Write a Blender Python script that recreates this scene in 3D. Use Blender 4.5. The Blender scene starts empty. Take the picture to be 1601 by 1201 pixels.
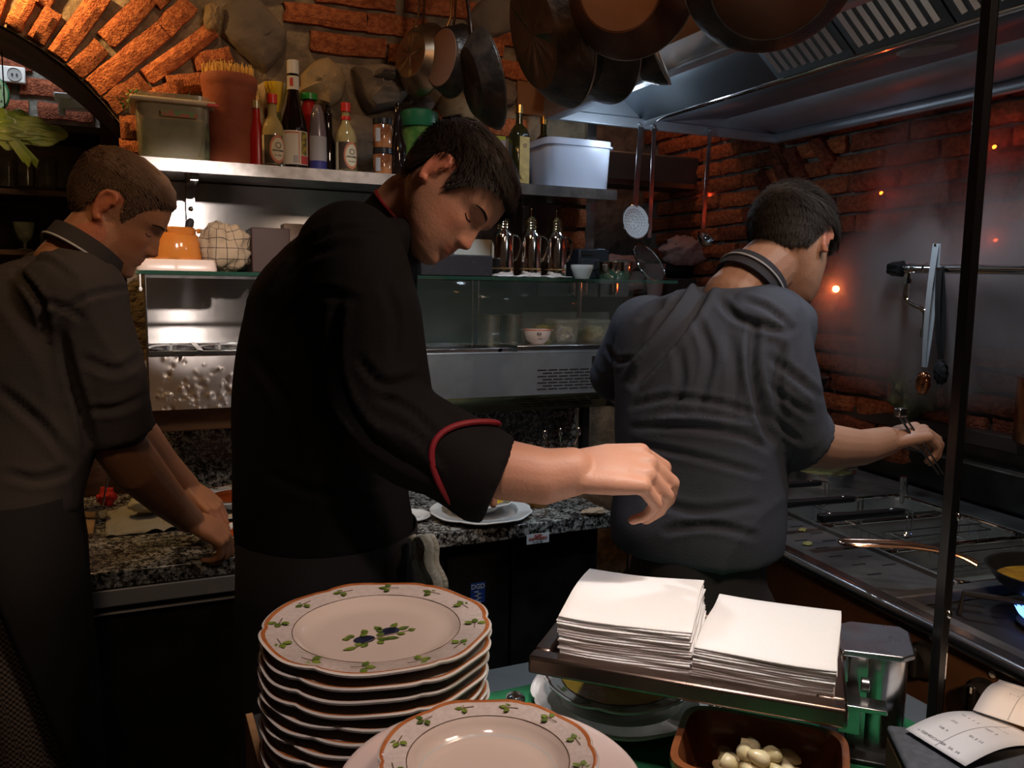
import bpy, bmesh, math, random
import numpy as np
from mathutils import Vector, Matrix, noise
C = bpy.context.scene.collection
PI = math.pi
R = math.radians
rnd = random.Random(7)

# ------------------------------------------------------------------ camera
FPX = 1300.0
_th = R(24.5); _p = math.atan(152.5 / FPX); _ro = 0.015
CAM = Vector((0, 0, 1.5))
FW = Vector((math.sin(_th) * math.cos(_p), math.cos(_th) * math.cos(_p), -math.sin(_p)))
_r0 = Vector((math.cos(_th), -math.sin(_th), 0)); _u0 = _r0.cross(FW)
RT = _r0 * math.cos(_ro) + _u0 * math.sin(_ro)
UP = _u0 * math.cos(_ro) - _r0 * math.sin(_ro)
cd = bpy.data.cameras.new('camera'); cam = bpy.data.objects.new('camera', cd); C.objects.link(cam)
cd.sensor_width = 36.0; cd.lens = 36.0 * FPX / 1601.0; cd.clip_start = 0.02
cam.matrix_world = Matrix(((RT.x, UP.x, -FW.x, CAM.x), (RT.y, UP.y, -FW.y, CAM.y), (RT.z, UP.z, -FW.z, CAM.z), (0, 0, 0, 1)))
S = bpy.context.scene
S.camera = cam

# ------------------------------------------------------------------ world, exposure, lights
w = bpy.data.worlds.new('world'); S.world = w; w.use_nodes = True
w.node_tree.nodes['Background'].inputs[0].default_value = (0.30, 0.20, 0.14, 1)
w.node_tree.nodes['Background'].inputs[1].default_value = 0.078
S.view_settings.view_transform = 'Standard'; S.view_settings.look = 'None'
S.view_settings.exposure = 0.0; S.view_settings.gamma = 1.0
S.view_settings.use_curve_mapping = False
S.cycles.use_denoising = True
S.cycles.volume_bounces = 1
S.cycles.max_bounces = 8
S.cycles.sample_clamp_indirect = 4.0

def light(name, kind, loc, energy, color, size=0.05, target=None, spot=60, blend=0.6, size_y=None):
    d = bpy.data.lights.new(name, kind); d.energy = energy; d.color = color
    if kind == 'AREA':
        d.size = size
        if size_y: d.shape = 'RECTANGLE'; d.size_y = size_y
    else:
        d.shadow_soft_size = size
    if kind == 'SPOT': d.spot_size = R(spot); d.spot_blend = blend
    o = bpy.data.objects.new(name, d); C.objects.link(o); o.location = loc
    if target is not None:
        o.rotation_euler = (Vector(target) - Vector(loc)).to_track_quat('-Z', 'Y').to_euler()
    return o
WARM = (1.0, 0.62, 0.30); AMB = (1.0, 0.48, 0.16); COOL = (0.72, 0.86, 1.0); NEU = (1.0, 0.86, 0.72)
light('arch_spotlight', 'SPOT', (-0.31, 2.36, 2.40), 22, (1.0, .60, .22), 0.02, (-0.22, 2.55, 2.1), 130, 0.9)
light('wall_spotlight', 'SPOT', (0.30, 1.9, 2.9), 8, WARM, 0.04, (0.30, 2.5, 1.95), 70, 0.9)
light('prep_lamp', 'SPOT', (0.185, 1.20, 1.98), 46, (1.0, 0.84, 0.76), 0.02, (0.15, 2.5, 1.48), 30, 0.6)
light('hood_far_lamp', 'POINT', (1.42, 2.22, 1.97), 1.5, COOL, 0.03)
light('shoulder_fill', 'SPOT', (-0.22, 1.15, 2.75), 14, WARM, 0.05, (-0.05, 1.6, 1.4), 45, 0.8)  # added fill light, warms the left cook's shoulders and neck
light('range_front_fill', 'SPOT', (0.78, 0.15, 1.42), 22, (1.0, .62, .34), 0.05, (1.29, 0.93, 0.80), 34, 0.9)  # unseen spot added to brighten the range's front panel
light('rear_pass_lamp', 'SPOT', (0.62, 1.78, 2.30), 22, (.90, .95, 1.0), 0.05, (0.62, 0.95, 0.95), 30, 0.8)
light('back_fill', 'SPOT', (1.12, 1.00, 2.62), 22, COOL, 0.06, (1.10, 1.40, 1.4), 36, 0.9)  # cool spot added for the highlights on the right cook's back
light('forearm_fill', 'SPOT', (0.26, 1.82, 2.60), 14, (1.0, .74, .50), 0.04, (0.12, 1.86, 0.95), 30, 0.9)  # extra warm spot added to light the left cook's forearm and worktop
light('near_forearm_fill', 'SPOT', (-0.15, 0.55, 1.95), 7, (1.0, .70, .46), 0.08, (0.08, 1.70, 1.00), 30, 0.9)  # invented side light for the left cook's near forearm
light('tumbler_fill', 'POINT', (-0.50, 2.75, 1.93), 0.35, WARM, 0.03)  # small point light added so the back bar's tumblers show up
light('pan_fill', 'SPOT', (0.30, 0.95, 2.55), 16, AMB, 0.05, (1.0, 1.65, 2.1), 60, 0.8)  # unseen warm spot added to lift the hanging pans
light('hood_lamp', 'SPOT', (1.71, 1.44, 2.03), 10, COOL, 0.05, (1.80, 1.60, 0.9), 130, 0.8)
light('hood_front_lamp', 'SPOT', (1.48, 0.90, 2.00), 6, COOL, 0.05, (1.10, 1.45, 1.35), 80, 0.8)
light('cooler_lamp', 'SPOT', (0.62, 1.45, 2.75), 50, COOL, 0.06, (1.00, 2.15, 1.30), 62, 0.8)
light('pass_lamp', 'SPOT', (0.62, 0.55, 2.35), 46, (1.0, 0.95, 0.90), 0.05, (0.66, 0.76, 1.1), 34, 0.7)
light('plate_lamp', 'SPOT', (0.12, 0.25, 2.45), 40, (1.0, 0.76, 0.68), 0.06, (0.30, 0.80, 1.0), 38, 0.9)
light('aisle_lamp', 'AREA', (0.95, 0.45, 2.4), 8, (1.0, 0.74, 0.56), 0.3, (0.75, 1.4, 1.3))
light('next_room_lamp', 'AREA', (-0.35, 3.1, 2.6), 4, (0.80, 0.90, 1.0), 0.3, (-0.35, 3.4, 1.9))
light('back_room_lamp', 'POINT', (1.9, 2.95, 2.35), 1.3, (1.0, 0.45, 0.28), 0.05)

# ------------------------------------------------------------------ pixel rays (photo treated as 1601 x 1201)
def ray(px, py): return FW + RT * ((px - 800.5) / FPX) + UP * ((600.5 - py) / FPX)
def PY(px, py, Y): d = ray(px, py); return CAM + d * (Y / d.y)
def PX(px, py, X): d = ray(px, py); return CAM + d * (X / d.x)
def PZ(px, py, z): d = ray(px, py); return CAM + d * ((z - 1.5) / d.z)
def PD(px, py, D): return CAM + ray(px, py) * D

# ------------------------------------------------------------------ materials
MATS = {}
def mat(name, col, rough=0.5, metal=0.0, col2=None, scale=10.0, lo=0.4, hi=0.6, bump=0.0, bscale=40.0, aniso=0.0, tangent=(1, 0, 0),
        trans=0.0, ior=1.45, alpha=1.0, emit=None, estr=0.0, coat=0.0, stretch=(1, 1, 1), sss=0.0, rand=0.0, rvar=0.0, detail=4, spec=None, sheen=0.0):
    if name in MATS: return MATS[name]
    m = bpy.data.materials.new(name); m.use_nodes = True; MATS[name] = m
    nt = m.node_tree; N = nt.nodes; L = nt.links; b = N['Principled BSDF']
    b.inputs['Base Color'].default_value = (*col, 1); b.inputs['Roughness'].default_value = rough; b.inputs['Metallic'].default_value = metal
    b.inputs['IOR'].default_value = ior; b.inputs['Transmission Weight'].default_value = trans; b.inputs['Alpha'].default_value = alpha
    b.inputs['Coat Weight'].default_value = coat; b.inputs['Coat Roughness'].default_value = 0.08
    if spec is not None: b.inputs['Specular IOR Level'].default_value = spec
    if sheen: b.inputs['Sheen Weight'].default_value = sheen
    if sss: b.inputs['Subsurface Weight'].default_value = sss; b.inputs['Subsurface Radius'].default_value = (0.01, 0.004, 0.002)
    if emit: b.inputs['Emission Color'].default_value = (*emit, 1); b.inputs['Emission Strength'].default_value = estr
    tc = N.new('ShaderNodeTexCoord'); mp = N.new('ShaderNodeMapping'); mp.inputs['Scale'].default_value = stretch
    L.new(tc.outputs['Object'], mp.inputs['Vector'])
    oi = N.new('ShaderNodeObjectInfo')
    add = N.new('ShaderNodeVectorMath'); add.operation = 'ADD'; L.new(mp.outputs[0], add.inputs[0]); L.new(oi.outputs['Random'], add.inputs[1])
    V = add.outputs[0] if rand else mp.outputs[0]
    csock = None
    if col2 is not None:
        n = N.new('ShaderNodeTexNoise'); n.inputs['Scale'].default_value = scale; n.inputs['Detail'].default_value = detail; L.new(V, n.inputs['Vector'])
        r = N.new('ShaderNodeValToRGB'); r.color_ramp.elements[0].position = lo; r.color_ramp.elements[1].position = hi
        r.color_ramp.elements[0].color = (*col, 1); r.color_ramp.elements[1].color = (*col2, 1)
        L.new(n.outputs['Fac'], r.inputs['Fac']); csock = r.outputs['Color']
        if rvar:
            ma = N.new('ShaderNodeMath'); ma.operation = 'MULTIPLY_ADD'; ma.inputs[1].default_value = rvar; ma.inputs[2].default_value = rough - rvar / 2
            L.new(n.outputs['Fac'], ma.inputs[0]); L.new(ma.outputs[0], b.inputs['Roughness'])
    if rand:
        hs = N.new('ShaderNodeHueSaturation'); 
        if csock: L.new(csock, hs.inputs['Color'])
        else: hs.inputs['Color'].default_value = (*col, 1)
        ma = N.new('ShaderNodeMath'); ma.operation = 'MULTIPLY_ADD'; ma.inputs[1].default_value = rand; ma.inputs[2].default_value = 1 - rand / 2
        L.new(oi.outputs['Random'], ma.inputs[0]); L.new(ma.outputs[0], hs.inputs['Value']); csock = hs.outputs[0]
    if csock: L.new(csock, b.inputs['Base Color'])
    if bump:
        n2 = N.new('ShaderNodeTexNoise'); n2.inputs['Scale'].default_value = bscale; n2.inputs['Detail'].default_value = 6; L.new(V, n2.inputs['Vector'])
        bp = N.new('ShaderNodeBump'); bp.inputs['Strength'].default_value = bump; bp.inputs['Distance'].default_value = 0.01
        L.new(n2.outputs['Fac'], bp.inputs['Height']); L.new(bp.outputs[0], b.inputs['Normal'])
    if aniso:
        b.inputs['Anisotropic'].default_value = aniso
        cx = N.new('ShaderNodeCombineXYZ')
        for i in range(3): cx.inputs[i].default_value = tangent[i]
        L.new(cx.outputs[0], b.inputs['Tangent'])
    return m

BST = (0.22, 0.03, 0.06)
M_brick = mat('red brick', (0.34, 0.085, 0.030), 0.9, col2=(0.55, 0.17, 0.06), scale=60, bump=1.0, bscale=150, rand=0.5, stretch=BST)
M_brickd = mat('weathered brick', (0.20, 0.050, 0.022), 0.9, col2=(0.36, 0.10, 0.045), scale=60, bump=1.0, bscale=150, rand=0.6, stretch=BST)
M_mortar = mat('sandy mortar', (0.16, 0.115, 0.075), 0.95, col2=(0.30, 0.22, 0.14), scale=16, bump=1.0, bscale=45)
M_mortarg = mat('grey mortar', (0.14, 0.135, 0.12), 0.95, col2=(0.24, 0.23, 0.20), scale=16, bump=1.0, bscale=45)
M_stone = mat('grey fieldstone', (0.15, 0.115, 0.09), 0.85, col2=(0.27, 0.205, 0.15), scale=7, lo=0.3, hi=0.7, bump=0.7, bscale=22, rand=0.35)
M_stonet = mat('tan fieldstone', (0.26, 0.17, 0.085), 0.85, col2=(0.40, 0.28, 0.15), scale=7, lo=0.3, hi=0.7, bump=0.6, bscale=22)
M_plaster = mat('ochre plaster', (0.26, 0.12, 0.055), 0.8, col2=(0.34, 0.16, 0.075), scale=5, bump=0.2, bscale=12)
M_steel = mat('brushed steel', (0.62, 0.61, 0.60), 0.30, 1.0, col2=(0.48, 0.47, 0.46), scale=9, lo=0.3, hi=0.75, aniso=0.985, tangent=(0, 0, 1), rvar=0.10, bump=0.03, bscale=14)
M_steelh = mat('hood steel', (0.58, 0.64, 0.72), 0.46, 0.8, col2=(0.42, 0.46, 0.50), scale=6, lo=0.3, hi=0.75, rvar=0.15, bump=0.04, bscale=8)
M_steelp = mat('plain steel', (0.60, 0.60, 0.60), 0.22, 1.0, col2=(0.45, 0.45, 0.45), scale=20, rvar=0.2)
M_chrome = mat('chrome', (0.80, 0.78, 0.75), 0.06, 1.0)
M_cu = mat('copper', (0.72, 0.30, 0.14), 0.22, 1.0, col2=(0.5, 0.2, 0.1), scale=18, rvar=0.2)
M_dented = mat('dented steel', (0.70, 0.67, 0.66), 0.40, 1.0, col2=(0.55, 0.53, 0.52), scale=12, rvar=0.15, aniso=0.85, tangent=(0, 0, 1))
M_black = mat('black enamel', (0.012, 0.011, 0.011), 0.35, col2=(0.02, 0.018, 0.017), scale=12, rvar=0.2)
M_blackm = mat('matt black', (0.014, 0.012, 0.012), 0.75)
M_wood = mat('dark wood', (0.060, 0.028, 0.015), 0.55, col2=(0.11, 0.052, 0.026), scale=9, stretch=(1, 8, 8), bump=0.15, bscale=20)
M_woodl = mat('brown timber', (0.13, 0.062, 0.028), 0.55, col2=(0.20, 0.10, 0.045), scale=9, stretch=(1, 8, 8), bump=0.15, bscale=20)
M_white = mat('white china', (0.80, 0.79, 0.77), 0.12, coat=0.5)
M_plastic = mat('milky plastic', (0.70, 0.72, 0.74), 0.28, trans=0.55, ior=1.3, alpha=0.72)
M_glass = mat('clear glass', (0.93, 0.96, 0.94), 0.02, trans=1.0, ior=1.3)
M_glassg = mat('green glass', (0.05, 0.16, 0.11), 0.04, alpha=0.35, coat=0.5)
def granite():
    m = bpy.data.materials.new('speckled granite'); m.use_nodes = True; N = m.node_tree.nodes; L = m.node_tree.links; b = N['Principled BSDF']
    tc = N.new('ShaderNodeTexCoord')
    v = N.new('ShaderNodeTexVoronoi'); v.inputs['Scale'].default_value = 170; L.new(tc.outputs['Object'], v.inputs['Vector'])
    bw = N.new('ShaderNodeSeparateColor'); L.new(v.outputs['Color'], bw.inputs[0])
    n = N.new('ShaderNodeTexNoise'); n.inputs['Scale'].default_value = 55; n.inputs['Detail'].default_value = 3; L.new(tc.outputs['Object'], n.inputs['Vector'])
    mx = N.new('ShaderNodeMath'); mx.operation = 'MULTIPLY_ADD'; mx.inputs[1].default_value = 0.45; L.new(bw.outputs[0], mx.inputs[0]); L.new(n.outputs['Fac'], mx.inputs[2])
    r = N.new('ShaderNodeValToRGB'); cr = r.color_ramp; cr.interpolation = 'CONSTANT'
    cr.elements[0].color = (0.010, 0.010, 0.011, 1); cr.elements[1].position = 0.62; cr.elements[1].color = (0.085, 0.078, 0.07, 1)
    e = cr.elements.new(0.74); e.color = (0.22, 0.21, 0.19, 1); e = cr.elements.new(0.86); e.color = (0.42, 0.40, 0.36, 1); e = cr.elements.new(0.55); e.color = (0.035, 0.028, 0.022, 1)
    L.new(mx.outputs[0], r.inputs['Fac']); L.new(r.outputs['Color'], b.inputs['Base Color']); b.inputs['Roughness'].default_value = 0.16
    return m
M_granite = granite()

# ------------------------------------------------------------------ mesh helpers
class MB:
    def __init__(s): s.v = []; s.f = []; s.m = []; s.mi = 0
    def add(s, vs, fs, M=None):
        n = len(s.v)
        if M is not None: vs = [M @ Vector(v) for v in vs]
        s.v += [tuple(v) for v in vs]; s.f += [tuple(i + n for i in f) for f in fs]; s.m += [s.mi] * len(fs); return s
    def box(s, c, d, M=None, rz=0):
        x, y, z = d[0] / 2, d[1] / 2, d[2] / 2
        vs = [(a * x, b * y, e * z) for a in (-1, 1) for b in (-1, 1) for e in (-1, 1)]
        fs = [(0, 1, 3, 2), (4, 6, 7, 5), (0, 4, 5, 1), (2, 3, 7, 6), (0, 2, 6, 4), (1, 5, 7, 3)]
        T = Matrix.Translation(c) @ Matrix.Rotation(rz, 4, 'Z')
        return s.add(vs, fs, (M @ T) if M is not None else T)
    def bb(s, a, b, M=None):
        return s.box([(a[i] + b[i]) / 2 for i in range(3)], [abs(b[i] - a[i]) for i in range(3)], M)
    def ring_tube(s, rings, cap=True, closed=False):
        n = len(rings[0]); vs = [p for r in rings for p in r]; fs = []
        m = len(rings)
        for i in range(m if closed else m - 1):
            for j in range(n):
                a = i * n + j; b = i * n + (j + 1) % n; c = ((i + 1) % m) * n + (j + 1) % n; d = ((i + 1) % m) * n + j
                fs.append((a, b, c, d))
        if cap and not closed: fs.append(tuple(range(n))[::-1]); fs.append(tuple(range((m - 1) * n, m * n)))
        return s.add(vs, fs)
    def tube(s, pts, r, n=8, closed=False, flat=1.0, cap=True):
        pts = [Vector(p) for p in pts]; rs = r if isinstance(r, (list, tuple)) else [r] * len(pts)
        rings = []; prev = None
        for i, p in enumerate(pts):
            if closed: t = pts[(i + 1) % len(pts)] - pts[i - 1]
            else: t = pts[min(i + 1, len(pts) - 1)] - pts[max(i - 1, 0)]
            t.normalize()
            if prev is None:
                a = Vector((0, 0, 1)) if abs(t.z) < 0.9 else Vector((1, 0, 0)); u = t.cross(a).normalized()
            else: u = (prev - t * prev.dot(t)).normalized()
            prev = u; v = t.cross(u)
            rings.append([p + (u * math.cos(2 * PI * j / n) + v * math.sin(2 * PI * j / n) * flat) * rs[i] for j in range(n)])
        return s.ring_tube(rings, cap, closed)
    def lathe(s, prof, n=32, c=(0, 0, 0), M=None, rim=None):
        vs = []; fs = []; m = len(prof)
        for (r, z) in prof:
            for j in range(n):
                a = 2 * PI * j / n; rr = r * (rim(a, r, z) if rim else 1)
                vs.append((c[0] + rr * math.cos(a), c[1] + rr * math.sin(a), c[2] + z))
        for i in range(m - 1):
            for j in range(n):
                fs.append((i * n + j, i * n + (j + 1) % n, (i + 1) * n + (j + 1) % n, (i + 1) * n + j))
        return s.add(vs, fs, M)
    def cyl(s, p0, p1, r0, r1=None, n=16):
        return s.tube([p0, p1], [r0, r0 if r1 is None else r1], n)
    def ball(s, c, r, nu=16, nv=10, M=None):
        if not isinstance(r, (tuple, list)): r = (r, r, r)
        vs = [(0, 0, -1)]; 
        for i in range(1, nv):
            t = PI * i / nv
            for j in range(nu): a = 2 * PI * j / nu; vs.append((math.sin(t) * math.cos(a), math.sin(t) * math.sin(a), -math.cos(t)))
        vs.append((0, 0, 1)); fs = []
        for j in range(nu): fs.append((0, 1 + (j + 1) % nu, 1 + j)); 
        for i in range(nv - 2):
            for j in range(nu): a = 1 + i * nu; fs.append((a + j, a + (j + 1) % nu, a + nu + (j + 1) % nu, a + nu + j))
        e = len(vs) - 1; a = 1 + (nv - 2) * nu
        for j in range(nu): fs.append((a + j, a + (j + 1) % nu, e))
        vs = [(v[0] * r[0], v[1] * r[1], v[2] * r[2]) for v in vs]
        T = Matrix.Translation(c)
        return s.add(vs, fs, T @ M if M is not None else T)
    def prism(s, poly, z0, z1, M=None):
        n = len(poly); vs = [(p[0], p[1], z0) for p in poly] + [(p[0], p[1], z1) for p in poly]
        fs = [tuple(range(n))[::-1], tuple(range(n, 2 * n))] + [(i, (i + 1) % n, n + (i + 1) % n, n + i) for i in range(n)]
        return s.add(vs, fs, M)
    def grid(s, fn, nu, nv):
        vs = [fn(i / nu, j / nv) for j in range(nv + 1) for i in range(nu + 1)]
        fs = [(j * (nu + 1) + i, j * (nu + 1) + i + 1, (j + 1) * (nu + 1) + i + 1, (j + 1) * (nu + 1) + i) for j in range(nv) for i in range(nu)]
        return s.add(vs, fs)
    def mesh(s, name, mats, smooth=35):
        me = bpy.data.meshes.new(name); me.from_pydata(s.v, [], s.f)
        for m in (mats if isinstance(mats, (list, tuple)) else [mats]): me.materials.append(m)
        if max(s.m, default=0): me.polygons.foreach_set('material_index', s.m)
        bm = bmesh.new(); bm.from_mesh(me); bmesh.ops.recalc_face_normals(bm, faces=bm.faces); bm.to_mesh(me); bm.free()
        me.polygons.foreach_set('use_smooth', [True] * len(me.polygons))
        if smooth: me.set_sharp_from_angle(angle=R(smooth))
        me.update(); return me
def link(name, me, parent=None):
    o = bpy.data.objects.new(name, me); C.objects.link(o)
    if parent is not None: o.parent = parent
    return o
def tag(o, label=None, cat=None, group=None, kind=None):
    if label: o['label'] = label
    if cat: o['category'] = cat
    if group: o['group'] = group
    if kind: o['kind'] = kind
    return o
def O(name, mb, mats, parent=None, bevel=0, smooth=35, solid=0, sub=0, label=None):
    o = link(name, mb.mesh(name, mats, smooth), parent)
    if solid: m = o.modifiers.new('s', 'SOLIDIFY'); m.thickness = solid; m.offset = 0
    if bevel: m = o.modifiers.new('b', 'BEVEL'); m.width = bevel; m.segments = 2; m.limit_method = 'ANGLE'; m.angle_limit = R(40); m.harden_normals = False
    if sub: m = o.modifiers.new('u', 'SUBSURF'); m.levels = m.render_levels = sub
    if label: o['label'] = label
    return o
def T(name, label, cat, loc=(0, 0, 0), rz=0, group=None, rot=None):
    o = bpy.data.objects.new(name, None); C.objects.link(o); o.location = loc
    o.rotation_euler = rot if rot else (0, 0, rz); o.empty_display_size = 0.05
    return tag(o, label, cat, group)
def T1(name, mb, mats, label, cat, loc=(0, 0, 0), rz=0, group=None, rot=None, **k):
    o = O(name, mb, mats, None, **k); o.location = loc; o.rotation_euler = rot if rot else (0, 0, rz)
    return tag(o, label, cat, group)
def children(o): return [c for c in C.objects if c.parent == o]
def dup(root, loc=None, rz=None, label=None, group=None, parent=None, rot=None):
    r = root.copy(); C.objects.link(r)
    if parent is not None: r.parent = parent
    if loc is not None: r.location = loc
    if rz is not None: r.rotation_euler = (0, 0, rz)
    if rot is not None: r.rotation_euler = rot
    if label: r['label'] = label
    if group: r['group'] = group
    for c in children(root): dup(c, parent=r)
    return r
def bez(p0, p1, p2, p3, n):
    p0, p1, p2, p3 = map(Vector, (p0, p1, p2, p3))
    return [p0 * (1 - t) ** 3 + p1 * 3 * t * (1 - t) ** 2 + p2 * 3 * t * t * (1 - t) + p3 * t ** 3 for t in [i / n for i in range(n + 1)]]
def smoothpath(pts, n=6):
    pts = [Vector(p) for p in pts]; out = []
    for i in range(len(pts) - 1):
        a = pts[max(i - 1, 0)]; b = pts[i]; c = pts[i + 1]; d = pts[min(i + 2, len(pts) - 1)]
        for k in range(n):
            t = k / n; out.append(0.5 * ((2 * b) + (c - a) * t + (2 * a - 5 * b + 4 * c - d) * t * t + (3 * b - a - 3 * c + d) * t ** 3))
    out.append(pts[-1]); return out
def text(name, s, size, m, parent, M, extrude=0.0003, wrap=None, align='CENTER', bold=0.0):
    cu = bpy.data.curves.new(name, 'FONT'); cu.body = s; cu.size = size; cu.extrude = extrude; cu.align_x = align; cu.align_y = 'CENTER'; cu.offset = bold
    to = bpy.data.objects.new('t', cu); C.objects.link(to); bpy.context.view_layer.update()
    dg = bpy.context.evaluated_depsgraph_get(); me = bpy.data.meshes.new_from_object(to.evaluated_get(dg)); bpy.data.objects.remove(to); bpy.data.curves.remove(cu)
    for v in me.vertices:
        co = v.co.copy()
        if wrap: a = co.x / wrap; co = Vector((math.sin(a) * (wrap + co.z), co.y, math.cos(a) * (wrap + co.z) - 0))
        v.co = M @ co
    me.materials.clear(); me.materials.append(m); me.name = name
    return link(name, me, parent)
FRONT = Matrix.Rotation(PI / 2, 4, 'X')   # text plane facing -Y
# ------------------------------------------------------------------ setting
def struct(name, mb, m, parent=None, **k):
    o = O(name, mb, m, parent, **k)
    if parent is None: o['kind'] = 'structure'
    return o
XZ = Matrix(((1, 0, 0, 0), (0, 0, 1, 0), (0, 1, 0, 0), (0, 0, 0, 1)))
WY = 2.55
AC = (-0.545, 1.55); AR = 0.648
M_tile = mat('dark floor tile', (0.035, 0.03, 0.028), 0.35, col2=(0.055, 0.048, 0.042), scale=6, bump=0.1)
fl = MB().bb((-3, -1.5, -0.1), (2.6, 4.2, 0)); struct('floor', fl, M_tile)
ce = MB().bb((-3, -1.5, 3.0), (2.6, 4.2, 3.1)); struct('ceiling', ce, M_plaster)
wb = MB()
arc = [(AC[0] + AR * math.cos(R(a)), AC[1] + AR * math.sin(R(a))) for a in np.linspace(180, 34.7, 26)]
wb.prism([(-3, 3), (-3, 0), (-1.193, 0)] + arc + [(-0.012, 3)], WY, WY + 0.40, XZ)
wb.prism([(-0.012, 0), (1.42, 0), (1.42, 3), (-0.012, 3)], WY, WY + 0.26, XZ)
wb.prism([(1.42, 0), (2.25, 0), (2.25, 1.25), (1.42, 1.25)], WY, WY + 0.26, XZ)
wb.prism([(1.42, 2.12), (2.25, 2.12), (2.25, 3), (1.42, 3)], WY, WY + 0.26, XZ)
wall_back = struct('wall_back', wb, M_mortar)
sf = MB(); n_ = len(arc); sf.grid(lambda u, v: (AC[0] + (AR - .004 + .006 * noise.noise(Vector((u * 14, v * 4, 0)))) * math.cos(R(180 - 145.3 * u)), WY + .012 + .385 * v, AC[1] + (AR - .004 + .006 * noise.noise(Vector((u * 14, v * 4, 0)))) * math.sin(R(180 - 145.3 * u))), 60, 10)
struct('arch_shade_shell', sf, mat('shade-dark arch soffit', (.030, .013, .010), .8, col2=(.06, .018, .012), scale=9, bump=.5, bscale=30), solid=.004)  # added dark shell, its colour stands in for shade under the arch
wr = MB().bb((2.25, -1.5, 0), (2.5, 4.2, 3)); wall_right = struct('wall_right', wr, M_mortarg)
wf = MB().bb((-3, 3.45, 0), (2.25, 3.6, 3)); wall_far = struct('wall_far', wf, M_mortarg)
wl = MB().bb((-3.1, -1.5, 0), (-3, 4.2, 3)); struct('wall_left', wl, M_plaster)
pl = MB().bb((1.16, WY - 0.012, 2.06), (2.25, WY, 3)); struct('trim_1', pl, M_plaster)      # plastered patch above the hood
jb = MB().bb((1.42, WY - 0.02, 1.25), (1.455, WY + 0.27, 2.12)); struct('door_1', jb, M_steelp)    # metal jamb of the pass-through

def brick_mesh(seed, m):
    r = random.Random(seed); b = MB(); nx, nz = 5, 3; vs = []
    for j in range(nz + 1):
        for i in range(nx + 1):
            e = i in (0, nx) or j in (0, nz)
            y = -0.72 + r.uniform(-.1, .1) if e else -1.0 + r.uniform(-.22, .12)
            vs.append((-.5 + i / nx + r.uniform(-.02, .02), y, -.5 + j / nz + (r.uniform(-.06, .06) if e else 0)))
    fs = [(j * (nx + 1) + i, j * (nx + 1) + i + 1, (j + 1) * (nx + 1) + i + 1, (j + 1) * (nx + 1) + i) for j in range(nz) for i in range(nx)]
    n = len(vs); ring = [i for i in range(nx + 1)] + [(j) * (nx + 1) + nx for j in range(1, nz + 1)] + [nz * (nx + 1) + i for i in range(nx - 1, -1, -1)] + [j * (nx + 1) for j in range(nz - 1, 0, -1)]
    for k in ring: vs.append((vs[k][0] * 1.01, 0, vs[k][2] * 1.02))
    for k in range(len(ring)): fs.append((ring[k], ring[(k + 1) % len(ring)], n + (k + 1) % len(ring), n + k))
    b.add(vs, fs); return b.mesh('brick', m, 40)
BM = [brick_mesh(i, M_brick) for i in range(6)]; BMD = [brick_mesh(i + 9, M_brickd) for i in range(6)]
def brick(parent, c, L, T_, ang, rz=0.0, D=0.03, pool=BM):
    o = link('brick', rnd.choice(pool), parent)
    o.matrix_world = Matrix.Translation(c) @ Matrix.Rotation(rz, 4, 'Z') @ Matrix.Rotation(-ang, 4, 'Y') @ Matrix.Diagonal((L, D * rnd.uniform(.75, 1.2), T_, 1))
    return o
def pxbrick(cx, cy, Lp, Tp, deg, pool=BM):
    a = R(deg); c = PY(cx, cy, WY - 0.004)
    e = PY(cx + math.cos(a) * Lp / 2, cy - math.sin(a) * Lp / 2, WY - 0.004) - PY(cx - math.cos(a) * Lp / 2, cy + math.sin(a) * Lp / 2, WY - 0.004)
    t = (PY(cx - math.sin(a) * Tp / 2, cy - math.cos(a) * Tp / 2, WY) - PY(cx + math.sin(a) * Tp / 2, cy + math.cos(a) * Tp / 2, WY)).length
    brick(wall_back, c, e.length * 1.04, t * 1.12, math.atan2(e.z, e.x), 0, 0.020, pool)
for q in [(36, 16, 62, 25, 62), (-4, 2, 50, 24, 68), (71, 42, 52, 27, 57), (125, 40, 116, 31, 53), (78, -14, 52, 26, 60), (200, 30, 92, 31, 46), (262, -18, 60, 28, 46), (139, 93, 56, 29, 44), (201, 93, 136, 30, 39), (277, 26, 56, 30, 45),
          (283, 84, 124, 26, 36), (200, 147, 64, 32, 34), (333, 93, 56, 24, 12), (292, 132, 60, 26, 4), (207, 200, 38, 32, -3), (207, 234, 38, 26, -3), (245, 150, 50, 24, 20), (255, 200, 44, 28, 0), (225, 270, 60, 26, 0), (300, 250, 60, 26, 0), (352, 205, 66, 26, -2),
          (510, 28, 124, 26, -8), (622, 42, 90, 27, -7), (545, 72, 112, 27, -6), (640, 86, 62, 25, -6), (555, 0, 120, 20, -8), (690, 12, 110, 24, -8), (740, 70, 90, 26, -8), (798, 110, 50, 24, -10), (800, 60, 60, 24, -10), (838, 18, 70, 24, -10), (700, 190, 70, 26, -5), (790, 200, 60, 24, -5)]:
    pxbrick(*q)
for k in range(7): brick(wall_back, (1.34 + 0.03, WY - 0.004, 1.36 + k * 0.075), 0.10, 0.06, 0)      # bricks beside the pass-through jamb
# slanted arch bricks high in the corner behind the right-hand cook
for q in [(1205, 292, 60, 26, -52), (1232, 268, 66, 24, -55), (1256, 262, 50, 26, -58), (1270, 300, 60, 26, -50), (1222, 240, 50, 24, -60), (1296, 238, 60, 26, -50)]:
    a = R(q[4]); c = PX(q[0], q[1], 2.245)
    brick(wall_right, c, q[2] / 440, q[3] / 520, a, -PI / 2, 0.05, BMD)
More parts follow.
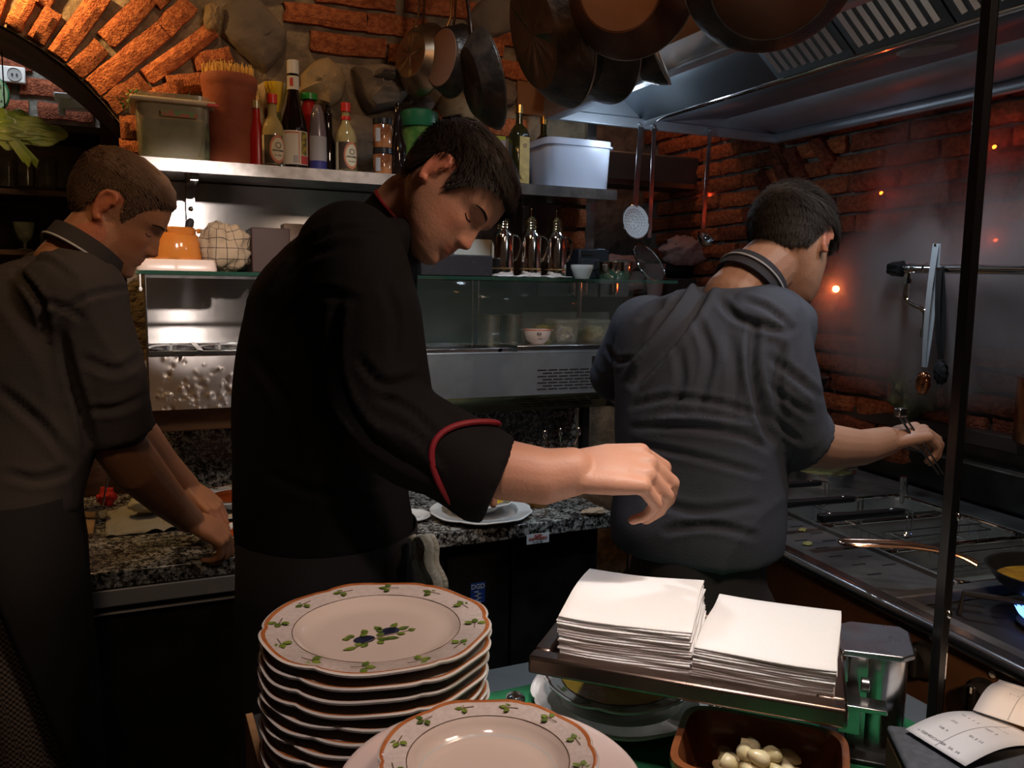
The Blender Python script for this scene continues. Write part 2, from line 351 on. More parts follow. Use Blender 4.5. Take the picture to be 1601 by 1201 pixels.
# right-hand wall: coursed bricks
for row in range(20):
    z = 0.98 + row * 0.068; y = 3.42 - (row % 2) * 0.12
    while y > 1.25:
        L = 0.205 + rnd.uniform(-.02, .03)
        if z < 2.25 and not (row > 16 and y > 2.2 and y < 2.6):
            brick(wall_right, (2.248, y - L / 2, z), L, 0.054, 0, -PI / 2, 0.028, BM if rnd.random() < .6 else BMD)
        y -= L + 0.018
# far wall of the next room (through the arch): coursed bricks in grey mortar
for row in range(13):
    z = 1.78 + row * 0.078; x = -1.35 - (row % 2) * 0.13
    while x < 0.2:
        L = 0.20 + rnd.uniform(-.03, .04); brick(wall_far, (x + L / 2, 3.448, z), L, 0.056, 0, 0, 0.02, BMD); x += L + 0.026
# stones
def stone(poly, m, d=0.05, seed=0):
    r = random.Random(seed); n = len(poly); P = [PY(p[0], p[1], WY) for p in poly]
    c = sum(P, Vector()) / n; vs = []; 
    Q = []
    for i in range(n):
        Q += [P[i], (P[i] + P[(i + 1) % n]) / 2 + (P[i] - c) * r.uniform(-.02, .05)]
    n2 = len(Q); rings = [(1.0, 0.004), (0.97, -0.5), (0.82, -0.85), (0.5, -1.0), (0.22, -1.02)]
    for s_, y in rings:
        for q in Q:
            v = c + (q - c) * s_; v = Vector((v.x, WY + y * d + (r.uniform(-.12, .12) * d if y < -.6 else 0), v.z)); vs.append(v)
    fs = [(k * n2 + i, k * n2 + (i + 1) % n2, (k + 1) * n2 + (i + 1) % n2, (k + 1) * n2 + i) for k in range(len(rings) - 1) for i in range(n2)]
    fs.append(tuple(range((len(rings) - 1) * n2, len(rings) * n2)))
    o = O('stone', MB().add(vs, fs), m, wall_back, smooth=50)
def ell(cx, cy, rx, ry, n=8, rot=0, seed=1):
    r = random.Random(seed); return [(cx + rx * math.cos(2 * PI * i / n + rot) * r.uniform(.85, 1.1), cy + ry * math.sin(2 * PI * i / n + rot) * r.uniform(.85, 1.1)) for i in range(n)]
stone([(352, 8), (398, -6), (448, 52), (441, 88), (415, 116), (388, 95), (345, 55)], M_stone, 0.05, 3)
stone(ell(503, 132, 36, 40, 9, seed=5), M_stonet, 0.07, 4)
stone([(548, 108), (590, 104), (625, 112), (636, 145), (620, 168), (575, 178), (556, 150)], M_stone, 0.09, 5)
stone(ell(592, 126, 24, 12, 7, seed=8), M_stone, 0.12, 6)
stone(ell(408, 180, 26, 52, 9, seed=6), M_stonet, 0.05, 7)
stone(ell(562, 220, 40, 42, 9, seed=7), M_stone, 0.05, 8)
stone(ell(612, 205, 24, 20, 7, seed=9), M_stone, 0.06, 9)
stone(ell(712, 170, 34, 28, 8, seed=10), M_stonet, 0.05, 10)
stone(ell(766, 30, 40, 34, 8, seed=11), M_stone, 0.05, 11)
stone(ell(648, 165, 30, 18, 8, seed=12), M_stone, 0.05, 12)
stone(ell(778, 150, 30, 22, 8, seed=13), M_stone, 0.05, 13)
stone(ell(330, 30, 14, 26, 8, seed=14), M_stonet, 0.04, 14)
stone(ell(430, -30, 36, 24, 8, seed=15), M_stone, 0.05, 15)

# ------------------------------------------------------------------ long granite counter along the back wall
M_cab = M_black
ct = T('prep_counter', 'long counter along the back wall with granite top and black doors', 'counter', (0, 0, 0))
O('worktop', MB().bb((-0.75, 1.86, 0.862), (1.16, WY, 0.90)), M_granite, ct, bevel=0.004)
O('backsplash', MB().bb((-0.011, WY - 0.022, 0.90), (1.40, WY, 1.20)), M_granite, ct)
O('carcass', MB().bb((-0.75, 1.92, 0.06), (1.14, 2.5, 0.862)), M_black, ct)
ax = [-0.75, -0.15, 0.235, 0.60, 0.69, 0.87, 1.13]
for i in range(len(ax) - 1):
    O('door', MB().bb((ax[i] + .004, 1.90, 0.10), (ax[i + 1] - .004, 1.92, 0.80 if i < 2 else 0.855)), M_black, ct, bevel=0.003)
rail = O('edge_trim', MB().bb((-0.75, 1.862, 0.822), (0.235, 1.93, 0.860)).bb((-0.75, 1.880, 0.798), (0.235, 1.92, 0.804)), mat('satin strip', (.50, .47, .45), .5, .6), ct, bevel=0.004, label='polished steel strip under the granite edge')
O('vent_frame', MB().bb((0.61, 1.893, 0.76), (0.675, 1.90, 0.764)).bb((0.61, 1.893, 0.73), (0.675, 1.90, 0.734)), M_steelp, ct)
M_paper = mat('white paper', (0.78, 0.76, 0.74), 0.8)
M_red = mat('red plastic', (0.62, 0.03, 0.02), 0.35); M_ink = mat('black ink', (0.02, 0.02, 0.02), 0.7); M_blue = mat('blue print', (0.02, 0.07, 0.36), 0.5)
M_redink = mat('red ink', (0.50, 0.06, 0.05), 0.7)
c = PY(841, 842, 1.858)
tg = T('paper_tag', 'white paper tag with red lettering under the granite edge', 'sign', c)
O('card', MB().box((0, 0, 0), (0.064, 0.001, 0.026)), M_paper, tg)
text('lettering', 'ALEX', 0.009, M_redink, tg, Matrix.Translation((0, -0.0012, 0.0085)) @ FRONT, bold=0.0002)
text('lettering', 'GASTROBIRO', 0.0085, M_redink, tg, Matrix.Translation((0, -0.0012, 0.0005)) @ FRONT, bold=0.0002)
text('lettering', '01 / 78 - 041', 0.0055, M_ink, tg, Matrix.Translation((0, -0.0012, -0.0085)) @ FRONT)
c = PY(747, 927, 1.899)
st = T('blue_sticker', 'blue sticker with white letters on the black cabinet door', 'sticker', c)
O('backing', MB().box((0, 0, 0), (0.040, 0.0012, 0.053)), M_blue, st)
text('lettering', 'DGD', 0.017, mat('pale print', (0.45, 0.55, 0.70), 0.6), st, Matrix.Translation((0, -0.0012, 0.0165)) @ FRONT, bold=0.0005)
bolt = MB()
for k in range(3): bolt.prism([(-.012, .004 - k * .011), (.003, .006 - k * .011), (-.001, .001 - k * .011), (.012, -.003 - k * .011), (-.003, -.006 - k * .011), (.002, -.001 - k * .011)], 0, 0.0006, Matrix.Translation((0, -0.0008, 0)) @ FRONT)
O('flash_mark', bolt, MATS['pale print'], st)

# ------------------------------------------------------------------ wall shelf unit with steel back panel
sh = T('upper_shelf', 'stainless wall shelf holding bottles and tubs above the prep rail', 'shelf', (0, 0, 0))
O('shelf_board', MB().bb((0.02, 2.28, 1.778), (1.385, WY - 0.005, 1.800)), M_steelp, sh, bevel=0.002)
O('front_lip', MB().bb((0.02, 2.272, 1.772), (1.385, 2.281, 1.803)), mat('duller shelf steel', (.36, .34, .33), .42, .9, col2=(.26, .25, .24), scale=30), sh)
for x in (0.155, 0.72, 1.18):
    b = O('bracket', MB().bb((x - .012, WY - 0.05, 1.525), (x + .012, WY - 0.013, 1.778)).bb((x - .01, 2.33, 1.758), (x + .01, WY - 0.05, 1.777)), M_steelp, sh, bevel=0.001)
    O('screw', MB().ball((x, WY - 0.052, 1.70), (0.007, 0.004, 0.007), 10, 6), M_chrome, b)
O('back_panel', MB().bb((0.02, WY - 0.012, 1.535), (0.84, WY - 0.004, 1.775)), M_steel, sh)
O('back_panel', MB().bb((0.842, WY - 0.012, 1.535), (1.33, WY - 0.004, 1.775)), mat('smoked steel', (0.20, 0.15, 0.13), 0.3, 1.0, col2=(0.14, 0.10, 0.09), scale=6), sh, label='duller brown-tinted back panel')

# ------------------------------------------------------------------ refrigerated prep rail with glass shelf on top
pr = T('topping_cooler', 'stainless refrigerated topping rail with glass top shelf above the counter', 'cooler', (0, 0, 0))
def dented(x0, x1, z0, z1, y, nu, nv, dents, name='front_panel', m=M_dented):
    r = random.Random(5); D = []
    for i in range(dents): s0 = r.uniform(.0025, .008); D.append((r.uniform(x0 + .015, x1 - .015), z0 + (z1 - z0) * r.random() ** 1.3, s0, r.uniform(.12, .36) * s0 * r.choice((-1, 1))))
    b = MB()
    def f(u, v):
        X = x0 + (x1 - x0) * u; Z = z0 + (z1 - z0) * v; yy = y
        for dx, dz, s_, a in D:
            q = ((X - dx) ** 2 + (Z - dz) ** 2) / (s_ * s_)
            if q < 9: yy += a * math.exp(-q)
        return (X, yy + 0.0015 * noise.noise((X * 14, 0, Z * 14)), Z)
    b.grid(f, nu, nv); return O(name, b, m, pr, smooth=80)
dented(0.03, 0.262, 1.184, 1.316, 2.20, 170, 100, 80)
dented(0.262, 0.56, 1.184, 1.316, 2.20, 40, 20, 5)
O('back_panel', MB().bb((0.03, 2.495, 1.33), (0.60, 2.5, 1.516)), M_steel, pr, label='tall brushed back panel with a bright scratch sheen')
O('housing', MB().bb((0.03, 2.21, 1.19), (0.262, 2.5, 1.20)).bb((0.028, 2.2, 1.19), (0.031, 2.5, 1.516)).bb((0.03, 2.2, 1.318), (0.60, 2.206, 1.33)).bb((0.03, 2.47, 1.318), (0.6, 2.5, 1.33)).bb((0.142, 2.2, 1.322), (0.156, 2.5, 1.332)), M_steelp, pr, bevel=0.001)
for k, x0 in enumerate((0.034, 0.158, 0.282, 0.406)):
    gp = MB().lathe([(0.001, -.10), (0.05, -.10), (0.056, 0.0), (0.060, 0.004)], 24, (0, 0, 0), Matrix.Diagonal((1, 2.1, 1, 1)))
    o = O('food_pan', gp, M_steelp, pr, solid=0.001); o.location = (x0 + .058, 2.345, 1.325)
    f_ = MB().lathe([(0.0, .004), (0.03, .003), (0.052, 0)], 20, (0, 0, 0), Matrix.Diagonal((1, 2.05, 1, 1))); O('filling', f_, mat('brown sauce', (0.16, 0.055, 0.02), 0.3, col2=(0.3, 0.12, 0.04), scale=30), o).location = (0, 0, -.04)
# right-hand half: smooth front, vent slots, angled lower lip
M_fr = mat('bluish cooler steel', (0.50, 0.54, 0.56), 0.46, 1.0, col2=(0.32, 0.35, 0.37), scale=5, rvar=0.15, bump=0.06, bscale=9)
fb = MB()
z0, z1 = 1.180, 1.308
slots = []
for rr in range(7):
    z = 1.256 - rr * 0.0095
    for q in range(6):
        x = 1.085 + q * 0.036 + (0.018 if rr % 2 else 0); slots.append((x, x + 0.030, z - .0016, z + .0016))
fb.bb((0.55, 2.20, z0), (1.42, 2.206, z1)).bb((0.55, 2.2, 1.302), (1.42, 2.5, 1.31))
O('front_panel', fb, M_fr, pr, bevel=0.001)
vb = MB()
for s_ in slots: vb.tube([(s_[0], 2.2, s_[2]), (s_[1], 2.2, s_[2])], 0.0022, 6)
tag(O('vent_slots', vb, M_blackm, pr), kind='stuff')
lp = MB().add([(0.55, 2.206, 1.180), (1.42, 2.206, 1.180), (1.42, 2.33, 1.115), (0.55, 2.33, 1.115)], [(0, 1, 2, 3)]); O('lower_lip', lp, mat('green-reflecting steel', (0.22, 0.24, 0.15), 0.38, 1.0, col2=(0.12, 0.14, 0.09), scale=5), pr, solid=0.002)  # green colour of the lip stands in for a reflection
vb = MB()
for rr in range(4):
    for q in range(6):
        x = 1.06 + q * 0.043 + (0.02 if rr % 2 else 0); t = 0.2 + rr * .17; vb.tube([(x, 2.205 + .124 * t, 1.179 - .065 * t), (x + .034, 2.205 + .124 * t, 1.179 - .065 * t)], 0.0016, 5)
tag(O('lower_vent_slots', vb, M_blackm, pr), kind='stuff')
O('side_frame', MB().bb((1.395, 2.2, 1.12), (1.42, 2.5, 1.31)), M_fr, pr)
O('switch', MB().bb((1.27, 2.196, 1.262), (1.287, 2.2, 1.293)).bb((1.274, 2.193, 1.278), (1.283, 2.197, 1.286)), M_black, pr)
O('rear_panel', MB().bb((0.60, 2.50, 1.31), (1.56, 2.505, 1.515)), mat('dusky rear steel', (0.16, 0.18, 0.17), 0.35, 1.0, col2=(0.10, 0.11, 0.10), scale=4), pr)
O('steel_tray', MB().bb((0.57, 2.21, 1.309), (0.585, 2.47, 1.322)).bb((0.57, 2.21, 1.309), (1.0, 2.225, 1.322)).bb((0.57, 2.45, 1.309), (0.97, 2.465, 1.322)).bb((0.96, 2.21, 1.309), (0.975, 2.465, 1.322)).bb((0.58, 2.22, 1.309), (0.97, 2.46, 1.312)), M_steelp, pr, bevel=0.002)
O('steel_lid', MB().bb((1.02, 2.205, 1.311), (1.42, 2.47, 1.328)), M_steelp, pr, bevel=0.002)
O('upper_rail', MB().bb((1.18, 2.40, 1.470), (1.40, 2.41, 1.514)).bb((1.41, 2.40, 1.470), (1.52, 2.41, 1.514)), M_steelp, pr, bevel=0.001)
for x in (1.30, 1.345, 1.46): O('glass_clamp', MB().tube([(x, 2.385, 1.515), (x, 2.385, 1.485)], 0.007, 10).ball((x, 2.385, 1.482), 0.008, 10, 6), M_chrome, pr)
O('support_post', MB().cyl((1.325, 2.39, 1.31), (1.325, 2.39, 1.518), 0.009), M_chrome, pr)
for i, x in enumerate((0.955, 0.975)): O('support_post', MB().cyl((x, 2.40, 1.31), (x, 2.40, 1.518), 0.003, n=8), M_chrome, pr)
O('sneeze_glass', MB().add([(0.62, 2.30, 1.325), (1.45, 2.30, 1.325), (1.45, 2.255, 1.515), (0.62, 2.255, 1.515)], [(0, 1, 2, 3)]), mat('faint glass', (0.25, 0.34, 0.30), 0.04, alpha=0.10, coat=0.5), pr, solid=0.003)
O('glass_shelf', MB().bb((0.01, 2.20, 1.516), (1.575, 2.5, 1.526)), M_glassg, pr, bevel=0.001, label='green-edged glass shelf along the top')
O('shelf_support', MB().bb((0.03, 2.205, 1.508), (0.60, 2.215, 1.516)), M_steelp, pr)
O('hook', MB().tube([(0.018, 2.19, 1.516), (0.018, 2.185, 1.500), (0.018, 2.185, 1.485)], 0.002, 6).ball((0.018, 2.185, 1.481), (.004, .003, .006), 8, 6), M_white, pr, label='small white hanging peg')
O('timber_rail', MB().bb((0.02, 2.27, 1.118), (0.57, 2.33, 1.184)), M_woodl, pr, bevel=0.003, label='brown timber rail beneath the steel front')
for x in (0.04, 0.52, 1.38): O('leg', MB().bb((x - .012, 2.42, 0.90), (x + .012, 2.45, 1.19)), M_black, pr)
# ------------------------------------------------------------------ extractor hood
M_skin = mat('warm-reflecting hood skin', (0.30, 0.15, 0.08), 0.5, 0.6, col2=(0.38, 0.19, 0.10), scale=4)  # brown tone stands in for warm surroundings mirrored in stainless steel
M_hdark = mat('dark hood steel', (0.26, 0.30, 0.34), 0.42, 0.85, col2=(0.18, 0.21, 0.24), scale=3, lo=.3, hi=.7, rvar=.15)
hd = T('extractor_hood', 'large stainless extractor hood with slotted filters over the cooking range', 'hood', (0, 0, 0))
Y0, Y1 = 0.3, 2.42
def band(pts, y0=Y0, y1=Y1, b=None, n=1):
    b = b or MB()
    for i in range(len(pts) - 1):
        (xa, za), (xb, zb) = pts[i], pts[i + 1]
        b.grid(lambda u, v: (xa + (xb - xa) * u, y0 + (y1 - y0) * v, za + (zb - za) * u), 2, 6)
    return b
O('left_rim', band([(1.245, 2.075), (1.245, 2.028), (1.20, 2.028), (1.20, 2.085)]), M_steelh, hd, solid=0.003)
O('outer_skin', band([(1.20, 2.085), (1.27, 2.45), (2.2, 2.45)]), M_skin, hd, solid=0.003)
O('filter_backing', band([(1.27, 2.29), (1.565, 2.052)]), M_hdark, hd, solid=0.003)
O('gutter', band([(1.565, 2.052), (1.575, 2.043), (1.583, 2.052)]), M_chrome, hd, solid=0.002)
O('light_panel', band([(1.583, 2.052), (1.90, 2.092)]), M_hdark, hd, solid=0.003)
O('right_panel', band([(1.90, 2.092), (1.905, 2.098), (1.915, 2.095), (2.13, 2.058)]), M_steelh, hd, solid=0.003)
O('right_rim', band([(2.118, 2.058), (2.118, 2.028), (2.14, 2.028), (2.14, 2.09)]), M_steelh, hd, solid=0.002)
O('end_rim', MB().bb((1.20, 2.405, 2.026), (2.14, 2.42, 2.058)), M_steelh, hd, bevel=0.002)
O('end_panel', MB().add([(1.2, 2.415, 2.03), (1.2, 2.415, 2.09), (1.27, 2.415, 2.44), (2.14, 2.415, 2.44), (2.14, 2.415, 2.03)], [(0, 1, 2, 3, 4)]), M_steelh, hd)
def slope(t): return (1.27 + (1.565 - 1.27) * t, 2.29 + (2.052 - 2.29) * t)
sn = Vector((-(2.052 - 2.29), 0, 0.295)).normalized() * -1
SL = None
for k in range(5):
    y1 = 1.765 - k * 0.262; y0 = y1 - 0.256
    fr = MB(); xa, za = slope(0.02); xb, zb = slope(0.985)
    nx, nz = sn.x * 0.010, sn.z * 0.010
    fr.add([(xa, y0, za), (xa, y1, za), (xb, y1, zb), (xb, y0, zb), (xa + nx, y0, za + nz), (xa + nx, y1, za + nz), (xb + nx, y1, zb + nz), (xb + nx, y0, zb + nz)], [(0, 1, 2, 3), (4, 5, 6, 7), (0, 1, 5, 4), (1, 2, 6, 5), (2, 3, 7, 6), (3, 0, 4, 7)])
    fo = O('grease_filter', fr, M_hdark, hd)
    for j in range(8):
        y = y0 + 0.022 + j * 0.0285
        if SL is None:
            s_ = MB(); (xc, zc), (xd, zd) = slope(0.42), slope(0.93)
            a = Vector((xc, 0, zc)) + sn * 0.012; b2 = Vector((xd, 0, zd)) + sn * 0.012
            s_.add([a, b2, b2 + Vector((0, .010, 0)) + sn * .006, a + Vector((0, .010, 0)) + sn * .006, a - sn * .002, b2 - sn * .002, b2 + Vector((0, .013, 0)) - sn * .002, a + Vector((0, .013, 0)) - sn * .002],
                   [(0, 1, 2, 3), (4, 5, 6, 7), (0, 1, 5, 4), (1, 2, 6, 5), (2, 3, 7, 6), (3, 0, 4, 7)])
            SL = s_.mesh('louvre', mat('bright louvre', (0.72, 0.72, 0.76), 0.35, 1.0))
        o = link('louvre', SL, fo); o.location = (0, y, 0)
lens = MB().lathe([(0, 0.0), (0.062, 0.0), (0.068, 0.006)], 32); lo = O('lamp_lens', lens, mat('ribbed lens', (0.30, 0.33, 0.32), 0.35, col2=(0.42, 0.45, 0.44), scale=220, bump=0.6, bscale=400), hd)
lo.location = (1.71, 1.44, 2.060); lo.rotation_euler = (0, -0.125, 0)
for px, py in ((985, 145), (1120, 78), (1170, 100)):
    p = PX(px, py, 1.20); O('bolt', MB().ball((1.197, p.y, 2.075), (0.006, 0.012, 0.010), 12, 8), M_chrome, hd)

# ------------------------------------------------------------------ hanging utensils under the far hood rim
def strip_handle(mb, p0, p1, w=0.016, t=0.003):
    d = (Vector(p1) - Vector(p0)); z = d.normalized(); x = Vector((1, 0, 0)); x = (x - z * x.dot(z)).normalized(); y = z.cross(x)
    M = Matrix(((x.x, y.x, z.x, p0[0]), (x.y, y.y, z.y, p0[1]), (x.z, y.z, z.z, p0[2]), (0, 0, 0, 1)))
    mb.bb((-w / 2, -t / 2, 0), (w / 2, t / 2, d.length), M)
HY = 2.395
def utensil(name, label, px_top, px_bot, y_top, y_bot, fn, w=0.016):
    a = PY(px_top, y_top, HY); b = PY(px_bot, y_bot, HY)
    t = T(name, label, name.split('_')[-1] if 'ladle' in name else 'utensil', a); rel = b - a
    h = MB(); strip_handle(h, (0, -0.004, 0), (rel.x, -0.004, rel.z), w); h.tube([(0, -0.004, 0), (0, -0.004, .008), (0, 0.006, .013), (0, .014, .008), (0, .014, -.006)], 0.0025, 6)
    O('handle', h, M_steelp, t, bevel=0.0006); fn(t, rel); return t
def skimmer_head(t, rel):
    M = Matrix.Translation((rel.x - .0, -0.012, rel.z - 0.052)) @ Matrix.Rotation(R(82), 4, 'X') @ Matrix.Rotation(R(8), 4, 'Y')
    b = MB().lathe([(0.0, -0.016), (0.025, -0.014), (0.042, -0.008), (0.054, 0.0), (0.058, 0.0)], 40, (0, 0, 0), M)
    h = O('bowl', b, mat('bright steel', (.96, .97, .99), .45, .1), t, solid=0.0012, label='round perforated dish catching the lamp light')
    for ring, n in ((0.010, 6), (0.022, 12), (0.034, 18), (0.043, 24)): pass
    hb = MB()
    for ring, n in ((0.010, 6), (0.022, 12), (0.034, 20), (0.043, 26)):
        for k in range(n):
            a = 2 * PI * k / n; z = -0.0165 + 0.009 * (ring / .043) ** 2
            hb.ball((ring * math.cos(a), ring * math.sin(a), z + 0.0015), (0.0016, 0.0016, 0.0008), 6, 4, None)
    hb.v = [tuple(M @ Vector(v)) for v in hb.v]
    tag(O('holes', hb, M_blackm, t), kind='stuff')
    # a small rim
    O('rim', MB().tube([M @ Vector((0.057 * math.cos(a), 0.057 * math.sin(a), 0.0)) for a in np.linspace(0, 2 * PI, 40, endpoint=False)], 0.0022, 8, closed=True), M_chrome, t)
utensil('skimmer', 'perforated round skimmer hanging from the hood, brightly lit disc', 1001, 992, 199, 322, skimmer_head, 0.020)
def sieve_head(t, rel):
    M = Matrix.Translation((rel.x - .012, -0.03, rel.z - 0.085)) @ Matrix.Rotation(R(60), 4, 'X') @ Matrix.Rotation(R(24), 4, 'Y')
    O('rim', MB().tube([M @ Vector((0.085 * math.cos(a), 0.068 * math.sin(a), 0.0)) for a in np.linspace(0, 2 * PI, 44, endpoint=False)], 0.0035, 8, closed=True), M_chrome, t)
    wb_ = MB(); K = 26
    for ax in range(2):
        for i in range(-K, K + 1):
            s_ = i / (K + 1); c = math.sqrt(1 - s_ * s_); pts = []
            for j in range(9):
                u = -c + 2 * c * j / 8; x, y = (u, s_) if ax == 0 else (s_, u); z = -0.030 * (1 - x * x - y * y)
                pts.append(M @ Vector((x * .085, y * .068, z)))
            wb_.tube(pts, 0.0005, 3, cap=False)
    tag(O('mesh', wb_, mat('wire mesh', (0.50, 0.52, 0.52), 0.4, 1.0), t), kind='stuff')
utensil('sieve', 'oval wire-mesh sieve hanging from the hood beside the skimmer', 1022, 1014, 201, 372, sieve_head)
def ladle_head(t, rel):
    c = (rel.x + 0.004, -0.022, rel.z - 0.030)
    M = Matrix.Translation(c) @ Matrix.Rotation(R(38), 4, 'X') @ Matrix.Rotation(R(14), 4, 'Y')
    b = MB().lathe([(0.0, -0.030), (0.016, -0.027), (0.028, -0.018), (0.035, -0.004), (0.037, 0.0)], 28, (0, 0, 0), M)
    O('bowl', b, M_chrome, t, solid=0.0012)
utensil('ladle', 'small ladle on a long flat handle, hanging rightmost under the hood', 1109, 1098, 206, 358, ladle_head)
# ------------------------------------------------------------------ bottles, jars, tubs
def bot(px, z, Y, pxw=None, py=250): p = PY(px, py, Y); return Vector((p.x, Y, z))
M_soyglass = mat('amber oil glass', (0.34, 0.25, 0.10), 0.06, col2=(0.40, 0.30, 0.12), scale=4, coat=.6)
M_dkglass = mat('near black glass', (0.010, 0.005, 0.004), 0.06, coat=0.8)
M_label = mat('cream label', (0.62, 0.50, 0.32), 0.6); M_brownl = mat('dark brown label', (0.05, 0.032, 0.018), 0.55)
M_yel = mat('yellow plastic', (0.80, 0.50, 0.03), 0.35); M_grn = mat('green plastic', (0.02, 0.24, 0.03), 0.35); M_gold = mat('gold cap', (0.75, 0.50, 0.18), 0.3, 1.0)
M_redm = mat('red sauce', (0.36, 0.012, 0.012), 0.3); M_wlabel = mat('white label', (0.66, 0.58, 0.48), 0.6)
def band_label(r, z0, z1, a0, a1, n=16, off=0.0006):
    b = MB(); b.grid(lambda u, v: ((r + off) * math.cos(a0 + (a1 - a0) * u), (r + off) * math.sin(a0 + (a1 - a0) * u), z0 + (z1 - z0) * v), n, 1); return b
def bottle(name, label, cat, loc, prof, m, capm, cap, group=None, n=28):
    t = T(name, label, cat, loc, 0, group); O('body', MB().lathe(prof, n), m, t, smooth=60)
    if cap: O('cap', MB().lathe([(0, cap[1]), (cap[0], cap[1]), (cap[0], cap[2]), (0, cap[2])], 20), capm, t, bevel=0.001)
    return t
def round_text(t, s, size, m, r, z, ang=-PI / 2, bold=0.0):
    # text wrapped round the bottle, centred on the camera side
    M = Matrix.Rotation(ang + PI / 2, 4, 'Z') @ Matrix(((1, 0, 0, 0), (0, 0, -1, 0), (0, 1, 0, z), (0, 0, 0, 1)))
    return text('lettering', s, size, m, t, M, 0.0002, wrap=r + 0.0009, bold=bold)
def soy(loc, label, flip):
    t = bottle('soy_sauce_bottle', label, 'bottle', loc, [(0, 0), (.028, 0), (.030, .004), (.030, .100), (.026, .118), (.012, .142), (.0105, .175), (0, .175)], M_soyglass, MATS['red plastic'], (.0135, .172, .197), 'soy sauce bottles on the wall shelf')
    O('dark_filling', MB().lathe([(0, .0005), (.0303, .001), (.0303, .012)], 28), M_dkglass, t)
    a = -PI / 2 - 0.33
    O('label', band_label(.030, .014, .088, a - 1.3, a + 1.2), M_brownl, t); O('label_edge', band_label(.030, .014, .088, a - 1.0, a - .62, off=.0009), M_label, t)
    ov = MB(); ac = a + .65; 
    pts = [(ac + .75 * math.cos(q) * 1.0, .052 + .037 * math.sin(q)) for q in np.linspace(0, 2 * PI, 28, endpoint=False)]
    for rr, mm, off in ((1.0, mat('rust label print', (.50, .16, .08), .6), .0012), (.80, MATS['cream label'], .0015)):
        ov = MB(); vs = [((.030 + off) * math.cos(ac), (.030 + off) * math.sin(ac), .052)] ; K = 6
        for k in range(1, K + 1):
            for (pa, pz) in pts: aa = ac + (pa - ac) * rr * k / K; vs.append(((.030 + off) * math.cos(aa), (.030 + off) * math.sin(aa), .052 + (pz - .052) * rr * k / K))
        fs = [(0, 1 + j, 1 + (j + 1) % 28) for j in range(28)] + [(1 + k * 28 + j, 1 + k * 28 + (j + 1) % 28, 1 + (k + 1) * 28 + (j + 1) % 28, 1 + (k + 1) * 28 + j) for k in range(K - 1) for j in range(28)]
        O('oval_label', ov.add(vs, fs), mm, t)
    hx = MB(); 
    for q in range(6):
        a0 = PI / 6 + q * PI / 3; a1 = a0 + PI / 3; f2 = lambda x, z: ((.0320) * math.cos(ac + x / .03), .0320 * math.sin(ac + x / .03), .062 + z)
        hx.tube([f2(.0075 * math.cos(a0), .0075 * math.sin(a0)), f2(.0075 * math.cos(a1), .0075 * math.sin(a1))], .0008, 5)
    O('hexagon_mark', hx, M_ink, t)
    round_text(t, 'KIKKOMAN', .0062, M_ink, .0308, .048, ac, .0002); round_text(t, 'Soy Sauce', .0052, M_ink, .0308, .036, ac)
    return t
SZ = 1.801
soy(bot(427, SZ, 2.35), 'soy sauce bottle with red cap and oval label at the left of the bottles', 0)
s2 = soy(bot(541, SZ, 2.36), 'soy sauce bottle with red cap standing alone nearer the middle of the shelf', 1)
O('neck_band', MB().lathe([(.0128, .150), (.0135, .156), (.0128, .160)], 20), MATS['red plastic'], s2)
t = bottle('sauce_bottle', 'tall dark sauce bottle with white cap and large white label', 'bottle', bot(460, SZ, 2.39), [(0, 0), (.036, 0), (.038, .005), (.0385, .115), (.035, .135), (.020, .185), (.0155, .215), (.014, .27), (0, .27)], M_dkglass, mat('white cap', (.72, .66, .58), .4), (.0165, .264, .300))
a = -PI / 2 - .25
O('label', band_label(.0387, .020, .110, a - 1.15, a + 1.25), M_wlabel, t); O('label_border', band_label(.0387, .024, .106, a + .40, a + .46, off=.001), mat('orange print', (.60, .16, .04), .6), t)
O('label_border', band_label(.0387, .103, .106, a - .7, a + .46, off=.001), MATS['orange print'], t)
O('pepper_picture', band_label(.0387, .046, .108, a + .58, a + 1.1, off=.001), mat('mustard print', (.42, .30, .05), .6, col2=(.12, .10, .03), scale=90), t, label='yellow and green picture on the label')
O('red_corner', band_label(.0387, .022, .044, a + .56, a + 1.2, off=.001), MATS['red ink'], t); O('barcode', band_label(.0387, .024, .044, a + .02, a + .36, off=.001), mat('pale grey print', (.40, .36, .34), .6), t)
O('neck_label', band_label(.0158, .222, .258, a - 1.4, a + 1.5), MATS['white label'], t); O('neck_print', band_label(.0158, .230, .252, a - .5, a + .1, off=.001), MATS['red ink'], t)
t = T('yellow_funnel', 'yellow plastic funnel standing on a green bottle behind the soy sauce', 'funnel', bot(434, SZ, 2.45)); O('stand_bottle', MB().lathe([(0, 0), (.026, 0), (.026, .13), (.012, .16), (.012, .17), (0, .17)], 20), mat('olive plastic', (.16, .17, .05), .4), t)
O('cone', MB().lathe([(.009, .150), (.012, .172), (.022, .205), (.031, .235), (.033, .248), (.029, .248), (.020, .205), (.008, .172)], 28), M_yel, t)
t = bottle('ketchup_bottle', 'red squeeze bottle with a flat green cap', 'bottle', bot(484, SZ, 2.46), [(0, 0), (.026, 0), (.027, .02), (.027, .16), (.018, .205), (.014, .215), (0, .215)], M_redm, M_grn, (.024, .214, .232))
t = bottle('plastic_bottle', 'greyish translucent bottle with blue-and-white label beside the dark sauce bottle', 'bottle', bot(497, SZ, 2.37), [(0, 0), (.022, 0), (.0235, .01), (.0235, .11), (.018, .16), (.010, .185), (0, .188)], mat('smoky plastic', (.16, .12, .13), .3, coat=.3), None, None)
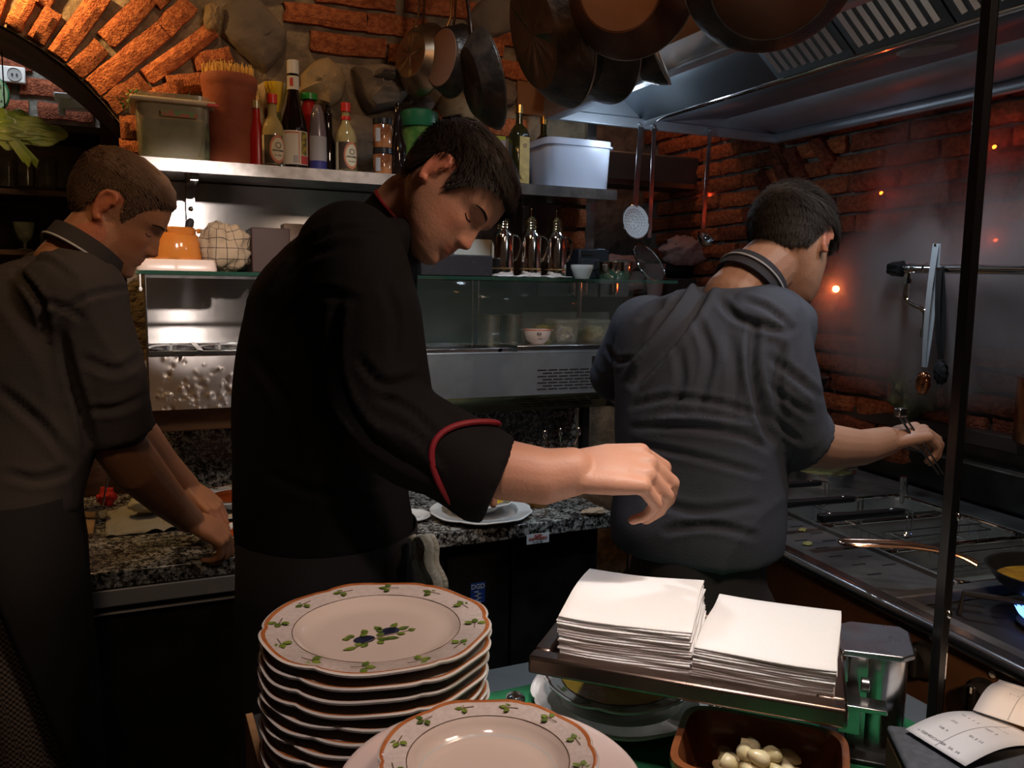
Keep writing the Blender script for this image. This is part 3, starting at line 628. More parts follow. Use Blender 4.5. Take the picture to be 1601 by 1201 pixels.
O('label', band_label(.0236, .030, .100, -2.9, -.2), mat('greyish label', (.36, .33, .32), .6), t); O('label_foot', band_label(.0236, .012, .034, -2.9, -.2, off=.0009), mat('navy print', (.04, .04, .20), .5), t)
bottle('vinegar_bottle', 'slim black bottle with long bare neck right of the plastic bottle', 'bottle', bot(513, SZ, 2.40), [(0, 0), (.022, 0), (.023, .01), (.023, .085), (.013, .115), (.012, .165), (.0135, .170), (.009, .175), (.008, .195), (0, .195)], M_dkglass, None, None)
bottle('chili_oil_bottle', 'small red bottle half hidden behind the terracotta jar', 'bottle', bot(402, SZ, 2.37), [(0, 0), (.022, 0), (.022, .09), (.010, .13), (.009, .17), (0, .17)], M_redm, M_soyglass, (.011, .16, .18))
for k in range(2):
    t = bottle('spice_jar', ['lower of two stacked spice jars with copper-coloured contents', 'upper of two stacked spice jars with copper-coloured contents'][k], 'jar', bot(598, SZ + k * .081, 2.35), [(0, 0), (.026, 0), (.027, .003), (.027, .062), (.024, .066), (0, .066)], mat('paprika jar', (.16, .05, .018), .1, col2=(.42, .16, .06), scale=18, coat=.6), M_black, (.0275, .064, .080), 'stacked spice jars on the shelf')
    O('label', band_label(.0272, .015, .052, -2.6, -2.05), MATS['greyish label'], t)
bottle('black_bottle', 'tall slender black bottle right of the stacked spice jars', 'bottle', bot(622, SZ, 2.36), [(0, 0), (.024, 0), (.026, .01), (.026, .09), (.014, .125), (.0125, .165), (.0095, .172), (.009, .21), (0, .21)], M_dkglass, None, None)
t = T('seasoning_tub', 'large green seasoning tub with darker green lid behind the central cook', 'tub', bot(656, SZ, 2.42)); O('body', MB().lathe([(0, 0), (.048, 0), (.050, .01), (.050, .165), (0, .165)], 32), mat('herb green', (.05, .13, .025), .25, col2=(.16, .26, .05), scale=30, coat=.4), t)
O('lid', MB().lathe([(.0, .160), (.054, .160), (.056, .165), (.055, .202), (.050, .207), (0, .207)], 32), mat('dark green lid', (.02, .13, .05), .35), t)
O('brand_patch', band_label(.051, .112, .128, -1.95, -1.15), mat('red patch', (.42, .04, .04), .5), t); round_text(t, 'KNORR', .012, mat('white print', (.7, .66, .6), .5), .0515, .120, -1.55, .0004)
t = T('carton', 'slim pale carton with a yellow-green top behind the cook', 'carton', bot(776, SZ, 2.42)); O('body', MB().box((0, 0, .072), (.044, .04, .144)), mat('pale mauve card', (.42, .34, .34), .6), t); O('top_band', MB().box((0, 0, .150), (.0445, .0405, .012)), mat('lime print', (.42, .42, .05), .5), t)
t = T('small_jar', 'small dark jar with green and red label beside the oil bottle', 'jar', bot(795, SZ, 2.46)); O('body', MB().lathe([(0, 0), (.022, 0), (.022, .09), (0, .09)], 20), M_dkglass, t); O('label', band_label(.022, .02, .06, -3, 0), MATS['dark green lid'], t); O('lid', MB().lathe([(0, .09), (.023, .09), (.023, .105), (0, .105)], 20), MATS['red patch'], t)
def oil(loc, label):
    t = T('olive_oil_bottle', label, 'bottle', loc, .25, 'square olive oil bottles')
    b = MB(); q = .026; pr = [(.026, 0), (.027, .006), (.027, .155), (.022, .175), (.011, .190), (.010, .225)]
    rings = []
    for r_, z in pr:
        ex = 0.35 if z < .16 else (.7 if z < .18 else 1)
        rings.append([Vector((math.copysign(abs(math.cos(a)) ** ex, math.cos(a)) * r_, math.copysign(abs(math.sin(a)) ** ex, math.sin(a)) * r_, z)) for a in [2 * PI * (k + .5) / 24 for k in range(24)]])
    O('body', b.ring_tube(rings), mat('dark oil glass', (.022, .020, .006), .06, coat=.8), t)
    O('label', MB().bb((-.019, -.0285, .012), (.019, -.0272, .150)), mat('gold label', (.48, .36, .10), .55, col2=(.36, .27, .08), scale=40), t)
    O('emblem', MB().lathe([(.0, 0), (.007, 0), (.007, .0006)], 20, (0, 0, 0), Matrix.Translation((0, -.0286, .124)) @ FRONT), mat('brown print', (.22, .13, .04), .5), t)
    O('cap', MB().lathe([(0, .222), (.0125, .222), (.0125, .246), (0, .246)], 20), M_gold, t); return t
o1 = oil(bot(811, SZ, 2.37), 'square dark olive oil bottle with yellow label, left of the milky tub')
o2 = dup(o1, bot(849, SZ, 2.49), .1, 'olive oil bottle behind the milky tub, only gold cap showing')
# terracotta jar of spaghetti
t = T('terracotta_jar', 'tall terracotta cylinder on the shelf holding spaghetti', 'jar', bot(361, SZ, 2.41)); M_terra = mat('terracotta', (.25, .055, .022), .75, col2=(.31, .08, .032), scale=9, bump=.15, bscale=60)
O('body', MB().lathe([(0, 0), (.066, 0), (.068, .004), (.068, .198), (.070, .204), (.070, .212), (.073, .218), (.073, .238), (.070, .243), (.064, .243), (.066, .02), (0, .02)], 40), M_terra, t)
sp = MB(); r = random.Random(2)
for k in range(420):
    a = r.uniform(0, 2 * PI); q = .062 * math.sqrt(r.random()); x, y = q * math.cos(a), q * math.sin(a); h = .262 + r.uniform(-.006, .012); dx, dy = x * .06 + r.uniform(-.003, .003), y * .06
    sp.tube([(x, y, .03), (x + dx, y + dy, h)], .0011, 4)
o = T1('spaghetti', sp, mat('dry pasta', (.80, .46, .10), .5), 'bundle of dry yellow spaghetti standing in the terracotta cylinder', 'pasta', bot(361, SZ, 2.41)); o['kind'] = 'stuff'
# tubs
def rect_tub(t, w, d, h, m, taper=.93, rim=.006, name='body'):
    rings = []
    def rr(sx, sy, z, e=.28): return [Vector((math.copysign(abs(math.cos(a)) ** e, math.cos(a)) * sx, math.copysign(abs(math.sin(a)) ** e, math.sin(a)) * sy, z)) for a in [2 * PI * (k + .5) / 40 for k in range(40)]]
    w /= 2; d /= 2
    rings = [rr(w * taper * .97, d * taper * .97, 0), rr(w * taper, d * taper, .004), rr(w * .985, d * .985, h * .86), rr(w + rim, d + rim, h * .87), rr(w + rim, d + rim, h * .90), rr(w, d, h * .905), rr(w, d, h), rr(w - .003, d - .003, h), rr(w * taper - .003, d * taper - .003, .005)]
    return O(name, MB().ring_tube(rings), m, t, smooth=50)
M_tubl = mat('clear herb tub', (.40, .36, .22), .3, alpha=.42, coat=.3)
t = T('herb_tub', 'translucent lidded tub of chopped herbs at the left end of the shelf', 'tub', bot(271, SZ, 2.40)); rect_tub(t, .178, .19, .165, M_tubl)
O('lid', MB().bb((-.100, -.105, .140), (.100, .105, .152)), mat('cloudy lid', (.66, .52, .36), .35, trans=.2, alpha=.9), t, bevel=.004); O('clip', MB().bb((.080, -.108, .140), (.106, -.100, .146)), MATS['red plastic'], t, label='small red clip strip')
O('herb_filling', MB().bb((-.075, -.085, .006), (.085, .08, .105)), mat('dark herbs', (.035, .035, .022), .7, col2=(.09, .10, .04), scale=40, bump=.5), t, bevel=.01)
O('label_print', MB().bb((-.03, -.1005, .108), (.055, -.099, .122)), mat('green print', (.10, .22, .08), .6, col2=(.35, .10, .06), scale=60, lo=.45, hi=.55), t)
lf = MB(); r = random.Random(4)
for k in range(60):
    x = -.10 + r.random() * .15 if k < 42 else -.112 + r.uniform(-.006, .006); y = r.uniform(-.1, .02); z = .156 if k < 42 else r.uniform(.118, .152); a = r.uniform(0, 6.28)
    p = Vector((x, y, z)); d = Vector((math.cos(a), math.sin(a) * .4, r.uniform(.1, .9))).normalized() * r.uniform(.010, .022); s_ = Vector((-math.sin(a), math.cos(a), .3)).normalized() * .003
    lf.add([p, p + d * .5 + s_, p + d, p + d * .5 - s_], [(0, 1, 2, 3)])
tag(O('herb_sprigs', lf, mat('leaf green', (.10, .20, .04), .6), t, solid=.0004), kind='stuff')
t = T('milky_tub', 'milky translucent plastic tub with pale oil, under the hood corner', 'tub', bot(889, SZ, 2.42)); rect_tub(t, .235, .17, .158, mat('milky tub', (.62, .66, .80), .3, alpha=.80, sss=.2), .93)
O('oil', MB().bb((-.10, -.07, .006), (.10, .07, .020)), mat('pale oil', (.42, .46, .05), .2), t, bevel=.004)
O('latch', MB().box((.1225, -.05, .142), (.008, .02, .010)), mat('milky tub'  , (0, 0, 0)), t, bevel=.002)

# ------------------------------------------------------------------ things on the glass shelf
GZ = 1.5265
M_glaze = mat('orange glazed clay', (.42, .12, .02), .12, col2=(.50, .17, .03), scale=6, coat=.7)
t = T('clay_pot', 'upturned orange glazed clay pot on a white dish', 'pot', bot(270, GZ + .029, 2.34)); O('body', MB().lathe([(0, 0), (.066, 0), (.068, .006), (.062, .045), (.056, .062), (.050, .066), (.050, .078), (.046, .083), (0, .083)], 36), M_glaze, t)
O('side_handle', MB().tube(bez((.052, 0, .074), (.075, 0, .085), (.072, 0, .05), (.060, 0, .045), 8), .006, 8), M_glaze, t)
T1('pepper_mill_cap', MB().lathe([(0, 0), (.009, 0), (.011, .008), (.009, .020), (.004, .026), (0, .026)], 16), M_blackm, 'small dark round knob resting on the upturned clay pot', 'knob', bot(291, GZ + .112, 2.34), rot=(0.2, .35, 0))
dz = .03
for nm, px, wd, lb in (('oven_dish', 244, .115, 'left of two overturned pinkish-white dishes under the clay pot'), ('oven_dish', 292, .125, 'right of two overturned pinkish-white dishes under the clay pot')):
    rings = [[Vector((math.copysign(abs(math.cos(a)) ** .3, math.cos(a)) * wd / 2 * s_, math.copysign(abs(math.sin(a)) ** .3, math.sin(a)) * .08 * s_, z)) for a in [2 * PI * (k + .5) / 32 for k in range(32)]] for s_, z in ((1, 0), (1, .006), (.93, .026), (.90, .0285))]
    T1(nm, MB().ring_tube(rings), mat('pinkish china', (.66, .52, .45), .3), lb, 'dish', bot(px, GZ, 2.33), group='dishes under the clay pot')
# checked cloth bundle
M_check = bpy.data.materials.new('checked cloth'); M_check.use_nodes = True
def check(m, base, line, sx, wth, rough=.9):
    N = m.node_tree.nodes; L = m.node_tree.links; b = N['Principled BSDF']; b.inputs['Roughness'].default_value = rough
    tc = N.new('ShaderNodeTexCoord'); sp_ = N.new('ShaderNodeSeparateXYZ'); L.new(tc.outputs['UV'], sp_.inputs[0]); out = []
    for i in range(2):
        mu = N.new('ShaderNodeMath'); mu.operation = 'MULTIPLY'; mu.inputs[1].default_value = sx; L.new(sp_.outputs[i], mu.inputs[0])
        fr = N.new('ShaderNodeMath'); fr.operation = 'FRACT'; L.new(mu.outputs[0], fr.inputs[0])
        lt = N.new('ShaderNodeMath'); lt.operation = 'LESS_THAN'; lt.inputs[1].default_value = wth; L.new(fr.outputs[0], lt.inputs[0]); out.append(lt)
    mx = N.new('ShaderNodeMath'); mx.operation = 'MAXIMUM'; L.new(out[0].outputs[0], mx.inputs[0]); L.new(out[1].outputs[0], mx.inputs[1])
    mc = N.new('ShaderNodeMix'); mc.data_type = 'RGBA'; mc.inputs['A'].default_value = (*base, 1); mc.inputs['B'].default_value = (*line, 1); L.new(mx.outputs[0], mc.inputs['Factor']); L.new(mc.outputs['Result'], b.inputs['Base Color'])
check(M_check, (.34, .25, .16), (.05, .035, .03), 8, .07)
def fold_blob(sx, sy, sz, seed, nu=56, nv=32, amp=.14, top=None):
    b = MB(); r = Vector((seed * 3.1, seed * 1.7, 0)); uv = []
    def f(u, v):
        a = 2 * PI * u; t_ = PI * v; d = Vector((math.sin(t_) * math.cos(a), math.sin(t_) * math.sin(a), -math.cos(t_)))
        n = noise.noise(d * 1.8 + r) * .8 + abs(noise.noise(d * 4 + r)) * .7 - .25 + .35 * abs(noise.noise(Vector((a * 2.5, d.z * 1.2, seed))))
        k = 1 + amp * n * 2; z = max(-.92, d.z * k)
        return (d.x * sx * k, d.y * sy * k, (z + .92) * sz / 1.92)
    b.grid(f, nu, nv); return b
def uvgrid(me, nu, nv, su=1, sv=1):
    uvl = me.uv_layers.new(name='UVMap'); 
    for p in me.polygons:
        for li in p.loop_indices:
            vi = me.loops[li].vertex_index; i = vi % (nu + 1); j = vi // (nu + 1); uvl.data[li].uv = (i / nu * su, j / nv * sv)
t = T1('cloth_bundle', fold_blob(.066, .06, .125, 3), M_check, 'bundle wrapped in checked beige cloth beside the clay pot', 'cloth', bot(347, GZ, 2.33), smooth=80); uvgrid(t.data, 56, 32, 2, 1)
T1('dark_box', MB().bb((-.05, -.06, 0), (.05, .06, .118)), mat('dark maroon card', (.035, .012, .008), .6), 'dark maroon box between the cloth bundle and the central cook', 'box', bot(416, GZ, 2.36), bevel=.003)
T1('beige_box', MB().bb((-.04, -.03, 0), (.04, .03, .138)), mat('beige card', (.20, .13, .09), .7), 'beige box just behind the central cook\'s shoulder', 'box', bot(462, GZ, 2.42), bevel=.003)
T1('white_carton', MB().bb((-.06, -.04, 0), (.06, .04, .115)).bb((.045, -.042, .108), (.072, .042, .113)), mat('off white card', (.55, .56, .50), .6), 'pale carton behind the central cook\'s nose', 'carton', bot(733, GZ, 2.42), bevel=.002)
T1('flat_black_box', MB().bb((-.11, -.07, 0), (.11, .07, .062)), mat('worn black leatherette', (.022, .020, .024), .55, col2=(.05, .045, .05), scale=60, lo=.6, hi=.7), 'low worn black box left of the thermos flasks', 'box', bot(703, GZ, 2.32), bevel=.004)
cl = MB().grid(lambda u, v: ((u - .5) * .25, (v - .5) * .13, .003 + .0025 * math.sin(u * 37) * math.sin(v * 9) + (.004 * noise.noise(Vector((u * 9, v * 5, 1))))), 60, 20)
T1('napkin_cloth', cl, mat('white cotton', (.62, .62, .62), .9), 'thin white cloth spread under the three thermos flasks', 'cloth', bot(826, GZ + .001, 2.31), solid=.002, smooth=80)
def thermos():
    t = T('thermos_flask', 'leftmost of three small chrome thermos flasks with ringed neck', 'flask', bot(788, GZ + .0065, 2.32), 0, 'chrome thermos flasks on the glass shelf')
    O('body', MB().lathe([(0, 0), (.033, 0), (.034, .002), (.034, .018), (.0332, .019), (.0332, .022), (.034, .023), (.034, .112), (.031, .122), (.022, .132), (.020, .136), (0, .136)], 40), mat('tinted chrome', (.78, .70, .64), .09, 1.0), t)
    O('base_ring', MB().lathe([(.0335, .0195), (.0346, .0205), (.0335, .0215)], 40), M_gold, t)
    O('neck', MB().lathe([(0, .136)] + [(.0175 + (.0018 if k % 2 else 0), .137 + k * .0042) for k in range(9)] + [(.013, .176), (.009, .180), (0, .181)], 32), mat('brassy chrome', (.80, .62, .36), .1, 1.0), t)
    O('finial', MB().tube([(0, 0, .180), (0, 0, .200)], [.0022, .0016], 8).ball((0, 0, .201), .003, 8, 6), MATS['brassy chrome'], t)
    h = MB(); P = bez((.026, -.004, .120), (.066, -.010, .128), (.056, -.008, .06), (.036, -.005, .045), 14)
    rings = [];
    for i, p in enumerate(P):
        tt = (P[min(i + 1, 14)] - P[max(i - 1, 0)]).normalized(); s_ = Vector((.2, 1, 0)).normalized(); n_ = tt.cross(s_).normalized()
        rings.append([p + s_ * .0085 * a + n_ * .0016 * b_ for a, b_ in ((-1, -1), (1, -1), (1, 1), (-1, 1))])
    O('handle', h.ring_tube(rings), M_chrome, t, bevel=.0006); return t
t1 = thermos()
dup(t1, bot(832, GZ + .0065, 2.32), .05, 'middle of three small chrome thermos flasks with ringed neck')
dup(t1, bot(872, GZ + .0065, 2.32), .12, 'rightmost of three small chrome thermos flasks, beside the black till')
t = T('receipt_printer', 'black receipt printer behind the thermos flasks', 'printer', bot(920, GZ, 2.42)); O('body', MB().bb((-.055, -.05, 0), (.06, .05, .098)), mat('charcoal plastic', (.018, .022, .028), .4), t, bevel=.006); O('slot', MB().bb((-.045, -.053, .078), (-.005, -.049, .083)), M_blackm, t); O('panel', MB().bb((-.045, -.053, .03), (.022, -.049, .066)), mat('slate plastic', (.03, .036, .045), .4), t, bevel=.002); O('paper_end', MB().bb((.015, -.05, .097), (.042, -.03, .099)), mat('bluish paper', (.30, .38, .50), .7), t)
T1('white_bowl', MB().lathe([(0, 0), (.022, 0), (.024, .003), (.034, .030), (.036, .036), (.036, .044), (.034, .044), (.031, .034), (.02, .008), (0, .006)], 36), M_white, 'small white ramekin on the glass shelf', 'bowl', bot(914, GZ, 2.31))
t = T('saucepan', 'small shiny steel saucepan with black handle next to the white ramekin', 'pan', bot(965, GZ, 2.34)); O('body', MB().lathe([(0, 0), (.048, 0), (.054, .010), (.060, .030), (.060, .055), (.062, .057), (.058, .057), (.057, .03), (.05, .012), (0, .004)], 40), mat('coppery chrome', (.78, .62, .54), .1, 1.0), t); O('handle', MB().tube([(-.045, .03, .055), (-.075, .05, .068), (-.10, .07, .072)], [.006, .007, .005], 8), M_blackm, t)

# ------------------------------------------------------------------ inside the cooler
t = T('bowl_with_print', 'white bowl with black writing and orange rim on the cooler lid', 'bowl', bot(840, 1.3285, 2.26, None, 540)); O('body', MB().lathe([(0, 0), (.020, 0), (.034, .012), (.040, .030), (.041, .044), (.039, .044), (.036, .028), (.03, .014), (0, .006)], 36), mat('peachy china', (.80, .68, .62), .15, coat=.4), t)
O('rim_line', MB().lathe([(.0405, .041), (.0416, .0425), (.0405, .0448), (.0385, .0448)], 36), mat('orange glaze', (.60, .14, .05), .3), t); round_text(t, 'E.S', .011, M_ink, .040, .032, -1.9, .0003); round_text(t, 'uom', .008, M_ink, .035, .018, -1.8)
M_tubc = mat('clear tub', (.80, .82, .72), .12, trans=.8, ior=1.12, alpha=.55)
for px, lb, fc, fc2 in ((878, 'clear tub of grated food right of the printed bowl', (.40, .36, .24), (.20, .17, .18)), (925, 'clear tub of pale paste, nearest the right-hand cook', (.42, .40, .20), (.34, .32, .16))):
    t = T('food_tub', lb, 'tub', bot(px, 1.3285, 2.31, None, 540)); rect_tub(t, .088, .10, .072, M_tubc, .82)
    O('filling', fold_blob(.036, .04, .048, px % 7, 28, 14, .2), mat('filling %d' % px, fc, .8, col2=fc2, scale=60, bump=.6, bscale=120), t, smooth=80).location = (0, 0, .004)
T1('steel_canister', MB().lathe([(0, 0), (.033, 0), (.033, .095), (.036, .097), (.036, .100), (.031, .100), (.031, .01), (0, .008)], 32), mat('brown steel', (.46, .42, .34), .35, 1.0, col2=(.3, .27, .2), scale=9), 'left of two dull steel canisters inside the cooler', 'canister', bot(765, 1.3125, 2.40, None, 520), group='steel canisters')
T1('steel_canister', MB().lathe([(0, 0), (.033, 0), (.033, .095), (.036, .097), (.036, .100), (.031, .100), (.031, .01), (0, .008)], 32), MATS['brown steel'], 'right of two dull steel canisters inside the cooler', 'canister', bot(800, 1.3125, 2.42, None, 520), group='steel canisters')
T1('glass_tray', MB().bb((-.16, -.004, 0), (.16, .004, .092)), M_tubc, 'tall clear plastic divider behind the food tubs', 'tray', bot(885, 1.3285, 2.40, None, 520), bevel=.003)
T1('mustard_pot', MB().lathe([(0, 0), (.03, 0), (.032, .05), (0, .055)], 24), mat('mustard', (.30, .24, .04), .6), 'mustard-coloured pot behind the printed bowl', 'pot', bot(850, 1.3285, 2.35, None, 520))

# ------------------------------------------------------------------ pass-through niche: sill with linens
T1('niche_shelf', MB().bb((1.46, 2.82, 1.44), (2.24, 3.4, 1.47)), M_wood, 'dark shelf in the room behind the pass-through', 'shelf', (0, 0, 0))
M_linen = mat('pink linen', (.55, .40, .38), .9, bump=.2, bscale=30); M_linenw = mat('white linen', (.60, .58, .56), .9, bump=.2, bscale=30)  # pink is the cloth's own colour
T1('white_mug', MB().lathe([(0, 0), (.022, 0), (.032, .03), (.036, .075), (.034, .075), (.03, .03), (0, .01)], 28), M_white, 'white mug behind the saucepan', 'mug', bot(951, 1.4705, 2.85, None, 390))
for px, py, z, s_, m, lb, nm in ((975, 400, 1.4705, (.12, .07, .10), M_linenw, 'heap of white linen behind the wire sieve', 'linen_heap'), (925, 340, 1.58, (.08, .06, .10), None, '', ''), (1075, 350, 1.60, (.115, .08, .13), M_linen, 'pink crumpled napkins piled on dark crates', 'napkin_pile'), (965, 370, 1.56, (.13, .06, .075), M_linen, 'flat pinkish linen draped behind the skimmer', 'folded_linen')):
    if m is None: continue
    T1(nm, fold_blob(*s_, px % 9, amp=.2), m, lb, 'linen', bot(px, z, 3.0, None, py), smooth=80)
T1('grey_crate', MB().bb((-.15, -.07, 0), (.15, .07, .075)), mat('grey crate', (.12, .12, .12), .7), 'grey flat crate under the crumpled napkins', 'crate', bot(1075, 1.4705, 3.05, None, 380), bevel=.006)
T1('black_bag', fold_blob(.13, .07, .10, 5, amp=.15), M_blackm, 'black cloth bag between the crate and the crumpled napkins', 'bag', bot(1068, 1.546, 3.05, None, 370), smooth=80)
T1('paper_cup', MB().lathe([(0, 0), (.03, 0), (.042, .13), (0, .13)], 24), mat('pinkish cup', (.62, .48, .46), .6), 'pinkish white paper cup in the room behind', 'cup', bot(1026, 1.4705, 2.9, None, 385))
t = T('wall_duct', 'long grey duct on the ceiling of the room behind', 'duct', (0, 0, 0)); O('body', MB().bb((1.5, 3.0, 1.93), (2.24, 3.2, 2.06)), mat('dim grey', (.08, .08, .08), .5), t, bevel=.01); O('strip', MB().bb((1.5, 2.985, 1.925), (2.24, 3.0, 1.945)), M_steelp, t)

# ------------------------------------------------------------------ next room through the brick arch
t = T('back_bar', 'dark wooden shelving seen through the brick arch', 'shelving', (0, 0, 0))
O('shelf_board', MB().bb((-1.1, 3.0, 1.758), (-0.02, 3.3, 1.775)), M_wood, t); O('shelf_board', MB().bb((-1.1, 3.0, 1.575), (-0.02, 3.3, 1.590)), M_wood, t); O('shelf_board', MB().bb((-1.1, 2.98, 1.955), (-0.02, 3.3, 1.975)), M_wood, t)
O('back_board', MB().bb((-1.1, 3.3, 0), (-0.02, 3.33, 1.96)), M_wood, t); O('side_board', MB().bb((-.075, 2.96, 1.3), (-.02, 3.3, 2.03)), M_woodl, t); O('lower_cabinet', MB().bb((-1.1, 3.0, 0), (-0.02, 3.3, 1.25)), M_wood, t)
gl = MB().lathe([(0, 0), (.024, 0), (.027, .005), (.033, .095), (.0315, .095), (.025, .008), (0, .008)], 24)
gm = gl.mesh('drinking_glass', M_glass)
ORD = ('', 'second ', 'third ', 'fourth ', 'fifth ', 'sixth ', 'seventh ', 'eighth ', 'ninth ', 'tenth ', 'eleventh ', 'twelfth ', 'thirteenth ', 'fourteenth ', 'fifteenth ', 'sixteenth ', 'seventeenth ', 'eighteenth ', 'nineteenth ', 'twentieth ')
for k, (x, y) in enumerate([(-.40, 3.02), (-.345, 3.06), (-.29, 3.0), (-.235, 3.05), (-.18, 3.01), (-.125, 3.06), (-.46, 3.05)]):
    o = link('drinking_glass', gm); o.location = (x, y, 1.776); tag(o, ['second', 'third', 'fourth', 'third-last', 'second-last', 'last', 'first'][k] + ' clear tumbler from the left on the dark shelf behind the arch', 'glass', 'tumblers on the back bar')
T1('stemmed_glass', MB().lathe([(0, 0), (.022, 0), (.022, .003), (.004, .006), (.004, .022), (.018, .034), (.027, .062), (.030, .085), (.028, .085), (.024, .06), (.014, .038), (0, .034)], 24), mat('yellowish glass', (.75, .78, .55), .03, trans=.85, ior=1.35), 'short-stemmed glass of pale liquid on the lower dark shelf', 'glass', (-.30, 3.02, 1.5905))
T1('carafe', MB().lathe([(0, 0), (.028, 0), (.03, .04), (.010, .075), (.009, .10), (0, .10)], 20), M_glass, 'small clear carafe behind the left cook\'s neck', 'carafe', (-.20, 3.12, 1.5905))
T1('grey_box', MB().bb((-.06, -.04, 0), (.06, .04, .06)), mat('grey card', (.10, .09, .09), .7), 'dim grey box on the lower dark shelf', 'box', (-.21, 3.20, 1.5905))
t = T('strip_fixture', 'white metal lamp strip running behind the arch', 'lamp', (0, 0, 0)); O('housing', MB().bb((-.185, 3.0, 2.032), (.0, 3.06, 2.066)), mat('white enamel', (.60, .62, .66), .35), t, bevel=.003); O('end_bracket', MB().bb((-.20, 2.99, 2.055), (-.15, 3.07, 2.074)).bb((-.19, 3.01, 2.012), (-.172, 3.05, 2.06)), MATS['white enamel'], t, bevel=.004)
c = PY(18, 117, 3.42); t = T('wall_socket', 'white wall socket on the far brick wall', 'socket', (c.x, 3.42, c.z)); O('plate', MB().box((0, 0, 0), (.085, .02, .055)), M_white, t, bevel=.004); O('recess', MB().lathe([(0, 0), (.020, 0), (.022, .003)], 24, (0, 0, 0), Matrix.Translation((.01, -.0105, 0)) @ FRONT), mat('shaded plastic', (.35, .35, .35), .5), t); O('hole', MB().cyl((.003, -.015, 0), (.003, -.013, 0), .003, n=8).cyl((.017, -.015, 0), (.017, -.013, 0), .003, n=8), M_blackm, t)
c = PY(-19, 147, 3.36); t = T('wall_clock', 'pale green round wall clock cut off by the picture edge', 'clock', (c.x, 3.36, c.z)); O('face', MB().lathe([(0, 0), (.058, 0), (.060, .02), (0, .02)], 48, (0, 0, 0), FRONT), mat('pale green', (.30, .42, .22), .4), t); O('rim', MB().tube([(.060 * math.cos(a), -.012, .060 * math.sin(a)) for a in np.linspace(0, 2 * PI, 48, endpoint=False)], .006, 8, closed=True), MATS['dark green lid'], t)
for k in range(12): a_ = PI / 2 - (k + 1) * PI / 6; text('numeral', str(k + 1), .014, M_ink, t, Matrix.Translation((.047 * math.cos(a_), -.021, .047 * math.sin(a_))) @ FRONT)
# green plastic bag
t = T('plastic_bag', 'thin yellow-green plastic bag hanging at the upper left', 'bag', PD(40, 200, 2.44))
bg = MB()
def bf(u, v):
    a = 2 * PI * v; x = -.16 + .27 * u; e = math.sin(PI * min(1, max(0, u)) ** .8) ** .6; rr = .042 * e + .002
    n_ = noise.noise(Vector((u * 6, math.cos(a) * 1.6, math.sin(a) * 1.6))) * .5 + abs(noise.noise(Vector((u * 3, math.cos(a) * 4, math.sin(a) * 4)))) * .9 - .15
    return (x, rr * math.cos(a) * .8 * (1 + n_), rr * math.sin(a) * (1 + n_) * (.9) - .010 * u)
bg.grid(bf, 90, 90); M_bag = mat('lime film', (.55, .72, .10), .25, col2=(.70, .80, .30), scale=10, alpha=.9, sss=.3, coat=.3, bump=.5, bscale=25)
O('body', bg, M_bag, t, smooth=80); tb = MB().grid(lambda u, v: (-.050 + .062 * u + .020 * (v - .5) * (1 + u), -.02 + .004 * math.sin(v * 9), -.020 - .085 * u + .012 * math.sin(v * 14)), 14, 10)
O('tail', tb, M_bag, t, smooth=80, solid=.001)
O('hook', MB().tube([(-.05, 0, .04), (-.05, .0, .35)], .002, 6), M_blackm, t)
# ------------------------------------------------------------------ cooking range (its own frame: x to the wall, y away from the camera)
SR = Matrix.Translation((1.387, 1.553, 0)) @ Matrix.Rotation(R(-6.5), 4, 'Z')
def SP(x, y, z): return SR @ Vector((x, y, z))
SRZ = R(-6.5)
M_rtop = mat('sooty steel top', (.26, .26, .26), .48, .8, col2=(.12, .115, .11), scale=8, lo=.35, hi=.65, rvar=.25, bump=.08, bscale=30)
M_front = mat('amber-lit steel front', (.22, .11, .055), .42, .35, col2=(.15, .07, .035), scale=5, rvar=.15)  # amber colour stands in for warm light reflected on plain steel
M_basin = mat('wet steel', (.46, .48, .48), .45, .85, col2=(.34, .36, .36), scale=7, rvar=.2, bump=.05, bscale=10)
st = T('cooking_range', 'long stainless cooking range with pasta basin, slotted ledge and gas burners', 'range', SP(0, 0, 0), SRZ)
b = MB().bb((.03, -1.6, .10), (.78, .80, .78)); O('body', b, M_black, st, bevel=.004)
O('front_panel', MB().bb((-.002, -1.6, .70), (.03, .80, .878)), M_front, st, bevel=.003)
O('oven_door', MB().bb((-.004, -.40, .12), (.03, .35, .68)), M_black, st, bevel=.006); O('oven_door', MB().bb((-.004, -1.2, .12), (.03, -.41, .68)), M_black, st, bevel=.006)
e = MB().tube([(-.012, -1.6, .888), (-.012, .80, .888)], .014, 12).bb((-.010, -1.6, .874), (.012, .8, .902)); O('front_edge', e, M_steelp, st)
tp = MB().bb((.012, .27, .875), (.78, .80, .90)).bb((.67, -.42, .875), (.78, .27, .90)).bb((.012, -.40, .86), (.195, .27, .895)).bb((.012, -.43, .875), (.78, -.40, .90)).bb((.012, -1.6, .862), (.78, -.43, .876)).bb((.012, -1.6, .876), (.045, -.43, .90)).bb((.195, -.40, .875), (.205, .27, .905))
O('top_plate', tp, M_rtop, st, bevel=.003)
sl = MB(); r = random.Random(3)
for i in range(9):
    for j in range(2 if i < 8 else 1):
        x = .065 + j * .065 + (.012 if i % 2 else 0); y = .20 - i * .062 - j * .02; sl.bb((x, y, .8945), (x + .036, y + .006, .8958))
tag(O('drain_slots', sl, M_blackm, st), kind='stuff')
bs = MB()
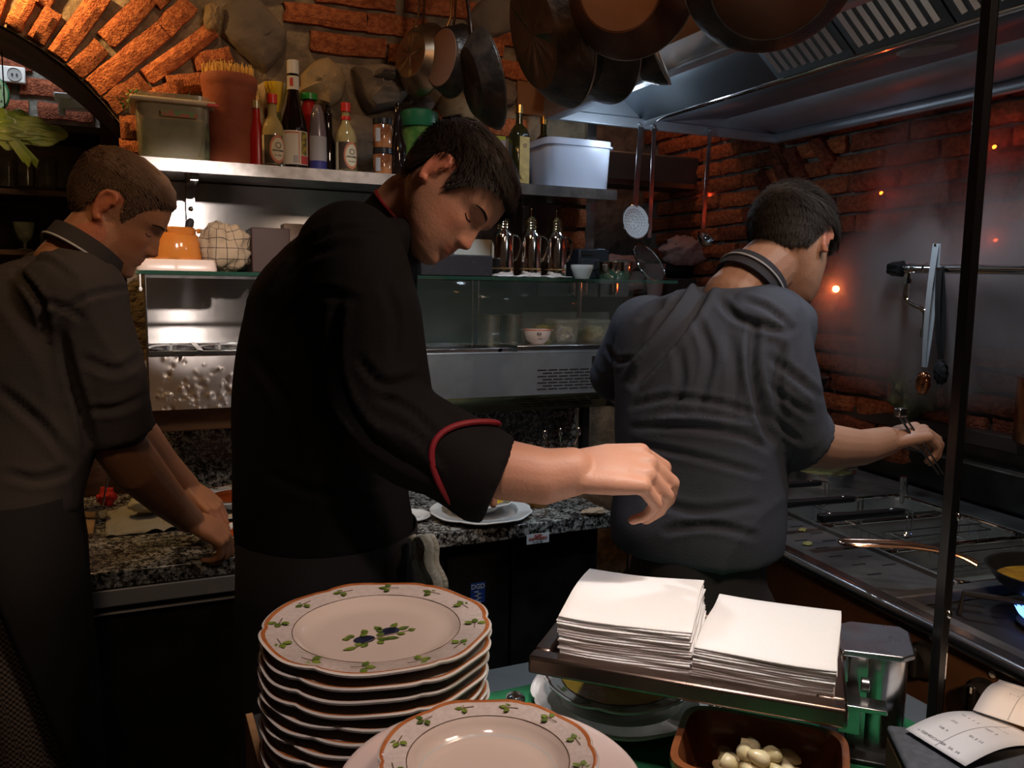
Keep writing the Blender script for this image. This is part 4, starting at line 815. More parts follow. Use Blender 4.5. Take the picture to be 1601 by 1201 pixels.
def basin(x0, x1, y0, y1, zt, zb, rr=.05):
    out = []
    for (z, ins) in ((zt, 0), (zt - .006, .006), (zb + .02, .014), (zb, .035)):
        ring = []
        for cx, cy, a0 in ((x1 - rr, y1 - rr, 0), (x0 + rr, y1 - rr, 90), (x0 + rr, y0 + rr, 180), (x1 - rr, y0 + rr, 270)):
            for k in range(6): a = R(a0 + 18 * k); q = rr - ins * .4; ring.append(Vector((cx + (q) * math.cos(a) - math.copysign(ins * .6, math.cos(a)) * 0, cy + q * math.sin(a), z)))
        out.append(ring)
    return out
for (y0, y1) in ((-.395, -.175), (-.165, .045), (.055, .262)):
    bs = MB(); rg = basin(.21, .665, y0, y1, .893, .74); bs.ring_tube(rg, cap=False); n = len(bs.v); bs.f.append(tuple(range(n - 24, n))); bs.m.append(0)
    o = O('basin', bs, M_basin, st, solid=.0015)
    O('basin_rim', MB().tube([v + Vector((0, 0, .002)) for v in rg[0]], .0045, 8, closed=True), M_chrome, o)
O('water', MB().bb((.215, -.39, .80), (.66, .26, .815)), mat('starchy water', (.22, .24, .22), .05, col2=(.30, .32, .28), scale=6, bump=.15, bscale=25, spec=.8), st)
O('overflow_pipe', MB().cyl((.66, .245, .88), (.66, .245, .955), .012), M_chrome, st)
O('back_ledge', MB().bb((.78, -1.6, 1.068), (.853, .82, 1.112)), mat('dark greasy ledge', (.075, .055, .048), .35, .5, col2=(.12, .09, .08), scale=6), st, bevel=.004)
O('splash_panel', MB().bb((.80, -1.6, .80), (.83, .82, 1.07)), mat('grimy steel', (.16, .16, .16), .30, 1.0, col2=(.08, .08, .08), scale=4, rvar=.2), st)
O('wall_rail', MB().tube([(.765, .45, 1.02), (.765, -1.6, 1.02)], .008, 10), M_steelp, st); O('wall_rail', MB().tube([(.755, -.10, .98), (.755, -1.6, .965)], .010, 10), M_steelp, st)
for k in range(3):     # burners
    y = -.60 - k * .36
    O('burner_well', MB().bb((.06, y - .16, .876), (.72, y + .16, .879)), M_blackm, st)
    for x in (.215, .53):
        bu = O('burner', MB().lathe([(0, 0), (.052, 0), (.056, .012), (.040, .020), (.040, .026), (0, .028)], 28, (x, y, .879)), M_blackm, st)
        gr = MB()
        for q in range(4):
            a = q * PI / 2 + PI / 4; gr.tube([(x + .15 * math.cos(a), y + .15 * math.sin(a), .882), (x + .145 * math.cos(a), y + .145 * math.sin(a), .925), (x + .03 * math.cos(a), y + .03 * math.sin(a), .925)], .006, 6)
        O('pan_support', gr, M_blackm, st)
fm = mat('gas flame', (.02, .05, .3), .5, emit=(.12, .30, 1.0), estr=4.0); fl_ = MB()
for k in range(22):
    a = 2 * PI * k / 22; x, y = .215 + .044 * math.cos(a), -.60 + .044 * math.sin(a); p = Vector((x, y, .900)); d = Vector((math.cos(a) * .016, math.sin(a) * .016, .016))
    fl_.tube([p, p + d * .5, p + d], [.0028, .0034, .0004], 6)
tag(O('flame', fl_, fm, st), kind='stuff')
light('burner_glow', 'POINT', SP(.215, -.60, .935), .03, (.35, .5, 1.0), .03)
def knob(y, z):
    M = Matrix.Translation((-.004, y, z)) @ Matrix.Rotation(-PI / 2, 4, 'Y')
    k = O('knob', MB().lathe([(0, 0), (.034, 0), (.036, .006), (.030, .010), (.028, .030), (.024, .033), (0, .033)], 32, (0, 0, 0), M), M_black, st)
    O('grip', MB().box((-.037, y, z), (.010, .012, .056)), M_black, k, bevel=.003); O('pointer', MB().box((-.0425, y, z + .02), (.0015, .003, .010)), M_white, k)
for y, z in ((-.538, .822), (-.669, .812), (-.95, .812), (-1.1, .812)):
    knob(y, z); O('screw', MB().lathe([(0, 0), (.0065, 0), (.006, .002), (0, .003)], 16, (0, 0, 0), Matrix.Translation((-.003, y - .005, z + .046)) @ Matrix.Rotation(-PI / 2, 4, 'Y')), M_white, st, label='small pale screw head')
for y, z in ((-.60, .745), (-.72, .75)): O('screw', MB().lathe([(0, 0), (.0065, 0), (.006, .002), (0, .003)], 16, (0, 0, 0), Matrix.Translation((-.003, y, z)) @ Matrix.Rotation(-PI / 2, 4, 'Y')), M_white, st)
# basket handles laid over the slotted ledge
def basket(loc, label):
    t = T('basket_handle', label, 'handle', SP(*loc), SRZ, 'pasta basket handles over the basin')
    rings = [[Vector((x, math.copysign(abs(math.cos(a)) ** .5, math.cos(a)) * w_, math.copysign(abs(math.sin(a)) ** .5, math.sin(a)) * h_)) for a in [2 * PI * (k + .5) / 16 for k in range(16)]] for x, w_, h_ in ((0, .005, .005), (.004, .012, .010), (.03, .013, .0105), (.09, .0115, .008), (.235, .0115, .008), (.245, .008, .006))]
    O('grip', MB().ring_tube(rings), mat('black grip', (.010, .010, .011), .35), t, smooth=50)
    w_ = MB()
    for s_ in (-.008, .008): w_.tube(smoothpath([(.225, s_, 0), (.258, s_, .001), (.266, s_, -.008), (.266, s_, -.060), (.255, s_ * 1.8, -.064), (.235, s_ * 3, -.062)], 5), .0022, 6)
    w_.tube([(.235, -.024, -.062), (.235, .024, -.062)], .0022, 6); O('wire', w_, M_chrome, t)
    wb_ = MB()
    for k in range(7): wb_.tube([(.275, -.09 + k * .03, -.085), (.275, -.09 + k * .03, -.13), (.60, -.09 + k * .03, -.13), (.60, -.09 + k * .03, -.085)], .0012, 5)
    for k in range(8): wb_.tube([(.275 + k * .046, -.09, -.13), (.275 + k * .046, .09, -.13)], .0012, 5)
    wb_.tube([(.272, -.092, -.083), (.272, .092, -.083), (.605, .092, -.083), (.605, -.092, -.083)], .0022, 6, closed=True); O('basket', wb_, M_steelp, t)
    o = MB().ball((.03, 0, .0105), (.006, .006, .002), 10, 6).ball((.21, 0, .0085), (.006, .006, .002), 10, 6); O('rivet', o, M_chrome, t); return t
b0 = basket((.037, .013, .972), 'middle of three black basket handles resting over the slotted ledge')
dup(b0, SP(.070, -.120, .972), label='nearest of three black basket handles, beside the copper-toned pan handle')
dup(b0, SP(.070, .185, .972), label='farthest of three black basket handles, close to the cook\'s hip')
# round pots behind the basin
def pot(loc, r_, h, label, fillm, lidpole=True):
    t = T('bain_marie_pot', label, 'pot', SP(*loc), SRZ, 'sauce pots behind the pasta basin')
    O('body', MB().lathe([(0, 0), (r_, 0), (r_, h), (r_ + .006, h + .003), (r_ + .006, h + .006), (r_ - .003, h + .004), (r_ - .003, .01), (0, .008)], 36), M_steelp, t)
    O('sauce', MB().lathe([(0, h - .022), (r_ - .004, h - .022)], 30), fillm, t)
    if lidpole: O('spoon_handle', MB().tube([(0, -.02, h - .025), (.01, -r_ + .005, h + .02), (.02, -r_ - .04, h + .035)], .005, 8), M_steelp, t)
    return t
pot((.28, .50, .90), .10, .04, 'wide steel pot of red sauce behind the pasta basin', mat('tomato sauce', (.45, .09, .01), .25, col2=(.60, .22, .03), scale=30))
pot((.54, .46, .90), .095, .035, 'wide steel pot of greenish broth behind the pasta basin', mat('green broth', (.16, .15, .05), .15, col2=(.24, .22, .08), scale=18))
r = random.Random(9); lm = mat('lettuce scrap', (.40, .42, .16), .6)
for k, (x, y) in enumerate(((.135, .02), (.075, -.08), (.12, .09))):
    T1('herb_scrap', fold_blob(.012, .008, .008, k + 2, 12, 8, .3), lm, ['pale leafy scrap under the middle basket handle', 'small green scrap on the slotted ledge near the front edge', 'leafy crumb close to the farthest basket handle'][k], 'food scrap', SP(x, y, .8955), SRZ, smooth=80)
# frying pan on the burner
t = T('steel_frying_pan', 'pan of yellow sauce on the burner with looped coppery steel handle', 'pan', SP(.275, -.555, .934), SRZ)
O('body', MB().lathe([(0, 0), (.085, 0), (.100, .010), (.118, .034), (.122, .038), (.116, .038), (.098, .012), (0, .004)], 44), M_black, t)
O('sauce', MB().lathe([(0, .016), (.08, .016), (.100, .015)], 36), mat('yellow sauce', (.55, .30, .03), .25, col2=(.40, .20, .03), scale=30, bump=.3, bscale=60), t)
hw = MB(); P = smoothpath([(-.10, .09, .030), (-.13, .12, .045), (-.20, .165, .052), (-.29, .212, .050), (-.305, .232, .048), (-.288, .243, .050), (-.19, .195, .052), (-.11, .145, .040), (-.075, .110, .026)], 6)
hw.tube(P, .0055, 10, flat=.8); O('handle', hw, mat('copper-toned steel', (.62, .40, .30), .18, 1.0), t)
O('tongs_rest', MB().tube([(-.02, -.02, .05), (.10, -.06, .045), (.22, -.10, .04)], [.003, .006, .006], 8, flat=.5), M_steelp, t)
t = T('white_dish', 'white plate edge behind the pan on the range', 'plate', SP(.47, -.64, .9255), SRZ); O('body', MB().lathe([(0, 0), (.07, 0), (.11, .018), (.108, .020), (.07, .004), (0, .004)], 40), M_white, t)
# pot filler
t = T('pot_filler_tap', 'chrome pot-filler tap on a long horizontal pipe with black knob', 'tap', PX(1420, 420, 2.02)); pp = PX(1601, 422, 2.02) - PX(1420, 420, 2.02)
O('pipe', MB().tube([(0, 0, 0), pp * 3], .013, 16), M_chrome, t); O('collar', MB().tube([(0, .012, 0), (0, -.005, 0), (0, -.02, 0), (0, -.045, 0), (0, -.06, 0)], [.011, .016, .014, .010, .015], 16), M_chrome, t)
kn = MB(); rings = []
for y, q in ((.018, .014), (.022, .022), (.060, .019), (.066, .012)):
    rings.append([Vector(((q * (1 + .10 * math.cos(5 * a))) * math.cos(a), y, q * (1 + .10 * math.cos(5 * a)) * math.sin(a))) for a in np.linspace(0, 2 * PI, 40, endpoint=False)])
O('knob', kn.ring_tube(rings), MATS['black grip'], t, smooth=50)
O('nut', MB().tube([(0, 0, -.010), (0, 0, -.03), (0, 0, -.030), (0, 0, -.042)], [.009, .009, .014, .014], 6), M_chrome, t)
O('spout', MB().tube(smoothpath([(0, 0, -.04), (0, 0, -.075), (0, -.006, -.092), (0, -.03, -.104), (0, -.055, -.112), (0, -.068, -.125), (0, -.070, -.15), (0, -.070, -.168)], 5), .0085, 12), M_chrome, t)
O('aerator', MB().lathe([(0, -.192), (.012, -.192), (.012, -.168), (0, -.168)], 20, (0, -.070, 0)), M_chrome, t)
# tongs hanging on the pipe
def tongs(p, q, headr, m, hm, label, slots=True):
    a = PX(*p, 2.0); b_ = PX(*q, 2.0); d = b_ - a; L_ = d.length; t = T('kitchen_tongs', label, 'tongs', a, group='tongs hanging on the tap pipe')
    z = -d.normalized(); y = Vector((0, 1, 0)); y = (y - z * y.dot(z)).normalized(); x = y.cross(z); M = Matrix(((x.x, y.x, z.x, 0), (x.y, y.y, z.y, 0), (x.z, y.z, z.z, 0), (0, 0, 0, 1)))
    for s_ in (-1, 1):
        hb = MB(); rg = []
        for k in range(13):
            u = k / 12; w_ = .0095 - .003 * u; xx = s_ * (.003 + .008 * math.sin(PI * u)) ; rg.append([M @ Vector((xx + c_ * .0012, e_ * w_, .012 - u * L_ * .82)) for c_, e_ in ((-1, -1), (1, -1), (1, 1), (-1, 1))])
        O('arm', hb.ring_tube(rg), m, t, bevel=.0005)
        if slots: O('slot', MB().bb((s_ * .0035 - .003, -.0022, -.06), (s_ * .0035 - .0005, .0022, -.022), M).bb((s_ * .0035 - .005, -.0022, -.115), (s_ * .0035 - .002, .0022, -.075), M), M_blackm, t)
        hd_ = MB(); n = 40; rim = lambda a, r, zz: 1 + .07 * math.cos(9 * a)
        Mh = M @ Matrix.Translation((s_ * .006, 0, -L_ * .90)) @ Matrix.Rotation(s_ * PI / 2, 4, 'Y')
        hd_.lathe([(0, .008), (headr * .6, .006), (headr * .9, .001), (headr, -.003)], n, (0, 0, 0), Mh @ Matrix.Diagonal((1.35, .85, 1, 1)), rim); O('head', hd_, hm, t, solid=.001)
    O('hinge', MB().tube([M @ Vector((-.006, 0, .008)), M @ Vector((.006, 0, .008))], .004, 10), M_chrome, t); return t
tongs((1464, 388), (1441, 622), .024, mat('satin aluminium', (.62, .66, .70), .5, .4), M_cu, 'steel tongs with slotted arms hanging from the tap pipe')
tongs((1470, 425), (1471, 600), .024, M_blackm, M_blackm, 'black tongs hanging right behind the steel tongs', False)
t = T('copper_pot', 'tall copper pot on the ledge at the right picture edge', 'pot', PX(1640, 680, 2.165)); O('body', MB().lathe([(0, 0), (.078, 0), (.082, .006), (.082, .17), (.086, .174), (.078, .174), (.077, .01), (0, .008)], 44), M_cu, t); O('handle', MB().tube(bez((-.08, -.02, .15), (-.14, -.06, .17), (-.14, -.06, .09), (-.081, -.02, .08), 8), .006, 8), M_cu, t)
t.location.z = 1.112
T1('black_pot', MB().lathe([(0, 0), (.05, 0), (.056, .05), (.058, .052), (.053, .052), (.048, .01), (0, .008)], 36), M_blackm, 'small black pot on the ledge beside the right cook\'s sleeve', 'pot', SP(.815, .905 - .13, 1.1125), bevel=.001)
t = T('pan_on_ledge', 'dark pan with raised rim next to the cook\'s upper arm', 'pan', PD(1258, 588, 2.35)); O('body', MB().lathe([(0, -.06), (.04, -.06), (.062, -.01), (.065, 0), (.060, 0), (.04, -.05), (0, -.054)], 36), M_black, t); O('stand', MB().cyl((0, 0, -.06), (0, 0, 1.1125 - t.location.z), .03), M_blackm, t)
T1('fern_bunch', fold_blob(.10, .07, .22, 6, amp=.3), mat('drying herbs', (.13, .13, .05), .9, col2=(.22, .21, .09), scale=25, bump=1.0, bscale=50), 'pale bundle of dried herbs on the ledge behind the tap', 'herbs', SP(.812, .36, 1.1125), smooth=80)
# red signal lamps
M_rlamp = mat('glowing red lamp', (1, .1, .02), .4, emit=(1.0, .12, .01), estr=14)
M_hot = mat('hot lamp core', (1, .5, .2), .4, emit=(1.0, .42, .12), estr=40)
for k, (px, py, X, big) in enumerate(((1307, 452, 2.18, 1), (1378, 302, 2.20, 0), (1555, 230, 2.2, 0), (1557, 376, 2.2, 0))):
    p = PX(px, py, X); lb = ['bright red spotlight on the brick wall right of the cook\'s face', 'small red lamp high in the steam above the tap', 'highest red lamp near the right picture edge', 'orange-red lamp near the right picture edge above the pipe'][k]
    t = T('red_spotlight', lb, 'lamp', p); r_ = .011 if big else .006
    d = (CAM - p).normalized(); Q = d.to_track_quat('Z', 'Y').to_matrix().to_4x4()
    O('housing', MB().lathe([(0, -.05), (r_ * 1.5, -.045), (r_ * 1.7, -.006), (r_ * 1.25, -.002), (r_ * 1.2, -.02), (0, -.021)], 24, (0, 0, 0), Q), M_black, t)
    O('bulb', MB().ball((0, 0, 0), r_, 16, 10), M_hot if big else M_rlamp, t); O('arm', MB().cyl((0, 0, 0), (2.25 - X, .0, -.03), .006), M_black, t)
    light('red_glow', 'POINT', p + d * .05 + Vector((-.01, 0, .0)), 0.16 if big else .045, (1, .06, .01), .012)
p = PY(1096, 297, 3.0); t = T('red_spotlight', 'red-orange lamp in the room behind, left of the ladle handle', 'lamp', p); O('bulb', MB().ball((0, 0, 0), (.018, .01, .010), 16, 10), M_rlamp, t); O('arm', MB().cyl((0, 0, 0), (0, .02, .13), .005), M_black, t); light('red_glow', 'POINT', p + Vector((0, -.06, -.03)), 0.15, (1, .08, .02), .015)

# ------------------------------------------------------------------ pans hanging from the rack above the frame
rk = T('pan_rack', 'steel rack bars above the picture that carry the hanging pans', 'rack', (0, 0, 0))
M_iron = mat('seasoned iron', (.030, .024, .020), .38, .6, col2=(.095, .060, .040), scale=14, lo=.4, hi=.7, rvar=.25, bump=.25, bscale=60)
M_rust = mat('heat-browned iron', (.16, .062, .030), .36, .7, col2=(.09, .035, .018), scale=6, rvar=.15, bump=.08, bscale=20)
M_alu = mat('burnished aluminium', (.46, .36, .26), .34, 1.0, col2=(.38, .29, .20), scale=8, rvar=.15)
M_alur = mat('spun aluminium base', (.62, .46, .33), .40, .9)
O('bar', MB().tube([(.55, 2.33, 2.52), (1.2, 2.33, 2.52)], .010, 10), M_steelp, rk); O('bar', MB().tube([(.70, 1.70, 2.50), (1.9, 1.62, 2.50)], .010, 10), M_steelp, rk)
for p_ in ((.55, 2.33), (1.2, 2.33), (.70, 1.70), (1.9, 1.62)): O('hanger', MB().tube([(p_[0], p_[1], 2.51), (p_[0], p_[1], 3.0)], .006, 8), M_steelp, rk)
def hang_pan(name, label, c, r_, depth, nrm, updir, m, mb=None, base=.72, hl=.2, grp=None, wire=False, bar=None, ring=True):
    n_ = Vector(nrm).normalized(); u = Vector(updir); u = (u - n_ * u.dot(n_)).normalized(); s_ = u.cross(n_)
    # local: z = opening normal, x = up (handle side)
    M = Matrix(((u.x, s_.x, n_.x, 0), (u.y, s_.y, n_.y, 0), (u.z, s_.z, n_.z, 0), (0, 0, 0, 1)))
    t = T(name, label, 'pan', c, 0, grp)
    prof = [(0, -depth), (r_ * base * .97, -depth), (r_ * base, -depth + .003), (r_ * .90, -depth * .45), (r_ * .985, -.004), (r_, 0)]
    b_ = MB().lathe(prof, 56, (0, 0, 0), M); O('body', b_, m, t, solid=.003)
    if mb: O('base_disc', MB().lathe([(0, -depth - .0025), (r_ * base * .93, -depth - .0025), (r_ * base * .96, -depth - .0005)], 48, (0, 0, 0), M), mb, t)
    if ring: O('rim', MB().tube([M @ Vector((r_ * math.cos(a), r_ * math.sin(a), 0)) for a in np.linspace(0, 2 * PI, 56, endpoint=False)], .0022, 6, closed=True), mat('worn bright edge', (.42, .36, .30), .35, 1.0), t)
    if wire:
        for q in (-.012, .012): O('handle', MB().tube([M @ Vector(v) for v in [(r_ * .93, q * 1.6, -.02), (r_ + .02, q, -.012), (r_ + hl, q * .5, 0)]], .0035, 8), mat('bronzed rod', (.42, .27, .16), .3, 1.0), t)
    else:
        rg = []
        for k in range(9):
            v = k / 8; xx = r_ * .95 + (hl + r_ * .05) * v; w_ = .013 - .004 * math.sin(PI * v); zz = -.012 + .016 * v + .012 * math.sin(PI * v); rg.append([M @ Vector((xx, a_ * w_, zz + b2 * .0025)) for a_, b2 in ((-1, -1), (1, -1), (1, 1), (-1, 1))])
        O('handle', MB().ring_tube(rg), M_steelp if m is M_alu else m, t, bevel=.001)
    return t
def cv(a, b_, c): return RT * a + UP * b_ + FW * c
G1 = 'pans hanging against the wall'; G2 = 'black iron pans above the centre'
hang_pan('aluminium_pan', 'leftmost aluminium pan on the wall, its rounded outside towards us', PD(662, 94, 2.42), .104, .05, cv(.66, 0, .75), cv(.03, 1, 0), M_alu, None, .62, .26, G1, True)
hang_pan('frying_pan', 'middle wall pan showing a shiny round copper-toned base', PD(712, 96, 2.34), .100, .045, cv(.80, 0, .60), cv(.06, 1, 0), M_iron, M_alur, .82, .26, G1, True)
hang_pan('black_frying_pan', 'rightmost wall pan, dark and nearly edge-on with a chrome handle', PD(764, 124, 2.24), .132, .050, cv(.93, .28, .24), cv(-.28, .96, 0), M_iron, None, .70, .24, G1)
hang_pan('iron_pan', 'leftmost big black iron pan of the overhead cluster', PD(872, 46, 1.80), .165, .060, cv(.90, .32, .30), cv(-.34, .94, 0), M_iron, None, .70, .24, G2)
hang_pan('iron_pan', 'second big black iron pan from the left in the overhead cluster', PD(927, 50, 1.90), .165, .060, cv(.80, .46, .34), cv(-.50, .86, 0), M_iron, None, .70, .24, G2)
hang_pan('browned_pan', 'large heat-browned pan, its pale brown base turned towards us', PD(985, -18, 1.62), .130, .060, cv(.42, .30, .84), cv(-.3, .95, 0), M_rust, mat('greyish pan base', (.36, .20, .12), .40, .8, col2=(.26, .13, .08), scale=5, rvar=.1), .66, .22, G2)
hang_pan('iron_pan', 'smaller black pan just right of the browned pan, tilted open', PD(1020, 68, 1.92), .100, .050, cv(.84, .36, -.34), cv(-.40, .9, 0), M_iron, None, .70, .26, G2)
hang_pan('underside_pan', 'big dark pan seen from below at the top right of the centre', PD(1205, -48, 1.45), .150, .045, cv(.12, .74, .66), cv(.2, .6, -.7), M_iron, mat('brown pan base', (.15, .060, .032), .42, .6, col2=(.10, .04, .02), scale=5), .72, .22)
hang_pan('small_dark_pan', 'small dark round pan between the browned pan and the big right pan', PD(1068, -2, 1.75), .035, .03, cv(.1, .5, .8), cv(0, 1, -.2), M_iron, None, .75, .14)

# ------------------------------------------------------------------ serving pass in the foreground
pt = T('serving_table', 'steel-topped serving table in the foreground with tan edge', 'table', (0, 0, 0))
O('table_top', MB().bb((.132, .10, .870), (1.05, 1.158, .896)), mat('blue-grey steel top', (.28, .33, .36), .35, .9, col2=(.22, .26, .29), scale=5, rvar=.15), pt, bevel=.003)
O('edge_strip', MB().bb((.124, .10, .790), (.134, 1.16, .8975)), mat('tan edge', (.40, .24, .12), .5, col2=(.30, .18, .09), scale=20), pt, bevel=.001)
O('cabinet', MB().bb((.14, .12, .05), (1.03, 1.12, .87)), M_black, pt)
T1('green_cloth', MB().grid(lambda u, v: (.42 + .56 * u, .45 + .63 * v, .8985 + .0012 * noise.noise(Vector((u * 6, v * 6, 0)))), 24, 24), mat('green felt', (.010, .15, .055), .85, col2=(.015, .20, .08), scale=30), 'green cloth lying on the steel serving table', 'cloth', (0, 0, 0), solid=.002, smooth=80)

M_pl = mat('cream porcelain', (.62, .53, .47), .10, coat=.6, spec=.6); M_pll = mat('painted rim ground', (.52, .46, .43), .20, col2=(.57, .51, .48), scale=160, lo=.42, hi=.58, bump=.15, bscale=300, coat=.3)
M_rimb = mat('brown glaze line', (.33, .105, .03), .2, col2=(.42, .15, .05), scale=60, coat=.5); M_back = mat('plate underside', (.55, .53, .50), .22, coat=.4)
def lob(a, n=8, k=.022):
    t = (a * 6 / (2 * PI) + .25) % 1.0; d = min(t, 1 - t) * 2
    return 1 - .024 * math.exp(-d * 8) + .010 * math.sin(PI * min(1, d * 1.25)) - .006 * d
def plate_mb(r_, deep, lobes=True, rimw=.30, sc=1.0, h=.026):
    ri = r_ * (1 - rimw); b_ = MB(); n = 96
    prof = [(0, h - deep, 0), (ri * .72, h - deep, 0), (ri * .86, h - deep + .002, 0), (ri * .96, h - .010, 0), (ri, h - .005, 0), (ri * 1.02, h - .004, 1), (r_ * .945, h - .0005, 1), (r_ * .952, h, 2), (r_ * .980, h + .0006, 2), (r_, h - .0006, 3), (r_ * .996, h - .0030, 3), (r_ * .95, h - .0045, 4), (ri, h - .011, 4), (ri * .72, h - deep - .004, 4), (ri * .66, h - deep - .008, 4), (ri * .62, h - deep - .004, 4), (0, h - deep - .004, 4)]
    vs = [(0, 0, prof[0][1])]; fs = []; ms = []
    def q(rr, a): f = (rr / r_) ** 6 if lobes else 0; return rr * (1 + (lob(a) - 1) * f)
    for (rr, z, m_) in prof[1:-1]:
        for j in range(n): a = 2 * PI * j / n; vs.append((q(rr, a) * math.cos(a), q(rr, a) * math.sin(a), z + (.0012 * math.cos(8 * a) * (rr / r_) ** 6 if lobes else 0)))
    vs.append((0, 0, prof[-1][1])); K = len(prof) - 2
    mm = {0: 0, 1: 1, 2: 2, 3: 3, 4: 3}
    for j in range(n): fs.append((0, 1 + j, 1 + (j + 1) % n)); ms.append(0)
    for k in range(K - 1):
        for j in range(n): a = 1 + k * n; fs.append((a + j, a + (j + 1) % n, a + n + (j + 1) % n, a + n + j)); ms.append(mm[prof[k + 2][2]])
    e_ = len(vs) - 1
    for j in range(n): a = 1 + (K - 1) * n; fs.append((a + j, e_, a + (j + 1) % n)); ms.append(3)
    b_.v = vs; b_.f = fs; b_.m = ms; return b_
PM = [M_pl, M_pll, M_rimb, M_back]
leafm = mat('painted leaf', (.17, .24, .035), .3, col2=(.07, .12, .025), scale=90); plumm = mat('painted plum', (.012, .014, .035), .2, col2=(.03, .035, .07), scale=70); stemm = mat('painted stem', (.10, .06, .03), .4)
def leaf(b_, x, y, z, a, L_, w_):
    pts = [(0, 0), (.3, .42), (.6, .45), (1, 0), (.6, -.45), (.3, -.42)]; b_.add([(x + L_ * (p[0] * math.cos(a)) - w_ * p[1] * math.sin(a), y + L_ * p[0] * math.sin(a) + w_ * p[1] * math.cos(a), z) for p in pts], [(0, 1, 2, 3), (0, 3, 4, 5)])
def rim_leaves(t, r_, h, n=12, rimw=.30, ph=0):
    b_ = MB(); s_ = MB(); rc = r_ * (1 - rimw * .52); k_ = r_ / .13
    for i in range(n):
        a = 2 * PI * i / n + ph; z = h + .0007 - .0035 * (1 - (rc / r_ - (1 - rimw)) / rimw) * .9; z = h - .0008
        cx, cy = rc * math.cos(a), rc * math.sin(a); ta = a - PI / 2
        for da, L_, off in ((0, .0125, .002), (1.25, .0115, .002), (-1.25, .0125, .003)): aa = ta + PI + da; leaf(b_, cx + off * k_ * math.cos(aa), cy + off * k_ * math.sin(aa), z, aa, L_ * k_, .0085 * k_)
        s_.tube([(cx - .004 * math.cos(ta), cy - .004 * math.sin(ta), z), (cx + .012 * math.cos(ta) * k_, cy + .012 * math.sin(ta) * k_, z)], .0004, 4)
    tag(O('painted_leaves', b_, leafm, t), kind='stuff'); tag(O('painted_stems', s_, stemm, t), kind='stuff')
def plate_thing(name, label, loc, r_, deep, lobes, mats, group=None, leaves=True, fruit=False, ph=0, rz=0, rimw=.30, h=.026, rot=None):
    t = T(name, label, 'plate', loc, rz, group, rot); O('dish', plate_mb(r_, deep, lobes, rimw, h=h), mats, t, smooth=60)
    if leaves:
        rim_leaves(t, r_, h, 12, rimw, ph); O('well_line', MB().tube([(r_ * (1 - rimw) * 1.01 * math.cos(a), r_ * (1 - rimw) * 1.01 * math.sin(a), h - .0042) for a in np.linspace(0, 2 * PI, 72, endpoint=False)], .0005, 4, closed=True), stemm, t)
    if fruit:
        z = h - deep + .0006; f = MB()
        for cx, cy, a0 in ((-.0165, -.0045, .1), (.016, .007, .2)):
            f.add([(cx + .0125 * math.cos(q) * math.cos(a0) - .0095 * math.sin(q) * math.sin(a0), cy + .0125 * math.cos(q) * math.sin(a0) + .0095 * math.sin(q) * math.cos(a0), z + .0003) for q in np.linspace(0, 2 * PI, 24, endpoint=False)], [tuple(range(24))])
        O('painted_plums', f, plumm, t)
        f = MB(); r = random.Random(6)
        for (x, y, a, L_) in ((.012, .018, 2.0, .018), (.028, .020, .8, .020), (.036, .010, .2, .020), (.030, -.004, -.5, .014), (-.014, .012, 1.7, .018), (-.034, .008, 2.6, .014), (-.042, .004, 3.0, .013), (-.002, .0, .3, .014), (-.022, -.022, -2.4, .016), (-.005, -.020, -1.2, .014), (.008, -.014, -.3, .022), (-.004, -.010, -.6, .02), (-.040, -.030, 3.3, .022), (-.030, -.024, 2.8, .012), (.050, .0, .1, .013), (-.018, .004, 2.0, .012), (.006, .010, 1.3, .014)):
            leaf(f, x * .72, y * .72, z + .0006, a, L_ * .78, .0088)
        O('painted_sprig', f, leafm, t); O('painted_twig', MB().tube([(-.03, -.021, z), (0, -.004, z), (.042, .001, z)], .0006, 4), stemm, t)
    return t
# stack of deep plates
SC = PD(586, 990, .955); base_z = .899; SXY = (.242, .892)
n_st = 14; ptc = .0148; rs = .1300
me_p = plate_mb(rs, .017, True, .28).mesh('dish', PM, 60); r = random.Random(12)
for k in range(n_st):
    top = k == n_st - 1; z = base_z + k * ptc - .001 + .0005; dx, dy = r.uniform(-.002, .002), r.uniform(-.002, .002)
    if top: tt = plate_thing('plate', 'top plate of the tall stack, painted with plums and leafy sprigs', (SXY[0], SXY[1], z), rs, .017, True, PM, 'stacked porcelain plates', fruit=True, rimw=.28, ph=.12)
    else:
        tt = T('plate', ('scallop-edged plate %sfrom the top of the tall stack' % ORD[n_st - 1 - k]) if k else 'bottom scallop-edged plate carrying the whole tall stack', 'plate', (SXY[0] + dx, SXY[1] + dy, z), r.uniform(-.25, .25), 'stacked porcelain plates'); link('dish', me_p, tt)
# charger and soup plate in front
M_lav = mat('lilac porcelain', (.56, .47, .45), .14, coat=.6)
PC = Vector((.262, .606, 0))
M_lav = mat('lilac porcelain', (.56, .47, .45), .14, coat=.6); LV = [M_lav] * 4
T_ch = plate_thing('charger_plate', 'large plain pinkish plate under the empty soup plate in front', (PC.x, PC.y, 1.066), .130, .010, False, LV, leaves=False, h=.018)
plate_thing('soup_plate', 'empty leaf-rimmed soup plate on the plain charger at the bottom edge', (PC.x - .001, PC.y + .004, 1.0795), .0935, .020, True, PM, rimw=.27, ph=.4, h=.028)
me_l = plate_mb(.115, .012, False, .30, h=.020).mesh('dish', LV, 60)
for k in range(12):
    tt = T('plain_plate', 'plain pinkish plate, %sbelow the charger in the low stack' % (ORD[11 - k] or 'first '), 'plate', (PC.x, PC.y, .899 + k * .0138), 0, 'plain plates under the charger'); link('dish', me_l, tt)
